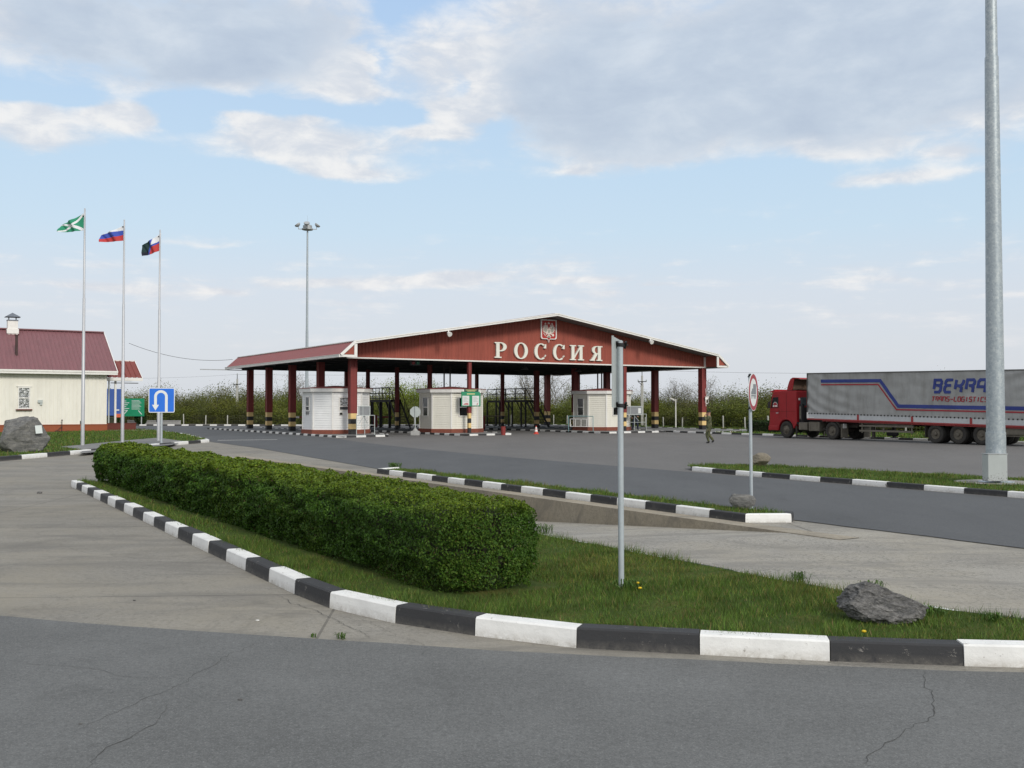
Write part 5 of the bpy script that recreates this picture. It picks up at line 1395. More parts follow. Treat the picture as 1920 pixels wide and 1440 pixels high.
# chimney, flue, window, vent, tap
ch = MB(); cs = -6.02; ch.box(cs-.36, cs+.36, mid_-.75, mid_-.05, RH-1.0, RH+.62); ch.box(cs-.42, cs+.42, mid_-.81, mid_+.01, RH-.12-.25, RH-.0)
cho = ch.build('chimney', white_paint, gh)
ch = MB()
for a in (-1, 1):
    for b in (-1, 1): ch.bar((cs+a*.26, mid_-.4+b*.26, RH+.6), (cs+a*.26, mid_-.4+b*.26, RH+.95), .04, .04)
ch.box(cs-.39, cs+.39, mid_-.78, mid_-.02, RH+.62, RH+.70)
ch.add([(cs-.55, mid_-.95, RH+.92), (cs+.55, mid_-.95, RH+.92), (cs+.55, mid_+.15, RH+.92), (cs-.55, mid_+.15, RH+.92), (cs, mid_-.4, RH+1.28)], [(0, 1, 4), (1, 2, 4), (2, 3, 4), (3, 0, 4), (3, 2, 1, 0)])
ch.build('cowl', slate, cho)
mb = MB(); mb.tube((-6.05, 1.6, 5.6), (-6.05, 1.6, 7.3), .10, .10, 10); mb.lathe([(.22, 5.62), (.12, 5.80)], 10, 0, Matrix.Translation((-6.05, 1.6, 0))); mb.lathe([(.13, 7.28), (.14, 7.36), (.02, 7.38)], 10, 0, Matrix.Translation((-6.05, 1.6, 0))); mb.build('flue_pipe', rust_pipe, gh)
ws = -5.67; wz0, wz1 = 1.86, 3.34
f = MB()
for a, b, c, d in ((-.42, .42, wz1, wz1+.10), (-.42, .42, wz0-.08, wz0), (-.42, -.34, wz0, wz1), (.34, .42, wz0, wz1), (-.34, .34, (wz0+wz1)/2-.035, (wz0+wz1)/2+.035)): f.box(ws+a, ws+b, -.075, -.019, c, d)
f.box(ws-.52, ws+.52, -.10, -.02, wz1+.10, wz1+.14)
fo = f.build('window', white_paint, gh)
for a, b in ((wz0, (wz0+wz1)/2-.04), ((wz0+wz1)/2+.04, wz1)):
    g = MB(); g.box(ws-.34, ws+.34, -.035, -.021, a, b); g.build('pane', foil, fo)
g = MB(); g.box(ws-.55, ws+.55, -.20, -.019, wz0-.17, wz0-.085); g.build('sill', brick_dark, fo)
mb = MB(); mb.box(-4.75, -4.42, -.16, -.019, 2.25, 2.46); mb.box(-4.60, -4.45, -.12, -.019, 2.08, 2.25); mb.build('vent_hood', sign_back, gh)
mb = MB(); mb.tube((-3.1, -.28, .05), (-3.1, -.28, .95), .025, .025, 8); mb.path([(-3.1, -.28, .5), (-3.4, -.3, .2), (-3.6, -.33, .13), (-3.0, -.5, .12), (-2.6, -.4, .14)], .02, 6); mb.tube((-3.15, -.28, .95), (-3.05, -.28, .95), .04, .04, 8); mb.build('standpipe', rust_pipe, gh)
# porch
mb = MB()
pts = []; s = .06
while s < 3.15:
    for a, d in ((0, 0), (.03, .045), (.08, .045), (.11, 0)): pts.append((min(s+a, 3.15), d))
    s += .38
vs = []
for a, d in pts: vs += [(a+.05*0, 2.2, 4.28+d), (a-.10, 4.6, 5.72+d)]
mb.add(vs, [(2*i, 2*i+2, 2*i+3, 2*i+1) for i in range(len(pts)-1)])
mb.build('porch_roof', pm('porch_red', (.20, .045, .035), .12, 1, .55), gh, fixn=False)
mb = MB(); mb.box(.06, 3.2, 2.12, 2.20, 4.02, 4.27); mb.box(.06, 3.12, 2.25, 6.4, 4.10, 4.16); mb.bar((3.17, 2.2, 4.24), (3.07, 4.6, 5.68), .05, .16); mb.box(.06, 3.07, 4.55, 4.65, 5.66, 5.78); mb.build('porch_trim', white_paint, gh)
mb = MB(); mb.box(.8, 2.9, 2.3, 2.36, 3.82, 3.88); mb.build('porch_lamp', dark_steel, gh)
for s, t, w in ((.72, 2.6, .10), (1.18, 2.45, .15), (1.70, 2.45, .15), (.2, 2.6, .12)):
    mb = MB(); mb.box(s-w/2, s+w/2, t-w/2, t+w/2, .6, 4.1); mb.build('porch_post', white_paint if w > .11 else sign_back, gh)
mb = MB(); mb.box(.16, 2.62, 1.7, 2.1, -.05, .62); mb.box(.16, 2.66, 1.66, 2.14, .62, .67); mb.box(2.42, 2.62, 2.1, 6, -.05, .6); mb.build('porch_parapet', brick_dark, gh)
mb = MB(); mb.box(.2, 3.4, .2, 1.6, .0, .13); o = mb.build('porch_step', conc_lane, gh)

# ================================================================== FAR OBJECTS
# blue covered trailer seen through the porch
q = at(206, 764, 104)
r = thing('lorry_trailer', 'rear of a blue covered trailer seen through the gatehouse porch', 'lorry', (q.x, 104, .02), .375)
mb = MB(); mb.box(-1.25, 1.25, 0, 9, 1.15, 3.75); mb.box(-1.27, 1.27, -.02, .10, 1.05, 3.78); mb.box(-.02, .02, -.035, -.02, 1.3, 3.7); mb.build('cover', blue_tarp, r, bevel=.03)
mb = MB(); mb.box(-1.2, 1.2, .2, 9, .75, 1.05); mb.build('chassis', chassis_m, r)
mb = MB(); mb.box(-1.25, 1.25, -.1, .0, .48, .62); mb.build('bumper', white_paint, r)
for x in (-.85, .85): mb = MB(); mb.box(x-.32, x+.32, -.12, .0, .86, 1.22); mb.build('tail_lamp', orange_l, r, bevel=.02)
for x in (-1.0, 1.0): mb = MB(); mb.lathe([(.5, -.15), (.5, .15), (.2, .15)], 20, 0, Matrix.Translation((x, 1.4, .5)) @ Matrix.Rotation(PI/2, 4, 'Y')); mb.build('wheel', tyre_m, r)
mb = MB(); mb.box(-.75, -.35, -.05, -.02, 1.6, 1.78); mb.box(.55, .9, -.05, -.02, 1.55, 1.68); mb.build('rear_label', poster_m, r)
# green direction board
q = at(246, 764, 108)
r = thing('direction_board', 'green roadside board with rows of white text and arrows', 'road sign', (q.x, 108, 0), .12)
w, z0, z1 = 1.35, .96, 2.86
mb = MB(); mb.box(-w, w, -.04, .04, z0, z1); bd = mb.build('panel', pm('road_green', (.008, .26, .12), .06, 2, .5), r)
mb = MB()
for k in range(6): mb.box(-1.2, -.35+.15*((k*5) % 3-1), -.046, -.0405, z1-.30-.2*k, z1-.235-.2*k)
for k in range(8): mb.box(.05, .95+.1*((k*7) % 3-1), -.046, -.0405, z1-.24-.13*k, z1-.20-.13*k)
mb.bar((-.75, -.044, z0+.2), (-.40, -.044, z0+.62), .006, .08, 0, (0, 0, 1)); mb.bar((.75, -.044, z0+.62), (1.10, -.044, z0+.2), .006, .08)
mb.build('board_text', sign_white, bd)
for x in (-1.0, 1.05): mb = MB(); mb.box(x-.05, x+.05, .045, .12, -.1, z1-.1); mb.build('leg', sign_back, r)
# low concrete wall by the far kerb
A = at(240, 764, 112); Bq = at(338, 764, 110)
r = thing('low_wall', 'low pale concrete wall beyond the far kerb, behind the U turn sign', 'wall', (A.x, A.y, 0), math.atan2(Bq.y-A.y, Bq.x-A.x)); L = (Bq-A).length
mb = MB(); mb.box(0, L, -.1, .1, -.1, .42); mb.box(0, L, -.14, .14, .42, .50); mb.build('wall_body', concrete_blk, r)
# fence with concrete posts
FPTS = [(-60, 112), (-36, 112.5), (-22, 109.5), (-8, 109.8), (3.8, 110.5), (10.5, 99.2), (17.6, 87.8), (26, 74), (36, 58), (50, 38)]
fe = thing('fence', 'wire fence on pale concrete posts in front of the bushes', 'fence', (FPTS[0][0], FPTS[0][1], 0))
pp = resample(FPTS, 2.62); o0 = Vector(FPTS[0])
pproto = MB(); pproto.box(-.05, .05, -.05, .05, -.1, 1.08); pproto.add([(-.05, -.05, 1.08), (.05, -.05, 1.08), (.05, .05, 1.08), (-.05, .05, 1.08), (0, 0, 1.11)], [(0, 1, 4), (1, 2, 4), (2, 3, 4), (3, 0, 4)])
po = None
for i, p in enumerate(pp):
    h = random.uniform(.9, 1.12)
    if po is None: po = pproto.build('post', post_conc, fe); o = po
    else: o = po.copy(); COL.objects.link(o); o.parent = fe
    o.location = (p.x-o0.x, p.y-o0.y, 0); o.scale = (1, 1, h); o.rotation_euler = (random.uniform(-.02, .02), random.uniform(-.03, .03), random.uniform(0, .6))
mb = MB()
for a, b in zip(pp, pp[1:]):
    a3 = Vector((a.x-o0.x, a.y-o0.y, 0)); b3 = Vector((b.x-o0.x, b.y-o0.y, 0))
    for z in np.linspace(.12, 1.0, 6): mb.bar(a3+Vector((0, 0, z)), b3+Vector((0, 0, z)), .006, .006)
    for k in range(1, 9): p = a3.lerp(b3, k/9); mb.bar(p+Vector((0, 0, .1)), p+Vector((0, 0, 1.02)), .005, .005)
mb.build('wire_mesh', pm('rusty_wire', (.12, .12, .11), .2, 3, .7), fe)
# small white lamp post by the fence, utility poles
p = G(1267, 803.5, .03)
r = thing('street_lamp', 'short white lamp post with a side lamp between the right canopy columns', 'street lamp', p)
mb = MB(); mb.tube((0, 0, 0), (0, 0, 2.62), .062, .055, 12); mb.build('post', white_paint, r)
mb = MB(); mb.bar((0, 0, 2.5), (-.25, 0, 2.5), .05, .05); mb.bar((-.12, 0, 2.55), (-.48, 0, 2.70), .16, .11); mb.build('lamp_head', white_paint, r)
def utility(px, Y, ztop, label):
    q = at(px, 764, Y); r = thing('utility_pole', label, 'utility pole', (q.x, Y, 0))
    mb = MB(); mb.box(-.13, .13, -.11, .11, -.1, ztop-1.3); mb.box(-.09, .09, -.08, .08, ztop-1.3, ztop-.55); mb.build('pole', post_conc, r, bevel=.02)
    mb = MB(); mb.bar((0, 0, ztop-.6), (0, 0, ztop), .06, .06); mb.bar((-.42, -.12, ztop-1.15), (.42, -.12, ztop-1.15), .08, .08); mb.bar((-.42, -.12, ztop-1.15), (0, -.12, ztop-1.5), .05, .05); mb.build('crossarm', dark_steel, r)
    mb = MB()
    for x in (-.4, .4, 0): mb.lathe([(.05, 0), (.07, .05), (.04, .09), (.06, .13), (.02, .17)], 10, 0, Matrix.Translation((x, -.12 if x else 0, ztop-1.11 if x else ztop-.02)))
    mb.build('insulator', sign_back, r); return Vector((q.x, Y, ztop))
u1 = utility(444.5, 118, 5.75, 'concrete utility pole rising from the bushes left of the canopy')
u2 = utility(1204, 100, 5.6, 'concrete utility pole seen right of the near sign post')
def cable(a, b, sag, label, r=.012, n=24):
    pts = [Vector(a).lerp(Vector(b), k/n)-Vector((0, 0, sag*4*(k/n)*(1-k/n))) for k in range(n+1)]
    mb = MB(); mb.path(pts, r, 5); o = mb.build('overhead_cable', dark_steel); tag(o, label, 'cable')
cable((-31.6, 83.5, 7.2), CP(-1.4, 22.6, 6.0), .55, 'sagging cable from the gatehouse to the canopy eave', .016)
cable(u1, u2+Vector((0, 0, .0)), .25, 'thin wire between the two utility poles', .008)
cable(u2, (58, 82, 5.6), .6, 'thin wire running right from the right utility pole above the lorry cab', .009)
cable(u1, (-60, 120, 5.9), .5, 'thin wire running left from the left utility pole behind the flagpoles', .008)
# ================================================================== ARTICULATED LORRY
PHI = math.atan2(.489, .873)
tr = thing('articulated_lorry', 'red cab lorry with a grey tarpaulin trailer with blue lettering', 'lorry', (18.05, 63.49, .01), PHI)
def TZ(k, z): return z-.0167*(k-1.84)
XL = -1.25
# --- wheels
def wheel(k, side, r, w, dual=False, z=None):
    """tyre mesh with a rim child; side -1 = near side"""
    x0 = side*1.22; mb = MB()
    M = Matrix.Translation((x0, -k, r if z is None else z)) @ Matrix.Rotation(PI/2*side, 4, 'Y')
    def tyre(d0): mb.lathe([(r*.55, d0-w), (r*.93, d0-w), (r*.99, d0-w+.04), (r, d0-w*.5), (r*.99, d0-.04), (r*.94, d0-.008), (r*.80, d0+.004), (r*.62, d0-.005), (r*.57, d0-.03), (r*.56, d0-.06)], 36, 0, M)
    tyre(0)
    if dual: tyre(-w-.05)
    o = mb.build('wheel', tyre_m, tr); smooth_by_angle(o, 40)
    mb = MB()
    if dual: prof = [(r*.56, -.05), (r*.545, -.02), (r*.52, -.03), (r*.46, -.14), (r*.30, -.16), (r*.22, -.15), (r*.20, .0), (r*.17, .03), (r*.02, .04)]
    else: prof = [(r*.56, -.05), (r*.55, -.015), (r*.52, -.02), (r*.50, -.08), (r*.36, .0), (r*.26, .03), (r*.20, .03), (r*.17, .08), (r*.02, .09)]
    mb.lathe(prof, 28, 0, M)
    for i in range(10):
        a = 2*PI*i/10; c = Vector((r*.32*math.cos(a), r*.32*math.sin(a), -.15 if dual else .01)); mb.tube(M @ c, M @ (c+Vector((0, 0, .035))), .018, .016, 6)
    ro = mb.build('rim', rim_m, o); smooth_by_angle(ro, 40)
for s in (-1, 1):
    wheel(0, s, .52, .30); wheel(3.72, s, .52, .28, True)
    for k in (10.85, 12.22, 13.58): wheel(k, s, .50, .38, True)
# --- cab: side profile with a wheel arch
arch = [(.64*math.cos(a), .50+.64*math.sin(a)) for a in np.linspace(0.10, PI-.05, 16)]
prof = [(1.47, .46), (1.50, .62), (1.47, .86), (1.43, 1.0), (1.42, 1.62), (1.33, 2.05), (1.20, 2.70), (1.08, 2.86), (.3, 2.92), (-.80, 2.93), (-.88, 2.86), (-.90, .92), (-.72, .80)]+[(-a*1.0, b) for a, b in arch][::1]
prof = [(1.47, .46), (1.50, .62), (1.47, .86), (1.43, 1.0), (1.42, 1.62), (1.33, 2.05), (1.20, 2.70), (1.08, 2.86), (.3, 2.92), (-.80, 2.93), (-.88, 2.86), (-.90, .92), (-.66, .60)]+[(-.64*math.cos(a), .50+.64*math.sin(a)) for a in np.linspace(.16, PI-.10, 16)]+[(.70, .46)]
PC = lambda u, v, d: (d, u, v)
mb = MB(); mb.poly(prof, -1.20, 1.20, 0, PC); cab = mb.build('cab', cab_red, tr, bevel=.035)
mb = MB(); mb.box(-1.22, 1.22, 1.40, 1.52, .44, .74); mb.box(-1.23, -1.15, .72, 1.52, .46, .74); mb.box(1.15, 1.23, .72, 1.52, .46, .74); mb.build('bumper', cab_red, cab, bevel=.03)
mb = MB(); mb.poly([(.66, 1.86), (1.28, 1.86), (1.20, 2.28), (1.13, 2.52), (.66, 2.55)], -1.212, -1.19, 0, PC); sw = mb.build('side_window', glass_dk, cab)
mb = MB(); mb.poly([(.70, 1.90), (1.16, 1.90), (1.10, 2.08), (1.0, 2.22), (.86, 2.22), (.72, 2.08)], -1.2155, -1.2125, 0, PC); mb.build('window_patch', decal_red, sw)  # plain red shape laid on the side glass, white marks follow
mb = MB()
for i, (a, b) in enumerate(((.74, .83), (.86, .95), (1.0, 1.12))): mb.poly([(a, 1.935), (b, 1.935), (b, 2.03), (a, 2.03)], -1.219, -1.216, 0, PC)
A, B = stroke([(.72, 2.08), (.86, 2.22), (1.0, 2.22), (1.10, 2.08)], .025); mb.strip(A, B, -1.2185, -1.216, 0, False, PC); mb.build('patch_marks', white_paint, sw)
mb = MB(); mb.poly([(-.05, 1.10), (-.03, 1.10), (-.03, 2.75), (-.05, 2.75)], -1.206, -1.19, 0, PC); A, B = stroke([(.60, 1.15), (.60, 2.62), (1.18, 2.62)], .018); mb.strip(A, B, -1.205, -1.19, 0, False, PC); A, B = stroke([(1.40, 1.62), (-.85, 1.66)], .016); mb.strip(A, B, -1.2045, -1.19, 0, False, PC); mb.build('door_seam', pm('seam_dark_red', (.06, .005, .008), .1), cab)
mb = MB(); mb.box(-1.235, -1.19, .66, .84, 1.52, 1.57); mb.build('door_handle', board_grey, cab, bevel=.006)
A, B = stroke([(-.70*math.cos(a), .50+.70*math.sin(a)) for a in np.linspace(.2, PI-.25, 18)], .075)
mb = MB(); mb.strip(A, B, -1.225, -1.10, 0, False, PC); mb.strip(A, B, 1.10, 1.225, 0, False, PC); mb.build('wheel_arch', cab_red, cab)
mb = MB(); mb.box(-.86, -.40, -.915, -.89, 2.02, 2.52); mb.box(.40, .86, -.915, -.89, 2.02, 2.52); mb.build('rear_window', glass_grey, cab)
mb = MB(); mb.lathe([(.075, 0), (.075, .02), (.01, .025)], 14, 0, Matrix.Translation((-.98, -.90, 2.40)) @ Matrix.Rotation(PI/2, 4, 'X')); mb.build('marker_disc', white_paint, cab)
mb = MB(); mb.box(-1.12, 1.12, 1.36, 1.40, 1.72, 2.55, 0, Matrix.Translation((0, -.03, 0)) @ Matrix.Rotation(0, 4, 'X')); mb.build('windscreen', glass_dk, cab)
mb = MB(); mb.box(-1.16, 1.16, 1.02, 1.42, 2.84, 2.90); mb.add([(-1.16, 1.02, 2.90), (1.16, 1.02, 2.90), (1.16, 1.02, 3.02), (-1.16, 1.02, 3.02), (-1.16, 1.40, 2.90), (1.16, 1.40, 2.90)], [(0, 1, 2, 3), (0, 3, 4), (1, 5, 2), (3, 2, 5, 4)]); mb.build('sun_visor', cab_red, cab)
for s in (-1, 1): mb = MB(); mb.box(s*1.34-.09, s*1.34+.09, 1.30, 1.36, 1.85, 2.25); mb.bar((s*1.18, 1.25, 2.32), (s*1.34, 1.33, 2.25), .03, .03); mb.build('mirror', cab_dark, cab)
# air deflector: open shell
mb = MB(); dp = [(.02, 2.95), (-.06, 3.22), (-.18, 3.50), (-.30, 3.66), (-.48, 3.74), (-1.02, 3.69)]
A = dp; B = [(x-.03, z-.05) for x, z in dp]
mb.strip(A, B, -1.08, 1.08, 0, False, PC)
side = dp+[(-.98, 2.98)]
def mixz(a): return a
for s in (-1, 1):
    sp = [(.02, 2.95), (-.06, 3.22), (-.18, 3.50), (-.30, 3.66), (-.48, 3.74), (-.62, 3.72), (-.50, 3.3), (-.42, 2.96)]
    mb.poly(sp, s*1.10, s*1.06, 0, PC)
d_ = mb.build('air_deflector', cab_red, cab)
mb = MB(); mb.strip([(x-.03, z-.06) for x, z in dp], [(x-.05, z-.08) for x, z in dp], -1.05, 1.05, 0, False, PC); mb.box(-1.02, 1.02, -.42, -.38, 2.98, 3.60); mb.bar((-.6, -.28, 3.0), (-.6, -.9, 3.05), .04, .04); mb.bar((-.2, -.28, 3.0), (-.2, -.9, 3.6), .03, .03); mb.build('deflector_inside', brown_in, d_)
mb = MB(); mb.box(-1.0, .95, -1.25, -.92, .95, 1.9); mb.box(-1.06, -.88, -1.22, -.98, 1.1, 2.1); mb.box(-1.2, 1.2, -.95, -.905, .85, 1.0); mb.build('engine_stack', cab_dark, cab)
mb = MB(); mb.tube((-1.0, -1.05, 1.2), (-1.0, -1.05, 1.95), .09, .09, 10); mb.build('air_intake', tank_m, cab)
# --- tractor chassis: rails, tank, boxes, fenders
mb = MB()
for x in (-.45, .45): mb.box(x-.05, x+.05, -5.0, 1.3, .72, .98)
for k in (0, 3.72): mb.box(-.95, .95, -k-.09, -k+.09, .43, .60); mb.lathe([(.05, -.2), (.22, 0), (.05, .2)], 12, 0, Matrix.Translation((0, -k, .52)) @ Matrix.Rotation(PI/2, 4, 'Y'))
mb.box(-.5, .5, -4.3, -3.1, 1.0, 1.13); mb.box(-.9, .9, -2.9, -1.0, .55, .70)
mb.build('tractor_chassis', chassis_m, tr)
mb = MB(); mb.box(-1.17, -.60, -1.72, -1.02, .52, .98); mb.build('battery_box', tank_m, tr, bevel=.04)
mb = MB(); mb.box(-1.18, -.58, -2.72, -1.86, .48, 1.02); mb.box(-1.2, -.57, -2.02, -1.98, .46, 1.04); mb.box(-1.2, -.57, -2.56, -2.52, .46, 1.04); mb.build('fuel_tank', tank_m, tr, bevel=.06)
mb = MB(); mb.box(1.18, .58, -2.6, -1.1, .5, 1.0); mb.build('fuel_tank', tank_m, tr, bevel=.05)
for s in (-1, 1):
    A, B = stroke([(-3.72-.66*math.cos(a), .52+.63*math.sin(a)) for a in np.linspace(.35, PI-.9, 16)], .035)
    mb = MB(); mb.strip(A, B, s*1.24, s*.62, 0, False, PC); o = mb.build('fender', chassis_m, tr)
    mb = MB(); mb.box(min(s*1.22, s*.66), max(s*1.22, s*.66), -4.46, -4.42, .14, .92); fl = mb.build('mud_flap', tank_m, tr)
    if s < 0:
        mb = MB(); mb.box(-1.10, -.82, -4.50, -4.465, .68, .94); mb.build('flap_label', white_paint, fl)
mb = MB(); mb.box(-1.22, -1.12, -.88, -.84, .10, .75); mb.box(1.12, 1.22, -.88, -.84, .10, .75); mb.build('front_mud_flap', chassis_m, tr)
# --- trailer
K0, K1, ZT, ZB = 1.84, 17.2, 3.95, 1.50
def tarp_d(k, z):
    f = max(0, 1-(k-K0)/5.0); low = max(0, min(1, (3.4-z)/1.6))
    fold = .038*f*math.sin(9.5*(z*.95+.62*math.log(1+k-K0)*1.6)+1.1*noise.noise(Vector((k*.7, z, 0))))*(.4+.6*low)
    fold += .024*noise.noise(Vector((k*1.1, z*2.4, 5)))+.016*noise.noise(Vector((k*3.5, z*1.2, 2)))
    r_ = max(0, min(1, (k-13.8)/2)); fold += .035*r_*math.sin(10*(z*.8-.35*k))*max(0, (z-2.6))
    return fold*min(1, (z-1.48)*4)*min(1, (ZT-z)*5+.1)
mb = MB(); NK, NZ_ = 240, 56
vs = []
for i in range(NK+1):
    k = K0+(K1-K0)*i/NK
    for j in range(NZ_+1):
        z = ZB+(ZT-ZB)*j/NZ_; vs.append((XL-tarp_d(k, z), -k, TZ(k, z)))
mb.add(vs, [(i*(NZ_+1)+j, (i+1)*(NZ_+1)+j, (i+1)*(NZ_+1)+j+1, i*(NZ_+1)+j+1) for i in range(NK) for j in range(NZ_)])
# roof, front, rear, far side
q = [(x, -k, TZ(k, z)) for k in (K0, K1) for x in (XL, -XL) for z in (ZB, ZT)]
mb.add(q, [(0, 1, 3, 2), (4, 6, 7, 5), (1, 5, 7, 3), (2, 3, 7, 6)])
cover = mb.build('trailer_cover', tarp_m, tr, fixn=False); cover.data.polygons.foreach_set('use_smooth', [i < NK*NZ_ for i in range(len(cover.data.polygons))])
mb = MB(); mb.bar((XL-.012, -K0, TZ(K0, ZT+.0)), (XL-.012, -K1, TZ(K1, ZT)), .05, .05); mb.bar((XL-.02, -K0-.02, TZ(K0, ZB)), (XL-.02, -K0-.02, TZ(K0, ZT)), .05, .05, 0, (0, 1, 0)); mb.build('cover_edge', pm('tarp_edge_grey', (.10, .10, .095), .15, 5, .7), cover)
def PT(k, z, d):
    zz = z
    return (XL-tarp_d(k, z)-d, -k, TZ(k, zz))
def dens2(pts, st=.12): return [(p[0], p[1]) for p in densify([(a, b, 0) for a, b in pts], st)]
def decal(name, pts, w, mat, d=.010):
    A, B = stroke(pts, w)
    A2, B2 = [], []
    for (a0, a1), (b0, b1) in zip(zip(A, A[1:]), zip(B, B[1:])):
        n = max(1, int(math.dist(a0, a1)/.05))
        for i in range(n): A2.append((a0[0]+(a1[0]-a0[0])*i/n, a0[1]+(a1[1]-a0[1])*i/n)); B2.append((b0[0]+(b1[0]-b0[0])*i/n, b0[1]+(b1[1]-b0[1])*i/n))
    A2.append(A[-1]); B2.append(B[-1])
    C2 = [((a[0]+b[0])/2, (a[1]+b[1])/2) for a, b in zip(A2, B2)]
    mb = MB(); mb.strip(A2, C2, d*.3, d+.012, 0, False, PT); mb.strip(C2, B2, d*.3, d+.012, 0, False, PT); return mb.build(name, mat, cover)
decal('blue_stripe', [(2.95, 3.475), (7.32, 3.475), (8.53, 2.075), (17.15, 2.075)], .19, decal_blue)
decal('red_stripe', [(2.95, 3.265), (7.18, 3.265), (8.40, 1.885), (17.15, 1.885)], .075, decal_red)
# lettering
def letters(word, k0, z0, h, adv, wd, sw, mat, name, slant=.16):
    G_ = {
     'B': [[(0, .24), (0, 1), (.82, 1), (.98, .86), (.98, .70), (.84, .56), (.25, .56)], [(.62, .54), (.96, .42), (.96, .14), (.80, 0), (.12, 0)]],
     'E': [[(1, 1), (.22, 1), (.05, .86), (.05, .70), (.20, .55), (.86, .55)], [(.20, .53), (.02, .40), (.02, .15), (.18, 0), (.92, 0)]],
     'K': [[(0, .24), (0, 1)], [(1, 1), (.95, .72), (.72, .52), (.04, .52)], [(.55, .50), (.84, .36), (.84, 0)]],
     'R': [[(0, .24), (0, 1), (.82, 1), (.98, .86), (.98, .70), (.82, .54), (.30, .54)], [(.60, .52), (.90, .40), (.90, 0)]],
     'A': [[(1, 0), (1, 1), (.20, 1), (.02, .84), (.02, .44), (.94, .44)]],
     'T': [[(0, 1), (1, 1)], [(.5, .98), (.5, 0)]], 'N': [[(0, 0), (0, 1), (.85, 1), (1, .84), (1, 0)]],
     'S': [[(1, 1), (.1, 1), (0, .85), (0, .62), (.1, .52), (.9, .50), (1, .38), (1, .12), (.9, 0), (0, 0)]],
     '-': [[(.0, .45), (1, .45)]], 'L': [[(0, 1), (0, .12), (.1, 0), (1, 0)]], 'O': [[(.5, 0), (.1, 0), (0, .14), (0, .86), (.1, 1), (.9, 1), (1, .86), (1, .14), (.9, 0), (.48, 0)]],
     'G': [[(1, 1), (.1, 1), (0, .86), (0, .14), (.1, 0), (1, 0), (1, .48), (.55, .48)]], 'I': [[(.5, 0), (.5, 1)]], 'C': [[(1, 1), (.1, 1), (0, .86), (0, .14), (.1, 0), (1, 0)]]}
    k = k0
    for ch in word:
        mb = MB()
        for n_, st in enumerate(G_[ch]):
            pts = [(k+(.5 if False else x)*wd+slant*(y-.5)*h, z0+sw/2+y*(h-sw)) for x, y in st]
            A, B = stroke(pts, sw); A2, B2 = [], []
            for (a0, a1), (b0, b1) in zip(zip(A, A[1:]), zip(B, B[1:])):
                nn = max(1, int(math.dist(a0, a1)/.06))
                for i in range(nn): A2.append((a0[0]+(a1[0]-a0[0])*i/nn, a0[1]+(a1[1]-a0[1])*i/nn)); B2.append((b0[0]+(b1[0]-b0[0])*i/nn, b0[1]+(b1[1]-b0[1])*i/nn))
            A2.append(A[-1]); B2.append(B[-1]); mb.strip(A2, B2, .003, .024+.002*n_, 0, False, PT)
        mb.build(name, mat, cover); k += adv*(.62 if ch == 'I' and False else 1)
letters('BEKRA', 10.86, 2.78, .78, .645, .435, .150, decal_blue, 'blue_letter')
letters('TRANS-LOGISTICS', 10.72, 2.36, .27, .222, .15, .045, decal_red, 'red_letter')
# hooks along the lower hem, side boards and red rail
mb = MB(); k = K0+.12
while k < K1: mb.box(XL-.045, XL-.02, -k-.05, -k+.02, TZ(k, 1.50), TZ(k, 1.575)); k += .235
mb.build('hem_hooks', pm('hook_dark', (.02, .018, .018), .2), cover)
mb = MB()
q = [(XL-.03, -K0, TZ(K0, 1.24)), (XL-.03, -K1, TZ(K1, 1.24)), (XL-.03, -K1, TZ(K1, 1.505)), (XL-.03, -K0, TZ(K0, 1.505))]
q += [(.03-XL, y, z) for x, y, z in q]
mb.add(q, [(0, 1, 2, 3), (7, 6, 5, 4), (0, 4, 5, 1), (3, 2, 6, 7), (0, 3, 7, 4), (1, 5, 6, 2)])
sb = mb.build('sideboard', board_grey, tr)
mb = MB()
for k in (5.75, 9.46, 13.05, 16.7): mb.box(XL-.055, XL-.029, -k-.065, -k+.065, TZ(k, 1.19), TZ(k, 1.53))
mb.build('board_post', rail_red, sb)
mb = MB(); mb.bar((XL-.02, -K0-.02, TZ(K0, 1.20)), (XL-.02, -K1, TZ(K1, 1.20)), .06, .075); mb.bar((XL+.02, -K0-1.2, TZ(K0+1, 1.12)), (XL+.02, -K1, TZ(K1, 1.12)), .05, .05); mb.build('lower_rail', rail_red, tr)
mb = MB(); mb.box(XL-.05, XL-.028, -K0-.12, -K0+.01, TZ(K0, 1.24), TZ(K0, 1.60)); mb.box(XL-.056, XL-.03, -K0-.55, -K0-.2, TZ(K0, 1.27), TZ(K0, 1.31)); mb.build('corner_casting', white_paint, tr)
mb = MB()
for x in (-.5, .5): mb.box(x-.06, x+.06, -K1, -K0-.8, .86, 1.16)
for k in np.arange(3, 17, 1.3): mb.box(-1.2, 1.2, -k-.05, -k+.05, 1.02, 1.17)
for k in (10.85, 12.22, 13.58): mb.box(-1.0, 1.0, -k-.07, -k+.07, .43, .57); 
for k in (10.85, 12.22, 13.58):
    for x in (-.55, .55): mb.box(x-.05, x+.05, -k-.5, -k+.3, .62, .74); mb.box(x-.09, x+.09, -k-.1, -k+.1, .56, .88)
mb.build('trailer_frame', pm('dark_red_frame', (.030, .014, .013), .3, 4, .85, dirt=((.08, .06, .05), .4)), tr)
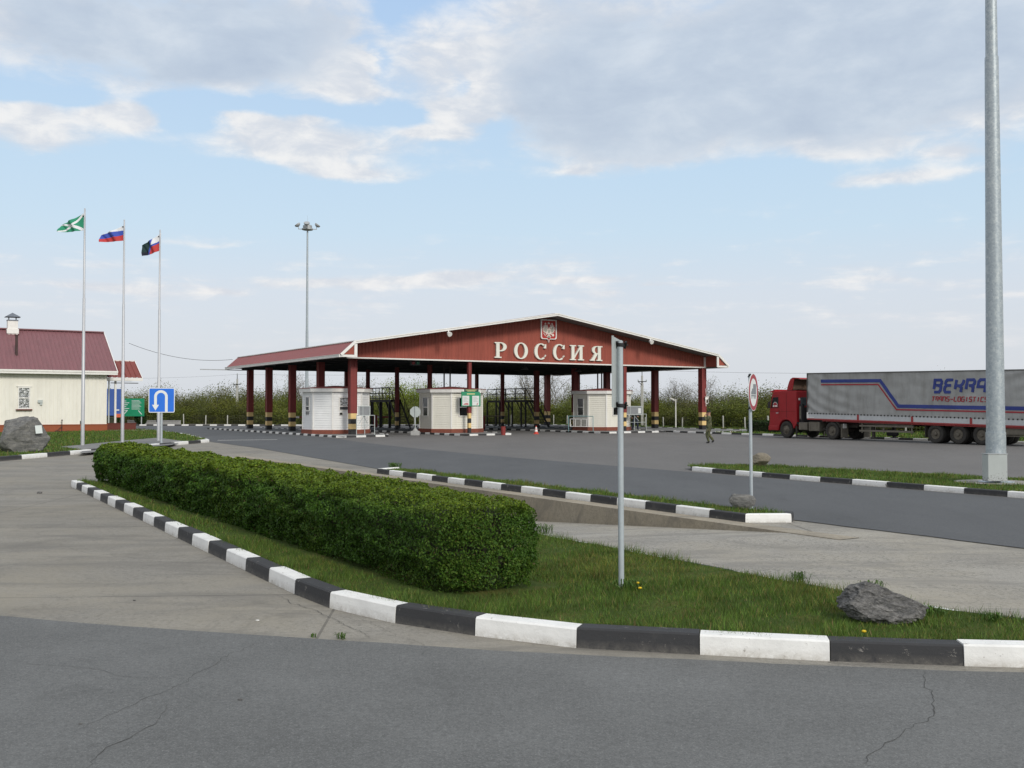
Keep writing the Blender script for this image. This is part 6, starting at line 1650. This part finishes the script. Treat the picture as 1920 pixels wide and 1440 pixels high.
# landing legs, side guards, pallet rack, rear tank
mb = MB()
for x in (-.85, .85): mb.box(x-.07, x+.07, -6.55, -6.41, .18, 1.1); mb.box(x-.13, x+.13, -6.65, -6.31, .14, .19)
mb.box(-.85, .85, -6.52, -6.44, .55, .63); mb.build('landing_leg', chassis_m, tr)
mb = MB()
for z in (.52, .80): mb.box(-1.18, -1.14, -9.45, -5.75, z, z+.10)
for k in (5.9, 7.4, 9.3): mb.box(-1.135, -1.09, -k-.04, -k+.04, .45, 1.12)
mb.bar((-1.10, -5.6, 1.06), (-1.10, -9.4, .90), .05, .06)
mb.bar((-1.03, -5.6, 1.0), (-1.03, -9.4, .83), .05, .05)
for k in np.arange(5.9, 9.3, .45): mb.bar((-1.10, -k, 1.03-(k-5.9)*.043), (-.7, -k-.1, .95-(k-5.9)*.04), .03, .03)
mb.build('side_guard', tank_m, tr)
mb = MB(); mb.lathe([(.10, -.35), (.13, -.30), (.13, .30), (.10, .35)], 14, 0, Matrix.Translation((-.62, -7.6, .42)) @ Matrix.Rotation(PI/2, 4, 'X')); mb.build('air_tank', cab_dark, tr)
mb = MB(); mb.box(-1.15, -.55, -16.2, -14.75, .52, .90); mb.build('pallet_box', tank_m, tr, bevel=.06)
mb = MB(); mb.path([(-1.17, -14.6, .92), (-1.17, -15.9, .92), (-1.17, -16.15, .85), (-1.17, -16.2, .55), (-1.17, -16.05, .48), (-1.17, -14.7, .48)], .022, 8); mb.build('guard_loop', tank_m, tr)
mb = MB()
for s in (-1, 1): mb.box(min(s*1.2, s*.72), max(s*1.2, s*.72), -10.22, -10.19, .30, 1.12)
mb.build('trailer_mud_flap', chassis_m, tr)
mb = MB(); mb.box(-1.2, 1.2, -17.2, -17.1, .5, .68); mb.build('rear_bumper', chassis_m, tr)
mb = MB(); mb.box(-.45, .45, -2.55, -2.0, 1.15, 1.24); mb.path([(.2, -1.3, 1.5), (.1, -1.6, 1.25), (.05, -1.9, 1.45)], .025, 6); mb.build('air_hoses', cab_dark, tr)

# ================================================================== PEOPLE
def person(label, loc, rz, J, E, mats, headpos, facing, cap=True, scale=1.0):
    """J: name -> (pos, (rx, ry)); E: (a, b, material slot); one skinned body"""
    t = thing('person', label, 'person', loc, rz); t.scale = (scale,)*3
    names = list(J); idx = {n: i for i, n in enumerate(names)}
    me = bpy.data.meshes.new('body'); me.from_pydata([J[n][0] for n in names], [(idx[a], idx[b]) for a, b, m in E], []); 
    o = bpy.data.objects.new('body', me); COL.objects.link(o)
    sk = o.modifiers.new('skin', 'SKIN'); sk.use_smooth_shade = True
    if not me.skin_vertices: 
        bm = bmesh.new(); bm.from_mesh(me); bm.verts.layers.skin.verify(); bm.to_mesh(me); bm.free()
    for i, n in enumerate(names):
        d = me.skin_vertices[0].data[i]; r = J[n][1]; d.radius = r if isinstance(r, tuple) else (r, r); d.use_root = (i == 0)
    ss = o.modifiers.new('sub', 'SUBSURF'); ss.levels = ss.render_levels = 2
    dg = bpy.context.evaluated_depsgraph_get(); ev = o.evaluated_get(dg); m2 = bpy.data.meshes.new_from_object(ev)
    o.modifiers.clear(); o.data = m2
    # five bent fingers and a thumb on each hand, and face features, in the same mesh
    m2.materials.clear()
    for m in mats: m2.materials.append(m)
    bm = bmesh.new(); bm.from_mesh(m2)
    def limb(pts, rs, slot):
        n = 6; ring0 = None
        for i, p in enumerate(pts):
            d = (Vector(pts[min(i+1, len(pts)-1)])-Vector(pts[max(i-1, 0)])).normalized(); u = d.orthogonal().normalized(); w = d.cross(u)
            ring = [bm.verts.new(Vector(p)+(u*math.cos(2*PI*k/n)+w*math.sin(2*PI*k/n))*rs[i]) for k in range(n)]
            if ring0:
                for k in range(n): f = bm.faces.new((ring0[k], ring0[(k+1) % n], ring[(k+1) % n], ring[k])); f.material_index = 100+slot; f.smooth = True
            ring0 = ring
        f = bm.faces.new(ring0); f.material_index = 100+slot
    for sd in ('l', 'r'):
        a = Vector(J['wrist_'+sd][0]); b = Vector(J['hand_'+sd][0]); d = (b-a).normalized(); side = d.cross(Vector((0, 1, .2))).normalized(); curl = d.cross(side)
        for k, L in enumerate((.062, .072, .068, .052)):
            p0 = b+side*(.027-.018*k)*(1 if sd == 'l' else 1); p1 = p0+d*L*.5; p2 = p1+(d*.6+curl*.7).normalized()*L*.4; p3 = p2+(d*.1+curl).normalized()*L*.3
            limb([p0, p1, p2, p3], [.0095, .009, .008, .006], 1)
        p0 = a.lerp(b, .5)+side*.03; limb([p0, p0+side*.03+d*.02, p0+side*.035+d*.05], [.012, .010, .008], 1)
    h = Vector(headpos)
    limb([h+Vector((0, .075, .0)), h+Vector((0, .108, -.012)), h+Vector((0, .098, -.03))], [.012, .012, .009], 1)
    for s in (-1, 1):
        limb([h+Vector((s*.034, .080, .018)), h+Vector((s*.034, .093, .018))], [.012, .009], 3); limb([h+Vector((s*.082, -.0, -.02)), h+Vector((s*.092, -.008, .0)), h+Vector((s*.085, -.012, .02))], [.010, .018, .012], 1)
    limb([h+Vector((-.024, .080, -.052)), h+Vector((0, .095, -.054)), h+Vector((.024, .080, -.052))], [.005, .008, .005], 4)
    bm.faces.ensure_lookup_table()
    segs = [(Vector(J[a][0]), Vector(J[b][0]), m) for a, b, m in E]
    for f in bm.faces:
        if f.material_index >= 100: f.material_index -= 100; continue
        c = f.calc_center_median(); best = 9
        for a, b, m in segs:
            d = b-a; k = max(0, min(1, (c-a).dot(d)/max(1e-9, d.dot(d)))); L = (a+d*k-c).length
            if L < best: best = L; f.material_index = m
    bm.to_mesh(m2); bm.free()
    m2.name = 'body'; o.parent = t
    if cap:
        mb = MB(); mb.lathe([(.100, .022), (.106, .04), (.112, .085), (.095, .112), (.02, .118)], 18, 0, Matrix.Translation(h)); mb.box(-.075, .075, .07, .165, .020, .030, 0, Matrix.Translation(h)); mb.build('cap', hair_m, t, smooth=True)
    else:
        mb = MB(); mb.lathe([(.088, .0), (.096, .05), (.085, .10), (.05, .125), (.01, .13)], 18, 0, Matrix.Translation(h+Vector((0, -.012, 0)))); mb.build('hair', hair_m, t, smooth=True)
    return t
def figure(arms, legs):
    J = {'pelvis': ((0, 0, .93), (.205, .165)), 'waist': ((0, .005, 1.10), (.20, .155)), 'chest': ((0, .01, 1.29), (.21, .155)), 'shoulders': ((0, .0, 1.42), (.17, .12)),
         'neck': ((0, .01, 1.52), (.055, .058)), 'jaw': ((0, .025, 1.585), (.072, .085)), 'head': ((0, .02, 1.66), (.092, .108)), 'crown': ((0, .01, 1.73), (.075, .090))}
    E = [('pelvis', 'waist', 0), ('waist', 'chest', 0), ('chest', 'shoulders', 0), ('shoulders', 'neck', 1), ('neck', 'jaw', 1), ('jaw', 'head', 1), ('head', 'crown', 1)]
    for sd, s in (('l', -1), ('r', 1)):
        hp, kn, an, toe = legs[sd]
        J['hip_'+sd] = ((s*.10, 0, .86), .125); J['knee_'+sd] = (kn, .088); J['shin_'+sd] = (tuple(Vector(kn).lerp(Vector(an), .45)), .080); J['ankle_'+sd] = (an, .064); J['heel_'+sd] = (tuple(Vector(an)+Vector((0, -.02, -.05))), .050); J['toe_'+sd] = (toe, (.045, .032))
        E += [('pelvis', 'hip_'+sd, 2), ('hip_'+sd, 'knee_'+sd, 2), ('knee_'+sd, 'shin_'+sd, 2), ('shin_'+sd, 'ankle_'+sd, 2), ('ankle_'+sd, 'heel_'+sd, 3), ('heel_'+sd, 'toe_'+sd, 3)]
        el, wr, ha = arms[sd]
        J['shoulder_'+sd] = ((s*.20, 0, 1.40), .09); J['elbow_'+sd] = (el, .068); J['wrist_'+sd] = (wr, .036); J['hand_'+sd] = (ha, (.040, .022))
        E += [('shoulders', 'shoulder_'+sd, 0), ('shoulder_'+sd, 'elbow_'+sd, 0), ('elbow_'+sd, 'wrist_'+sd, 0), ('wrist_'+sd, 'hand_'+sd, 1)]
    return J, E
J, E = figure({'l': ((-.30, .16, 1.27), (-.19, .22, 1.50), (-.13, .14, 1.60)), 'r': ((.32, .12, 1.28), (.22, .14, 1.52), (.135, .08, 1.63))},
              {'l': (0, (-.10, .13, .50), (-.10, .02, .10), (-.11, .16, .035)), 'r': (0, (.10, .06, .50), (.10, -.20, .16), (.11, -.10, .05))})
p = G(1330, 831, .006)
person('person in camouflage uniform and cap walking with both hands raised to the head', p, math.radians(72), J, E, [camo, skin_m, camo, boot_m, pm('lips', (.30, .12, .10))], (0, .02, 1.66), 0, True, .97)
J, E = figure({'l': ((-.30, -.02, 1.15), (-.22, .22, 1.06), (-.17, .31, 1.08)), 'r': ((.30, -.04, 1.14), (.30, .16, .98), (.26, .25, .97))},
              {'l': (0, (-.17, .06, .50), (-.21, .0, .10), (-.24, .13, .04)), 'r': (0, (.16, .05, .50), (.24, -.02, .10), (.27, .11, .04))})
q = at(1191, 764, 80.6)
person('person in dark jacket and blue trousers behind the long grey notice board', (q.x, 80.6, .10), PI, J, E, [coat_m, skin_m, jean_m, boot_m, pm('lips', (.30, .12, .10))], (0, .02, 1.66), 0, False, 1.0)

# ================================================================== BUSHES AND TREES BEYOND THE FENCE
def rand_dir(up=.3):
    v = Vector((random.gauss(0, 1), random.gauss(0, 1), random.gauss(up, .8))); return v.normalized()
def twig_mesh(h, spread, n_main, depth, r0, seed, lean=.25, base=.2):
    random.seed(seed); segs = []; tips = []
    def grow(p, d, L, r, lev):
        n = 3; q = p
        for i in range(n):
            d = (d+Vector((random.gauss(0, .16), random.gauss(0, .16), random.gauss(.06, .12)))).normalized()
            q2 = q+d*(L/n); segs.append((q, q2, r*(1-.22*i), r*(1-.22*(i+1)))); q = q2
            if lev > 0 and i >= 0:
                for _ in range(random.choice((1, 2, 2))):
                    dd = (d+Vector((random.gauss(0, .62), random.gauss(0, .62), random.gauss(.12, .35)))).normalized()
                    grow(q, dd, L*random.uniform(.42, .66), r*.52, lev-1)
        tips.append(q)
    for i in range(n_main):
        a = random.uniform(0, 2*PI); d = Vector((math.cos(a)*lean*random.uniform(.2, 1.4), math.sin(a)*lean*random.uniform(.2, 1.4), 1)).normalized()
        grow(Vector((math.cos(a)*spread*random.random()*.4, math.sin(a)*spread*random.random()*.4, -.1)), d, h*random.uniform(.55, .8), r0, depth)
    zmax = max(max(b.z for a, b, _, _ in segs), .1); k = h/zmax
    V = []
    for a, b, ra, rb in segs:
        a = Vector((a.x*k, a.y*k, a.z*k)); b = Vector((b.x*k, b.y*k, b.z*k)); d = (b-a)
        if d.length < 1e-5: continue
        d.normalize(); u = d.orthogonal().normalized(); w = d.cross(u)
        for i in range(3):
            a0, a1 = 2*PI*i/3, 2*PI*(i+1)/3
            o0 = u*math.cos(a0)+w*math.sin(a0); o1 = u*math.cos(a1)+w*math.sin(a1)
            V += [a+o0*ra, a+o1*ra, b+o1*rb, b+o0*rb]
    return np.array([tuple(v) for v in V]), [t*k for t in tips]
def leaf_cloud(centres, n, size, cols, sx, seed):
    r = np.random.default_rng(seed); C = centres[r.integers(0, len(centres), n)]
    P = C+r.normal(0, 1, (n, 3))*sx
    P[:, 2] = np.maximum(P[:, 2], .05)
    nr = r.normal(0, 1, (n, 3)); nr[:, 2] += .6; nr /= np.linalg.norm(nr, axis=1)[:, None]
    t = r.normal(0, 1, (n, 3)); t -= (t*nr).sum(1)[:, None]*nr; t /= np.linalg.norm(t, axis=1)[:, None]; b = np.cross(nr, t)
    s = size*r.uniform(.5, 1.4, n)[:, None]
    V = np.stack([P-t*s, P+b*s*.6, P+t*s, P-b*s*.6], 1)
    k = r.uniform(0, 1, n)[:, None]; col = cols[0]*(1-k)+cols[1]*k
    cl = np.array([noise.noise(Vector(p)*.9) for p in P])[:, None]
    col = np.where(cl > .12, col*.6+np.array(cols[2])*.4, col)*r.uniform(.7, 1.3, n)[:, None]
    return V.reshape(-1, 3), col
def plant(kind, seed):
    """one prototype: trunk + crown, about its own foot"""
    root = bpy.data.objects.new({'bush': 'bush', 'olive': 'bush', 'bare': 'bare_tree', 'bright': 'leafy_tree'}[kind], None); COL.objects.link(root)
    A = np.array
    if kind == 'bush':
        V, tips = twig_mesh(3.6, 1.4, 9, 2, .030, seed, .55); cols = (A((.085, .115, .022)), A((.150, .180, .034)), (.19, .20, .04)); n, sz, sx = 13000, .066, .40
    elif kind == 'olive':
        V, tips = twig_mesh(4.2, 1.5, 9, 2, .030, seed, .5); cols = (A((.088, .100, .030)), A((.145, .150, .048)), (.115, .155, .036)); n, sz, sx = 12000, .062, .40
    elif kind == 'bright':
        V, tips = twig_mesh(5.4, 1.2, 6, 2, .045, seed, .40); cols = (A((.13, .19, .015)), A((.22, .28, .03)), (.27, .31, .04)); n, sz, sx = 11000, .072, .38
    else:
        V, tips = twig_mesh(5.6, 1.0, 5, 3, .050, seed, .33); cols = (A((.12, .11, .065)), A((.165, .15, .08)), (.13, .15, .05)); n, sz, sx = 5000, .038, .26
    T = np.array([tuple(t) for t in tips])
    low = T.copy(); low[:, 2] *= np.random.default_rng(seed).uniform(.05, .9, len(T)); low[:, :2] *= .95
    cen = np.concatenate([T, low, low]) if kind != 'bare' else np.concatenate([T, low])
    obj_from('trunk', raw_mesh('trunk', V, None, 4, twig_m), root)
    LV, LC = leaf_cloud(cen, n, sz, cols, sx, seed)
    obj_from('crown', raw_mesh('crown', LV, None, 4, leaf_t, LC), root)
    return root
PROTO = {k: [plant(k, 100*i+s) for s in range(3)] for i, k in enumerate(('bush', 'olive', 'bare', 'bright'))}
REG = [(235, 'behind the gatehouse and its porch'), (330, 'behind the green board'), (440, 'left of the left utility pole'), (500, 'behind the farthest left canopy columns'),
       (565, 'beside the third left canopy column'), (690, 'behind the left booth'), (790, 'behind the left inspection platform'), (905, 'behind the middle booth'), (1060, 'behind the right inspection platform'),
       (1165, 'behind the right booth'), (1310, 'left of the right corner column'), (1400, 'right of the right corner column'), (1530, 'above and beside the red lorry cab'), (9e9, 'beyond the lorry trailer')]
NAMES = {'bush': ('green bush in young leaf', 'bush'), 'olive': ('olive brown bush', 'bush'), 'bare': ('tall bare twiggy tree', 'tree'), 'bright': ('bright yellow green tree', 'tree')}
used = set(); count = [0]
def place(kind, x, y, rz, sc, rowname):
    k = random.randrange(3); pr = PROTO[kind][k]
    px = CX+F*x/y; reg = [r for lim, r in REG if px < lim][0]
    lab = '%s %s %s' % (rowname, NAMES[kind][0], reg); grp = NAMES[kind][0]+' '+reg
    if (kind, k) in used: o = dup(pr, (x, y, 0), rz, lab, lab, (sc[0], sc[0], sc[1]))
    else:
        o = pr; used.add((kind, k)); o.location = (x, y, 0); o.rotation_euler = (0, 0, rz); o.scale = (sc[0], sc[0], sc[1]); o['label'] = lab; o['group'] = lab
    o['category'] = NAMES[kind][1]; count[0] += 1
LINE = [(-62, 117), (-36, 117), (-22, 115), (-8, 115), (5, 115), (13, 103.5), (20.5, 91.5), (29.5, 77), (40, 60)]
def outward(i, q):
    d = (q[min(i+1, len(q)-1)]-q[max(i-1, 0)]).normalized(); return Vector((-d.y, d.x))
random.seed(5)
for row, (off, step, kinds, hs, nm) in enumerate(((0.5, 1.9, ['bush', 'bush', 'olive'], (.62, .95), 'low front'), (4.0, 2.5, ['olive', 'bush', 'olive', 'bush', 'bare'], (.85, 1.18), 'middle'), (9.0, 2.3, ['bare', 'olive', 'bush', 'olive', 'bush'], (.92, 1.28), 'rear'))):
    q = resample(LINE, step)
    for i, p in enumerate(q):
        n = outward(i, q); x = p.x+n.x*off+random.uniform(-.7, .7); y = p.y+n.y*off+random.uniform(-.9, .9)
        kind = random.choice(kinds); h = random.uniform(*hs)
        px = CX+F*x/y
        if px > 1560 and row == 2: continue
        if 735 < px < 835 and row >= 1 and random.random() < .8: kind = 'bright'; h *= 1.05 if row == 2 else 1.0
        if kind == 'bare': h *= .98
        random_state = random.getstate()
        place(kind, x, y, random.uniform(0, 6.28), (random.uniform(.9, 1.25), h*(.80 if px > 1180 else .90)), nm); 
for (x, y, k, h, nm) in ((1.5, 121, 'bare', 1.32, 'tallest'), (4.6, 122, 'bare', 1.28, 'tallest'), (-26, 124, 'bare', 1.15, 'tallest')): place(k, x, y, 1.0, (1.3, h), nm)
for k_, L_ in PROTO.items():
    for i_, o_ in enumerate(L_):
        if (k_, i_) not in used:
            for c_ in list(o_.children): bpy.data.objects.remove(c_)
            bpy.data.objects.remove(o_)
# small round shrub before the low wall and the clipped hedge beside the cab
def small_bush(loc, sz, label, n=2200, box=False):
    t = thing('shrub' if not box else 'hedge', label, 'shrub' if not box else 'hedge', loc, 0 if not box else TH+PI/2)
    r = np.random.default_rng(int(abs(loc[0])*10)); u = r.uniform(-1, 1, (n, 3))
    if box: ax = r.integers(0, 3, n); u[np.arange(n), ax] = np.sign(u[np.arange(n), ax])*r.uniform(.9, 1.03, n)
    else: u /= np.linalg.norm(u, axis=1)[:, None]/r.uniform(.7, 1.05, n)[:, None]
    P = u*np.array(sz)/2; P[:, 2] += sz[2]/2
    nr = r.normal(0, 1, (n, 3)); nr /= np.linalg.norm(nr, axis=1)[:, None]; tt = np.cross(nr, r.normal(0, 1, (n, 3))); tt /= np.linalg.norm(tt, axis=1)[:, None]; b = np.cross(nr, tt); s = .07*r.uniform(.6, 1.3, n)[:, None]
    V = np.stack([P-tt*s, P+b*s*.6, P+tt*s, P-b*s*.6], 1).reshape(-1, 3); k = r.uniform(0, 1, n)[:, None]
    C = (np.array((.018, .040, .010))*(1-k)+np.array((.040, .075, .016))*k)*r.uniform(.7, 1.3, n)[:, None]
    obj_from('foliage', raw_mesh('foliage', V, None, 4, leaf_m, C), t)
    mb = MB()
    if box: mb.box(-sz[0]/2*.86, sz[0]/2*.86, -sz[1]/2*.86, sz[1]/2*.86, 0, sz[2]*.88)
    else: mb.tube((0, 0, 0), (.05, 0, sz[2]*.6), .05, .02, 6); mb.lathe([(sz[0]*.2, sz[2]*.15), (sz[0]*.36, sz[2]*.5), (sz[0]*.2, sz[2]*.85), (.02, sz[2]*.9)], 10)
    mb.build('branches', pm('hedge_wood', (.030, .034, .016)), t); return t
q = at(264, 764, 108.8); small_bush((q.x, 108.8, 0), (1.3, 1.2, 1.5), 'round dark shrub under the green roadside board')
q = at(211, 764, 92); small_bush((q.x, 92, 0), (2.4, 1.2, 1.0), 'low dark shrub seen through the gatehouse porch')
a = at(1412, 764, 75.5); c = Vector((a.x, a.y, .06))+Vector((.529, -.849, 0))*4.5; small_bush((c.x, c.y, .06), (9.0, 1.2, .86), 'low clipped dark hedge on the verge beside the lorry cab', 7000, True)

# ================================================================== SKY, SUN, CAMERA
SUN_EL, SUN_AZ = math.radians(31), math.atan2(.50, -.80)      # behind and to the right of the viewer; azimuth from +Y towards +X
w = bpy.data.worlds.new('World'); scene.world = w; w.use_nodes = True
nt = w.node_tree; bg = nt.nodes['Background']; bg.inputs['Strength'].default_value = .10
sky = node(nt, 'ShaderNodeTexSky', sky_type='NISHITA', sun_disc=False, sun_elevation=SUN_EL, sun_rotation=SUN_AZ)
sky.dust_density = 2.0; sky.air_density = 1.0; sky.ozone_density = 1.5
tc = node(nt, 'ShaderNodeTexCoord'); sx = node(nt, 'ShaderNodeSeparateXYZ'); nt.links.new(tc.outputs['Generated'], sx.inputs[0])
X, Y, Z = sx.outputs
M_ = lambda *a, **k: math_(nt, *a, **k)
U = M_('MULTIPLY', M_('ARCTAN2', X, Y), 10.0)            # azimuth and elevation, tenths of a radian
V = M_('MULTIPLY', M_('ARCSINE', Z), 10.0)
cv = node(nt, 'ShaderNodeCombineXYZ'); nt.links.new(U, cv.inputs[0]); nt.links.new(M_('MULTIPLY', V, 2.1), cv.inputs[1])
def nz(scale, detail, rough, off, dist=0.0):
    mp = node(nt, 'ShaderNodeMapping'); mp.inputs['Location'].default_value = off; nt.links.new(cv.outputs[0], mp.inputs['Vector'])
    n = node(nt, 'ShaderNodeTexNoise', i_Scale=scale, i_Detail=detail, i_Roughness=rough, i_Distortion=dist); nt.links.new(mp.outputs[0], n.inputs['Vector']); return n.outputs['Fac']
fb = nz(.95, 12, .60, (3.1, 1.7, 0), .25); fw1 = nz(.7, 8, .6, (11, 4, 2)); fw2 = nz(.7, 8, .6, (5, 9, 7)); fine = nz(2.4, 8, .6, (1, 2, 3), .3)
Uw = M_('ADD', U, M_('MULTIPLY', M_('SUBTRACT', fw1, .5), 1.1)); Vw = M_('ADD', V, M_('MULTIPLY', M_('SUBTRACT', fw2, .5), .55))
Vs = M_('ADD', V, M_('MULTIPLY', M_('SUBTRACT', fw2, .5), .26))
CL = [(1440, 95, 470, 160, 1, 1), (1120, 190, 210, 85, 0.8, 1), (1680, 180, 300, 70, 0.6, 0.9), (1800, 60, 350, 130, 0.8, 0.6), (1040, 20, 150, 60, 0.55, 0.5), (130, 45, 280, 90, 0.95, 1.0), (420, 90, 180, 85, 1.0, 1.1), (620, 20, 160, 60, 0.6, 0.8),
      (900, 125, 85, 55, 0.95, 0), (760, 110, 90, 60, 0.50, .2), (615, 120, 62, 48, 1.1, 0), (665, 172, 70, 18, 0.6, 0), (50, 245, 100, 46, 1.25, 0.15), (232, 207, 74, 28, 1.2, 0), (12, 195, 55, 20, 0.7, 0), (565, 270, 180, 38, 1.3, 0.2), (460, 224, 55, 15, 0.75, 0), (570, 217, 38, 13, 0.65, 0),
      (660, 325, 132, 19, 1.0, .1), (850, 200, 66, 26, 1.05, 0), (810, 243, 72, 13, 0.9, 0), (1200, 285, 120, 22, 0.8, 0.3), (1690, 330, 160, 15, 1.0, 0), (1600, 278, 90, 26, 0.65, 0.1), (1110, 316, 50, 8, 0.6, 0), (1790, 288, 60, 13, 0.7, 0),
      (640, 528, 120, 14, 0.85, 0), (870, 520, 110, 13, 0.95, 0), (1090, 522, 70, 7, 0.75, 0), (1250, 532, 80, 6, 0.55, 0), (1120, 548, 28, 7, 0.6, 0), (240, 546, 80, 9, 0.65, 0), (1600, 527, 110, 7, 0.55, 0), (420, 545, 50, 8, 0.55, 0), (380, 455, 50, 5, 0.4, 0), (20, 480, 60, 7, 0.45, 0), (1780, 560, 60, 6, 0.4, 0), (1610, 566, 22, 6, 0.45, 0), (1270, 498, 60, 6, 0.4, 0),
      (740, 20, 40, 50, -0.7, 0), (845, 150, 24, 24, -0.6, 0), (690, 95, 20, 34, -0.5, 0), (340, 225, 55, 24, -0.8, 0), (140, 180, 150, 12, -0.8, 0), (960, 362, 600, 24, -0.6, 0), (500, 200, 190, 12, -0.75, 0), (735, 205, 40, 18, -0.6, 0), (950, 240, 34, 36, -0.6, 0), (470, 326, 60, 20, -.7, 0), (1430, 330, 150, 26, -.7, 0), (120, 320, 200, 26, -.7, 0)]
tot = None; gry = None
for px, py, rx, ry, amp, g in CL:
    a = math.atan((px-CX)/F)*10; e = math.atan((764-py)/math.hypot(F, px-CX))*10; ra, re = rx/F*10, ry/F*10
    du = M_('DIVIDE', M_('SUBTRACT', Uw, a), ra); dv = M_('DIVIDE', M_('SUBTRACT', Vw if ry > 60 else Vs, e), re)
    q = M_('MULTIPLY', M_('EXPONENT', M_('MULTIPLY', M_('ADD', M_('MULTIPLY', du, du), M_('MULTIPLY', dv, dv)), -1.0)), amp)
    tot = q if tot is None else M_('ADD', tot, q)
    if g: gq = M_('MULTIPLY', q, g); gry = gq if gry is None else M_('ADD', gry, gq)
def sstep(v, a, b):
    n = node(nt, 'ShaderNodeMapRange', interpolation_type='SMOOTHSTEP'); nt.links.new(v, n.inputs['Value']); n.inputs['From Min'].default_value = a; n.inputs['From Max'].default_value = b; return n.outputs[0]
# unseen rest of the dome: overcast thickened to brighten and neutralise the light
away = M_('MAXIMUM', sstep(M_('ABSOLUTE', U), 5.6, 8.0), sstep(V, 4.2, 5.6))
strk = node(nt, 'ShaderNodeCombineXYZ'); nt.links.new(U, strk.inputs[0]); nt.links.new(M_('MULTIPLY', V, 7.0), strk.inputs[1])
ns = node(nt, 'ShaderNodeTexNoise', i_Scale=.8, i_Detail=8.0, i_Roughness=.6); nt.links.new(strk.outputs[0], ns.inputs['Vector'])
bd_ = M_('DIVIDE', M_('SUBTRACT', V, 1.05), .62)
tot = M_('ADD', tot, M_('MULTIPLY', M_('EXPONENT', M_('MULTIPLY', M_('MULTIPLY', bd_, bd_), -1.0)), M_('MULTIPLY', M_('SUBTRACT', ns.outputs['Fac'], .40, clamp=True), 2.6)))
tot2 = M_('ADD', tot, M_('MULTIPLY', away, .95)); gry2 = M_('ADD', gry, M_('MULTIPLY', away, .30))
edge = M_('ADD', tot2, M_('ADD', M_('MULTIPLY', M_('SUBTRACT', fb, .5), 1.0), M_('MULTIPLY', M_('SUBTRACT', fine, .5), .75)))
den = sstep(edge, .16, .95)
gk = sstep(M_('ADD', gry2, M_('ADD', M_('MULTIPLY', M_('SUBTRACT', fb, .5), -.5), M_('MULTIPLY', M_('SUBTRACT', fw1, .5), .9))), .28, 1.0)
S = 10.0                                                    # colours below are radiances; the background strength is 1/10
veil = ramp(nt, M_('DIVIDE', V, 10.0), [(.0, (.69*S, .72*S, .77*S)), (.055, (.70*S, .735*S, .79*S)), (.11, (.685*S, .745*S, .825*S)), (.17, (.60*S, .75*S, .88*S)), (.23, (.555*S, .725*S, .89*S)), (.40, (.44*S, .62*S, .88*S))])
skyc = mixc(nt, .90, sky.outputs[0], veil)
shade = mixc(nt, sstep(fine, .35, .68), (.66*S, .695*S, .755*S), (.88*S, .87*S, .86*S))
cloud = mixc(nt, gk, shade, ramp(nt, M_('ADD', M_('MULTIPLY', fb, .78), M_('MULTIPLY', fine, .22)), [(.30, (.66*S, .72*S, .79*S)), (.5, (.535*S, .61*S, .71*S)), (.68, (.46*S, .535*S, .65*S))]))
low = sstep(V, -.1, 1.4)
cloudl = mixc(nt, low, (.75*S, .745*S, .77*S), cloud)
final = mixc(nt, M_('MULTIPLY', den, .90), skyc, cloudl)
nt.links.new(final, bg.inputs['Color'])
sun = bpy.data.lights.new('sun', 'SUN'); sun.energy = 2.1; sun.angle = math.radians(14); sun.color = (1.0, .95, .86)
so = bpy.data.objects.new('sun', sun); COL.objects.link(so)
sd = Vector((math.sin(SUN_AZ)*math.cos(SUN_EL), math.cos(SUN_AZ)*math.cos(SUN_EL), math.sin(SUN_EL)))
so.rotation_euler = (-sd).to_track_quat('-Z', 'Y').to_euler(); so.location = (20, -30, 40)
cam = bpy.data.cameras.new('camera'); cam.sensor_fit = 'HORIZONTAL'; cam.sensor_width = 36; cam.lens = 36*F/1920; cam.clip_end = 6000; cam.clip_start = .1
co = bpy.data.objects.new('camera', cam); COL.objects.link(co); co.location = (0, 0, EYE); co.rotation_euler = (PI/2+PITCH, 0, 0); scene.camera = co
scene.view_settings.view_transform = 'Standard'; scene.view_settings.look = 'None'; scene.view_settings.gamma = 1; scene.view_settings.exposure = .05
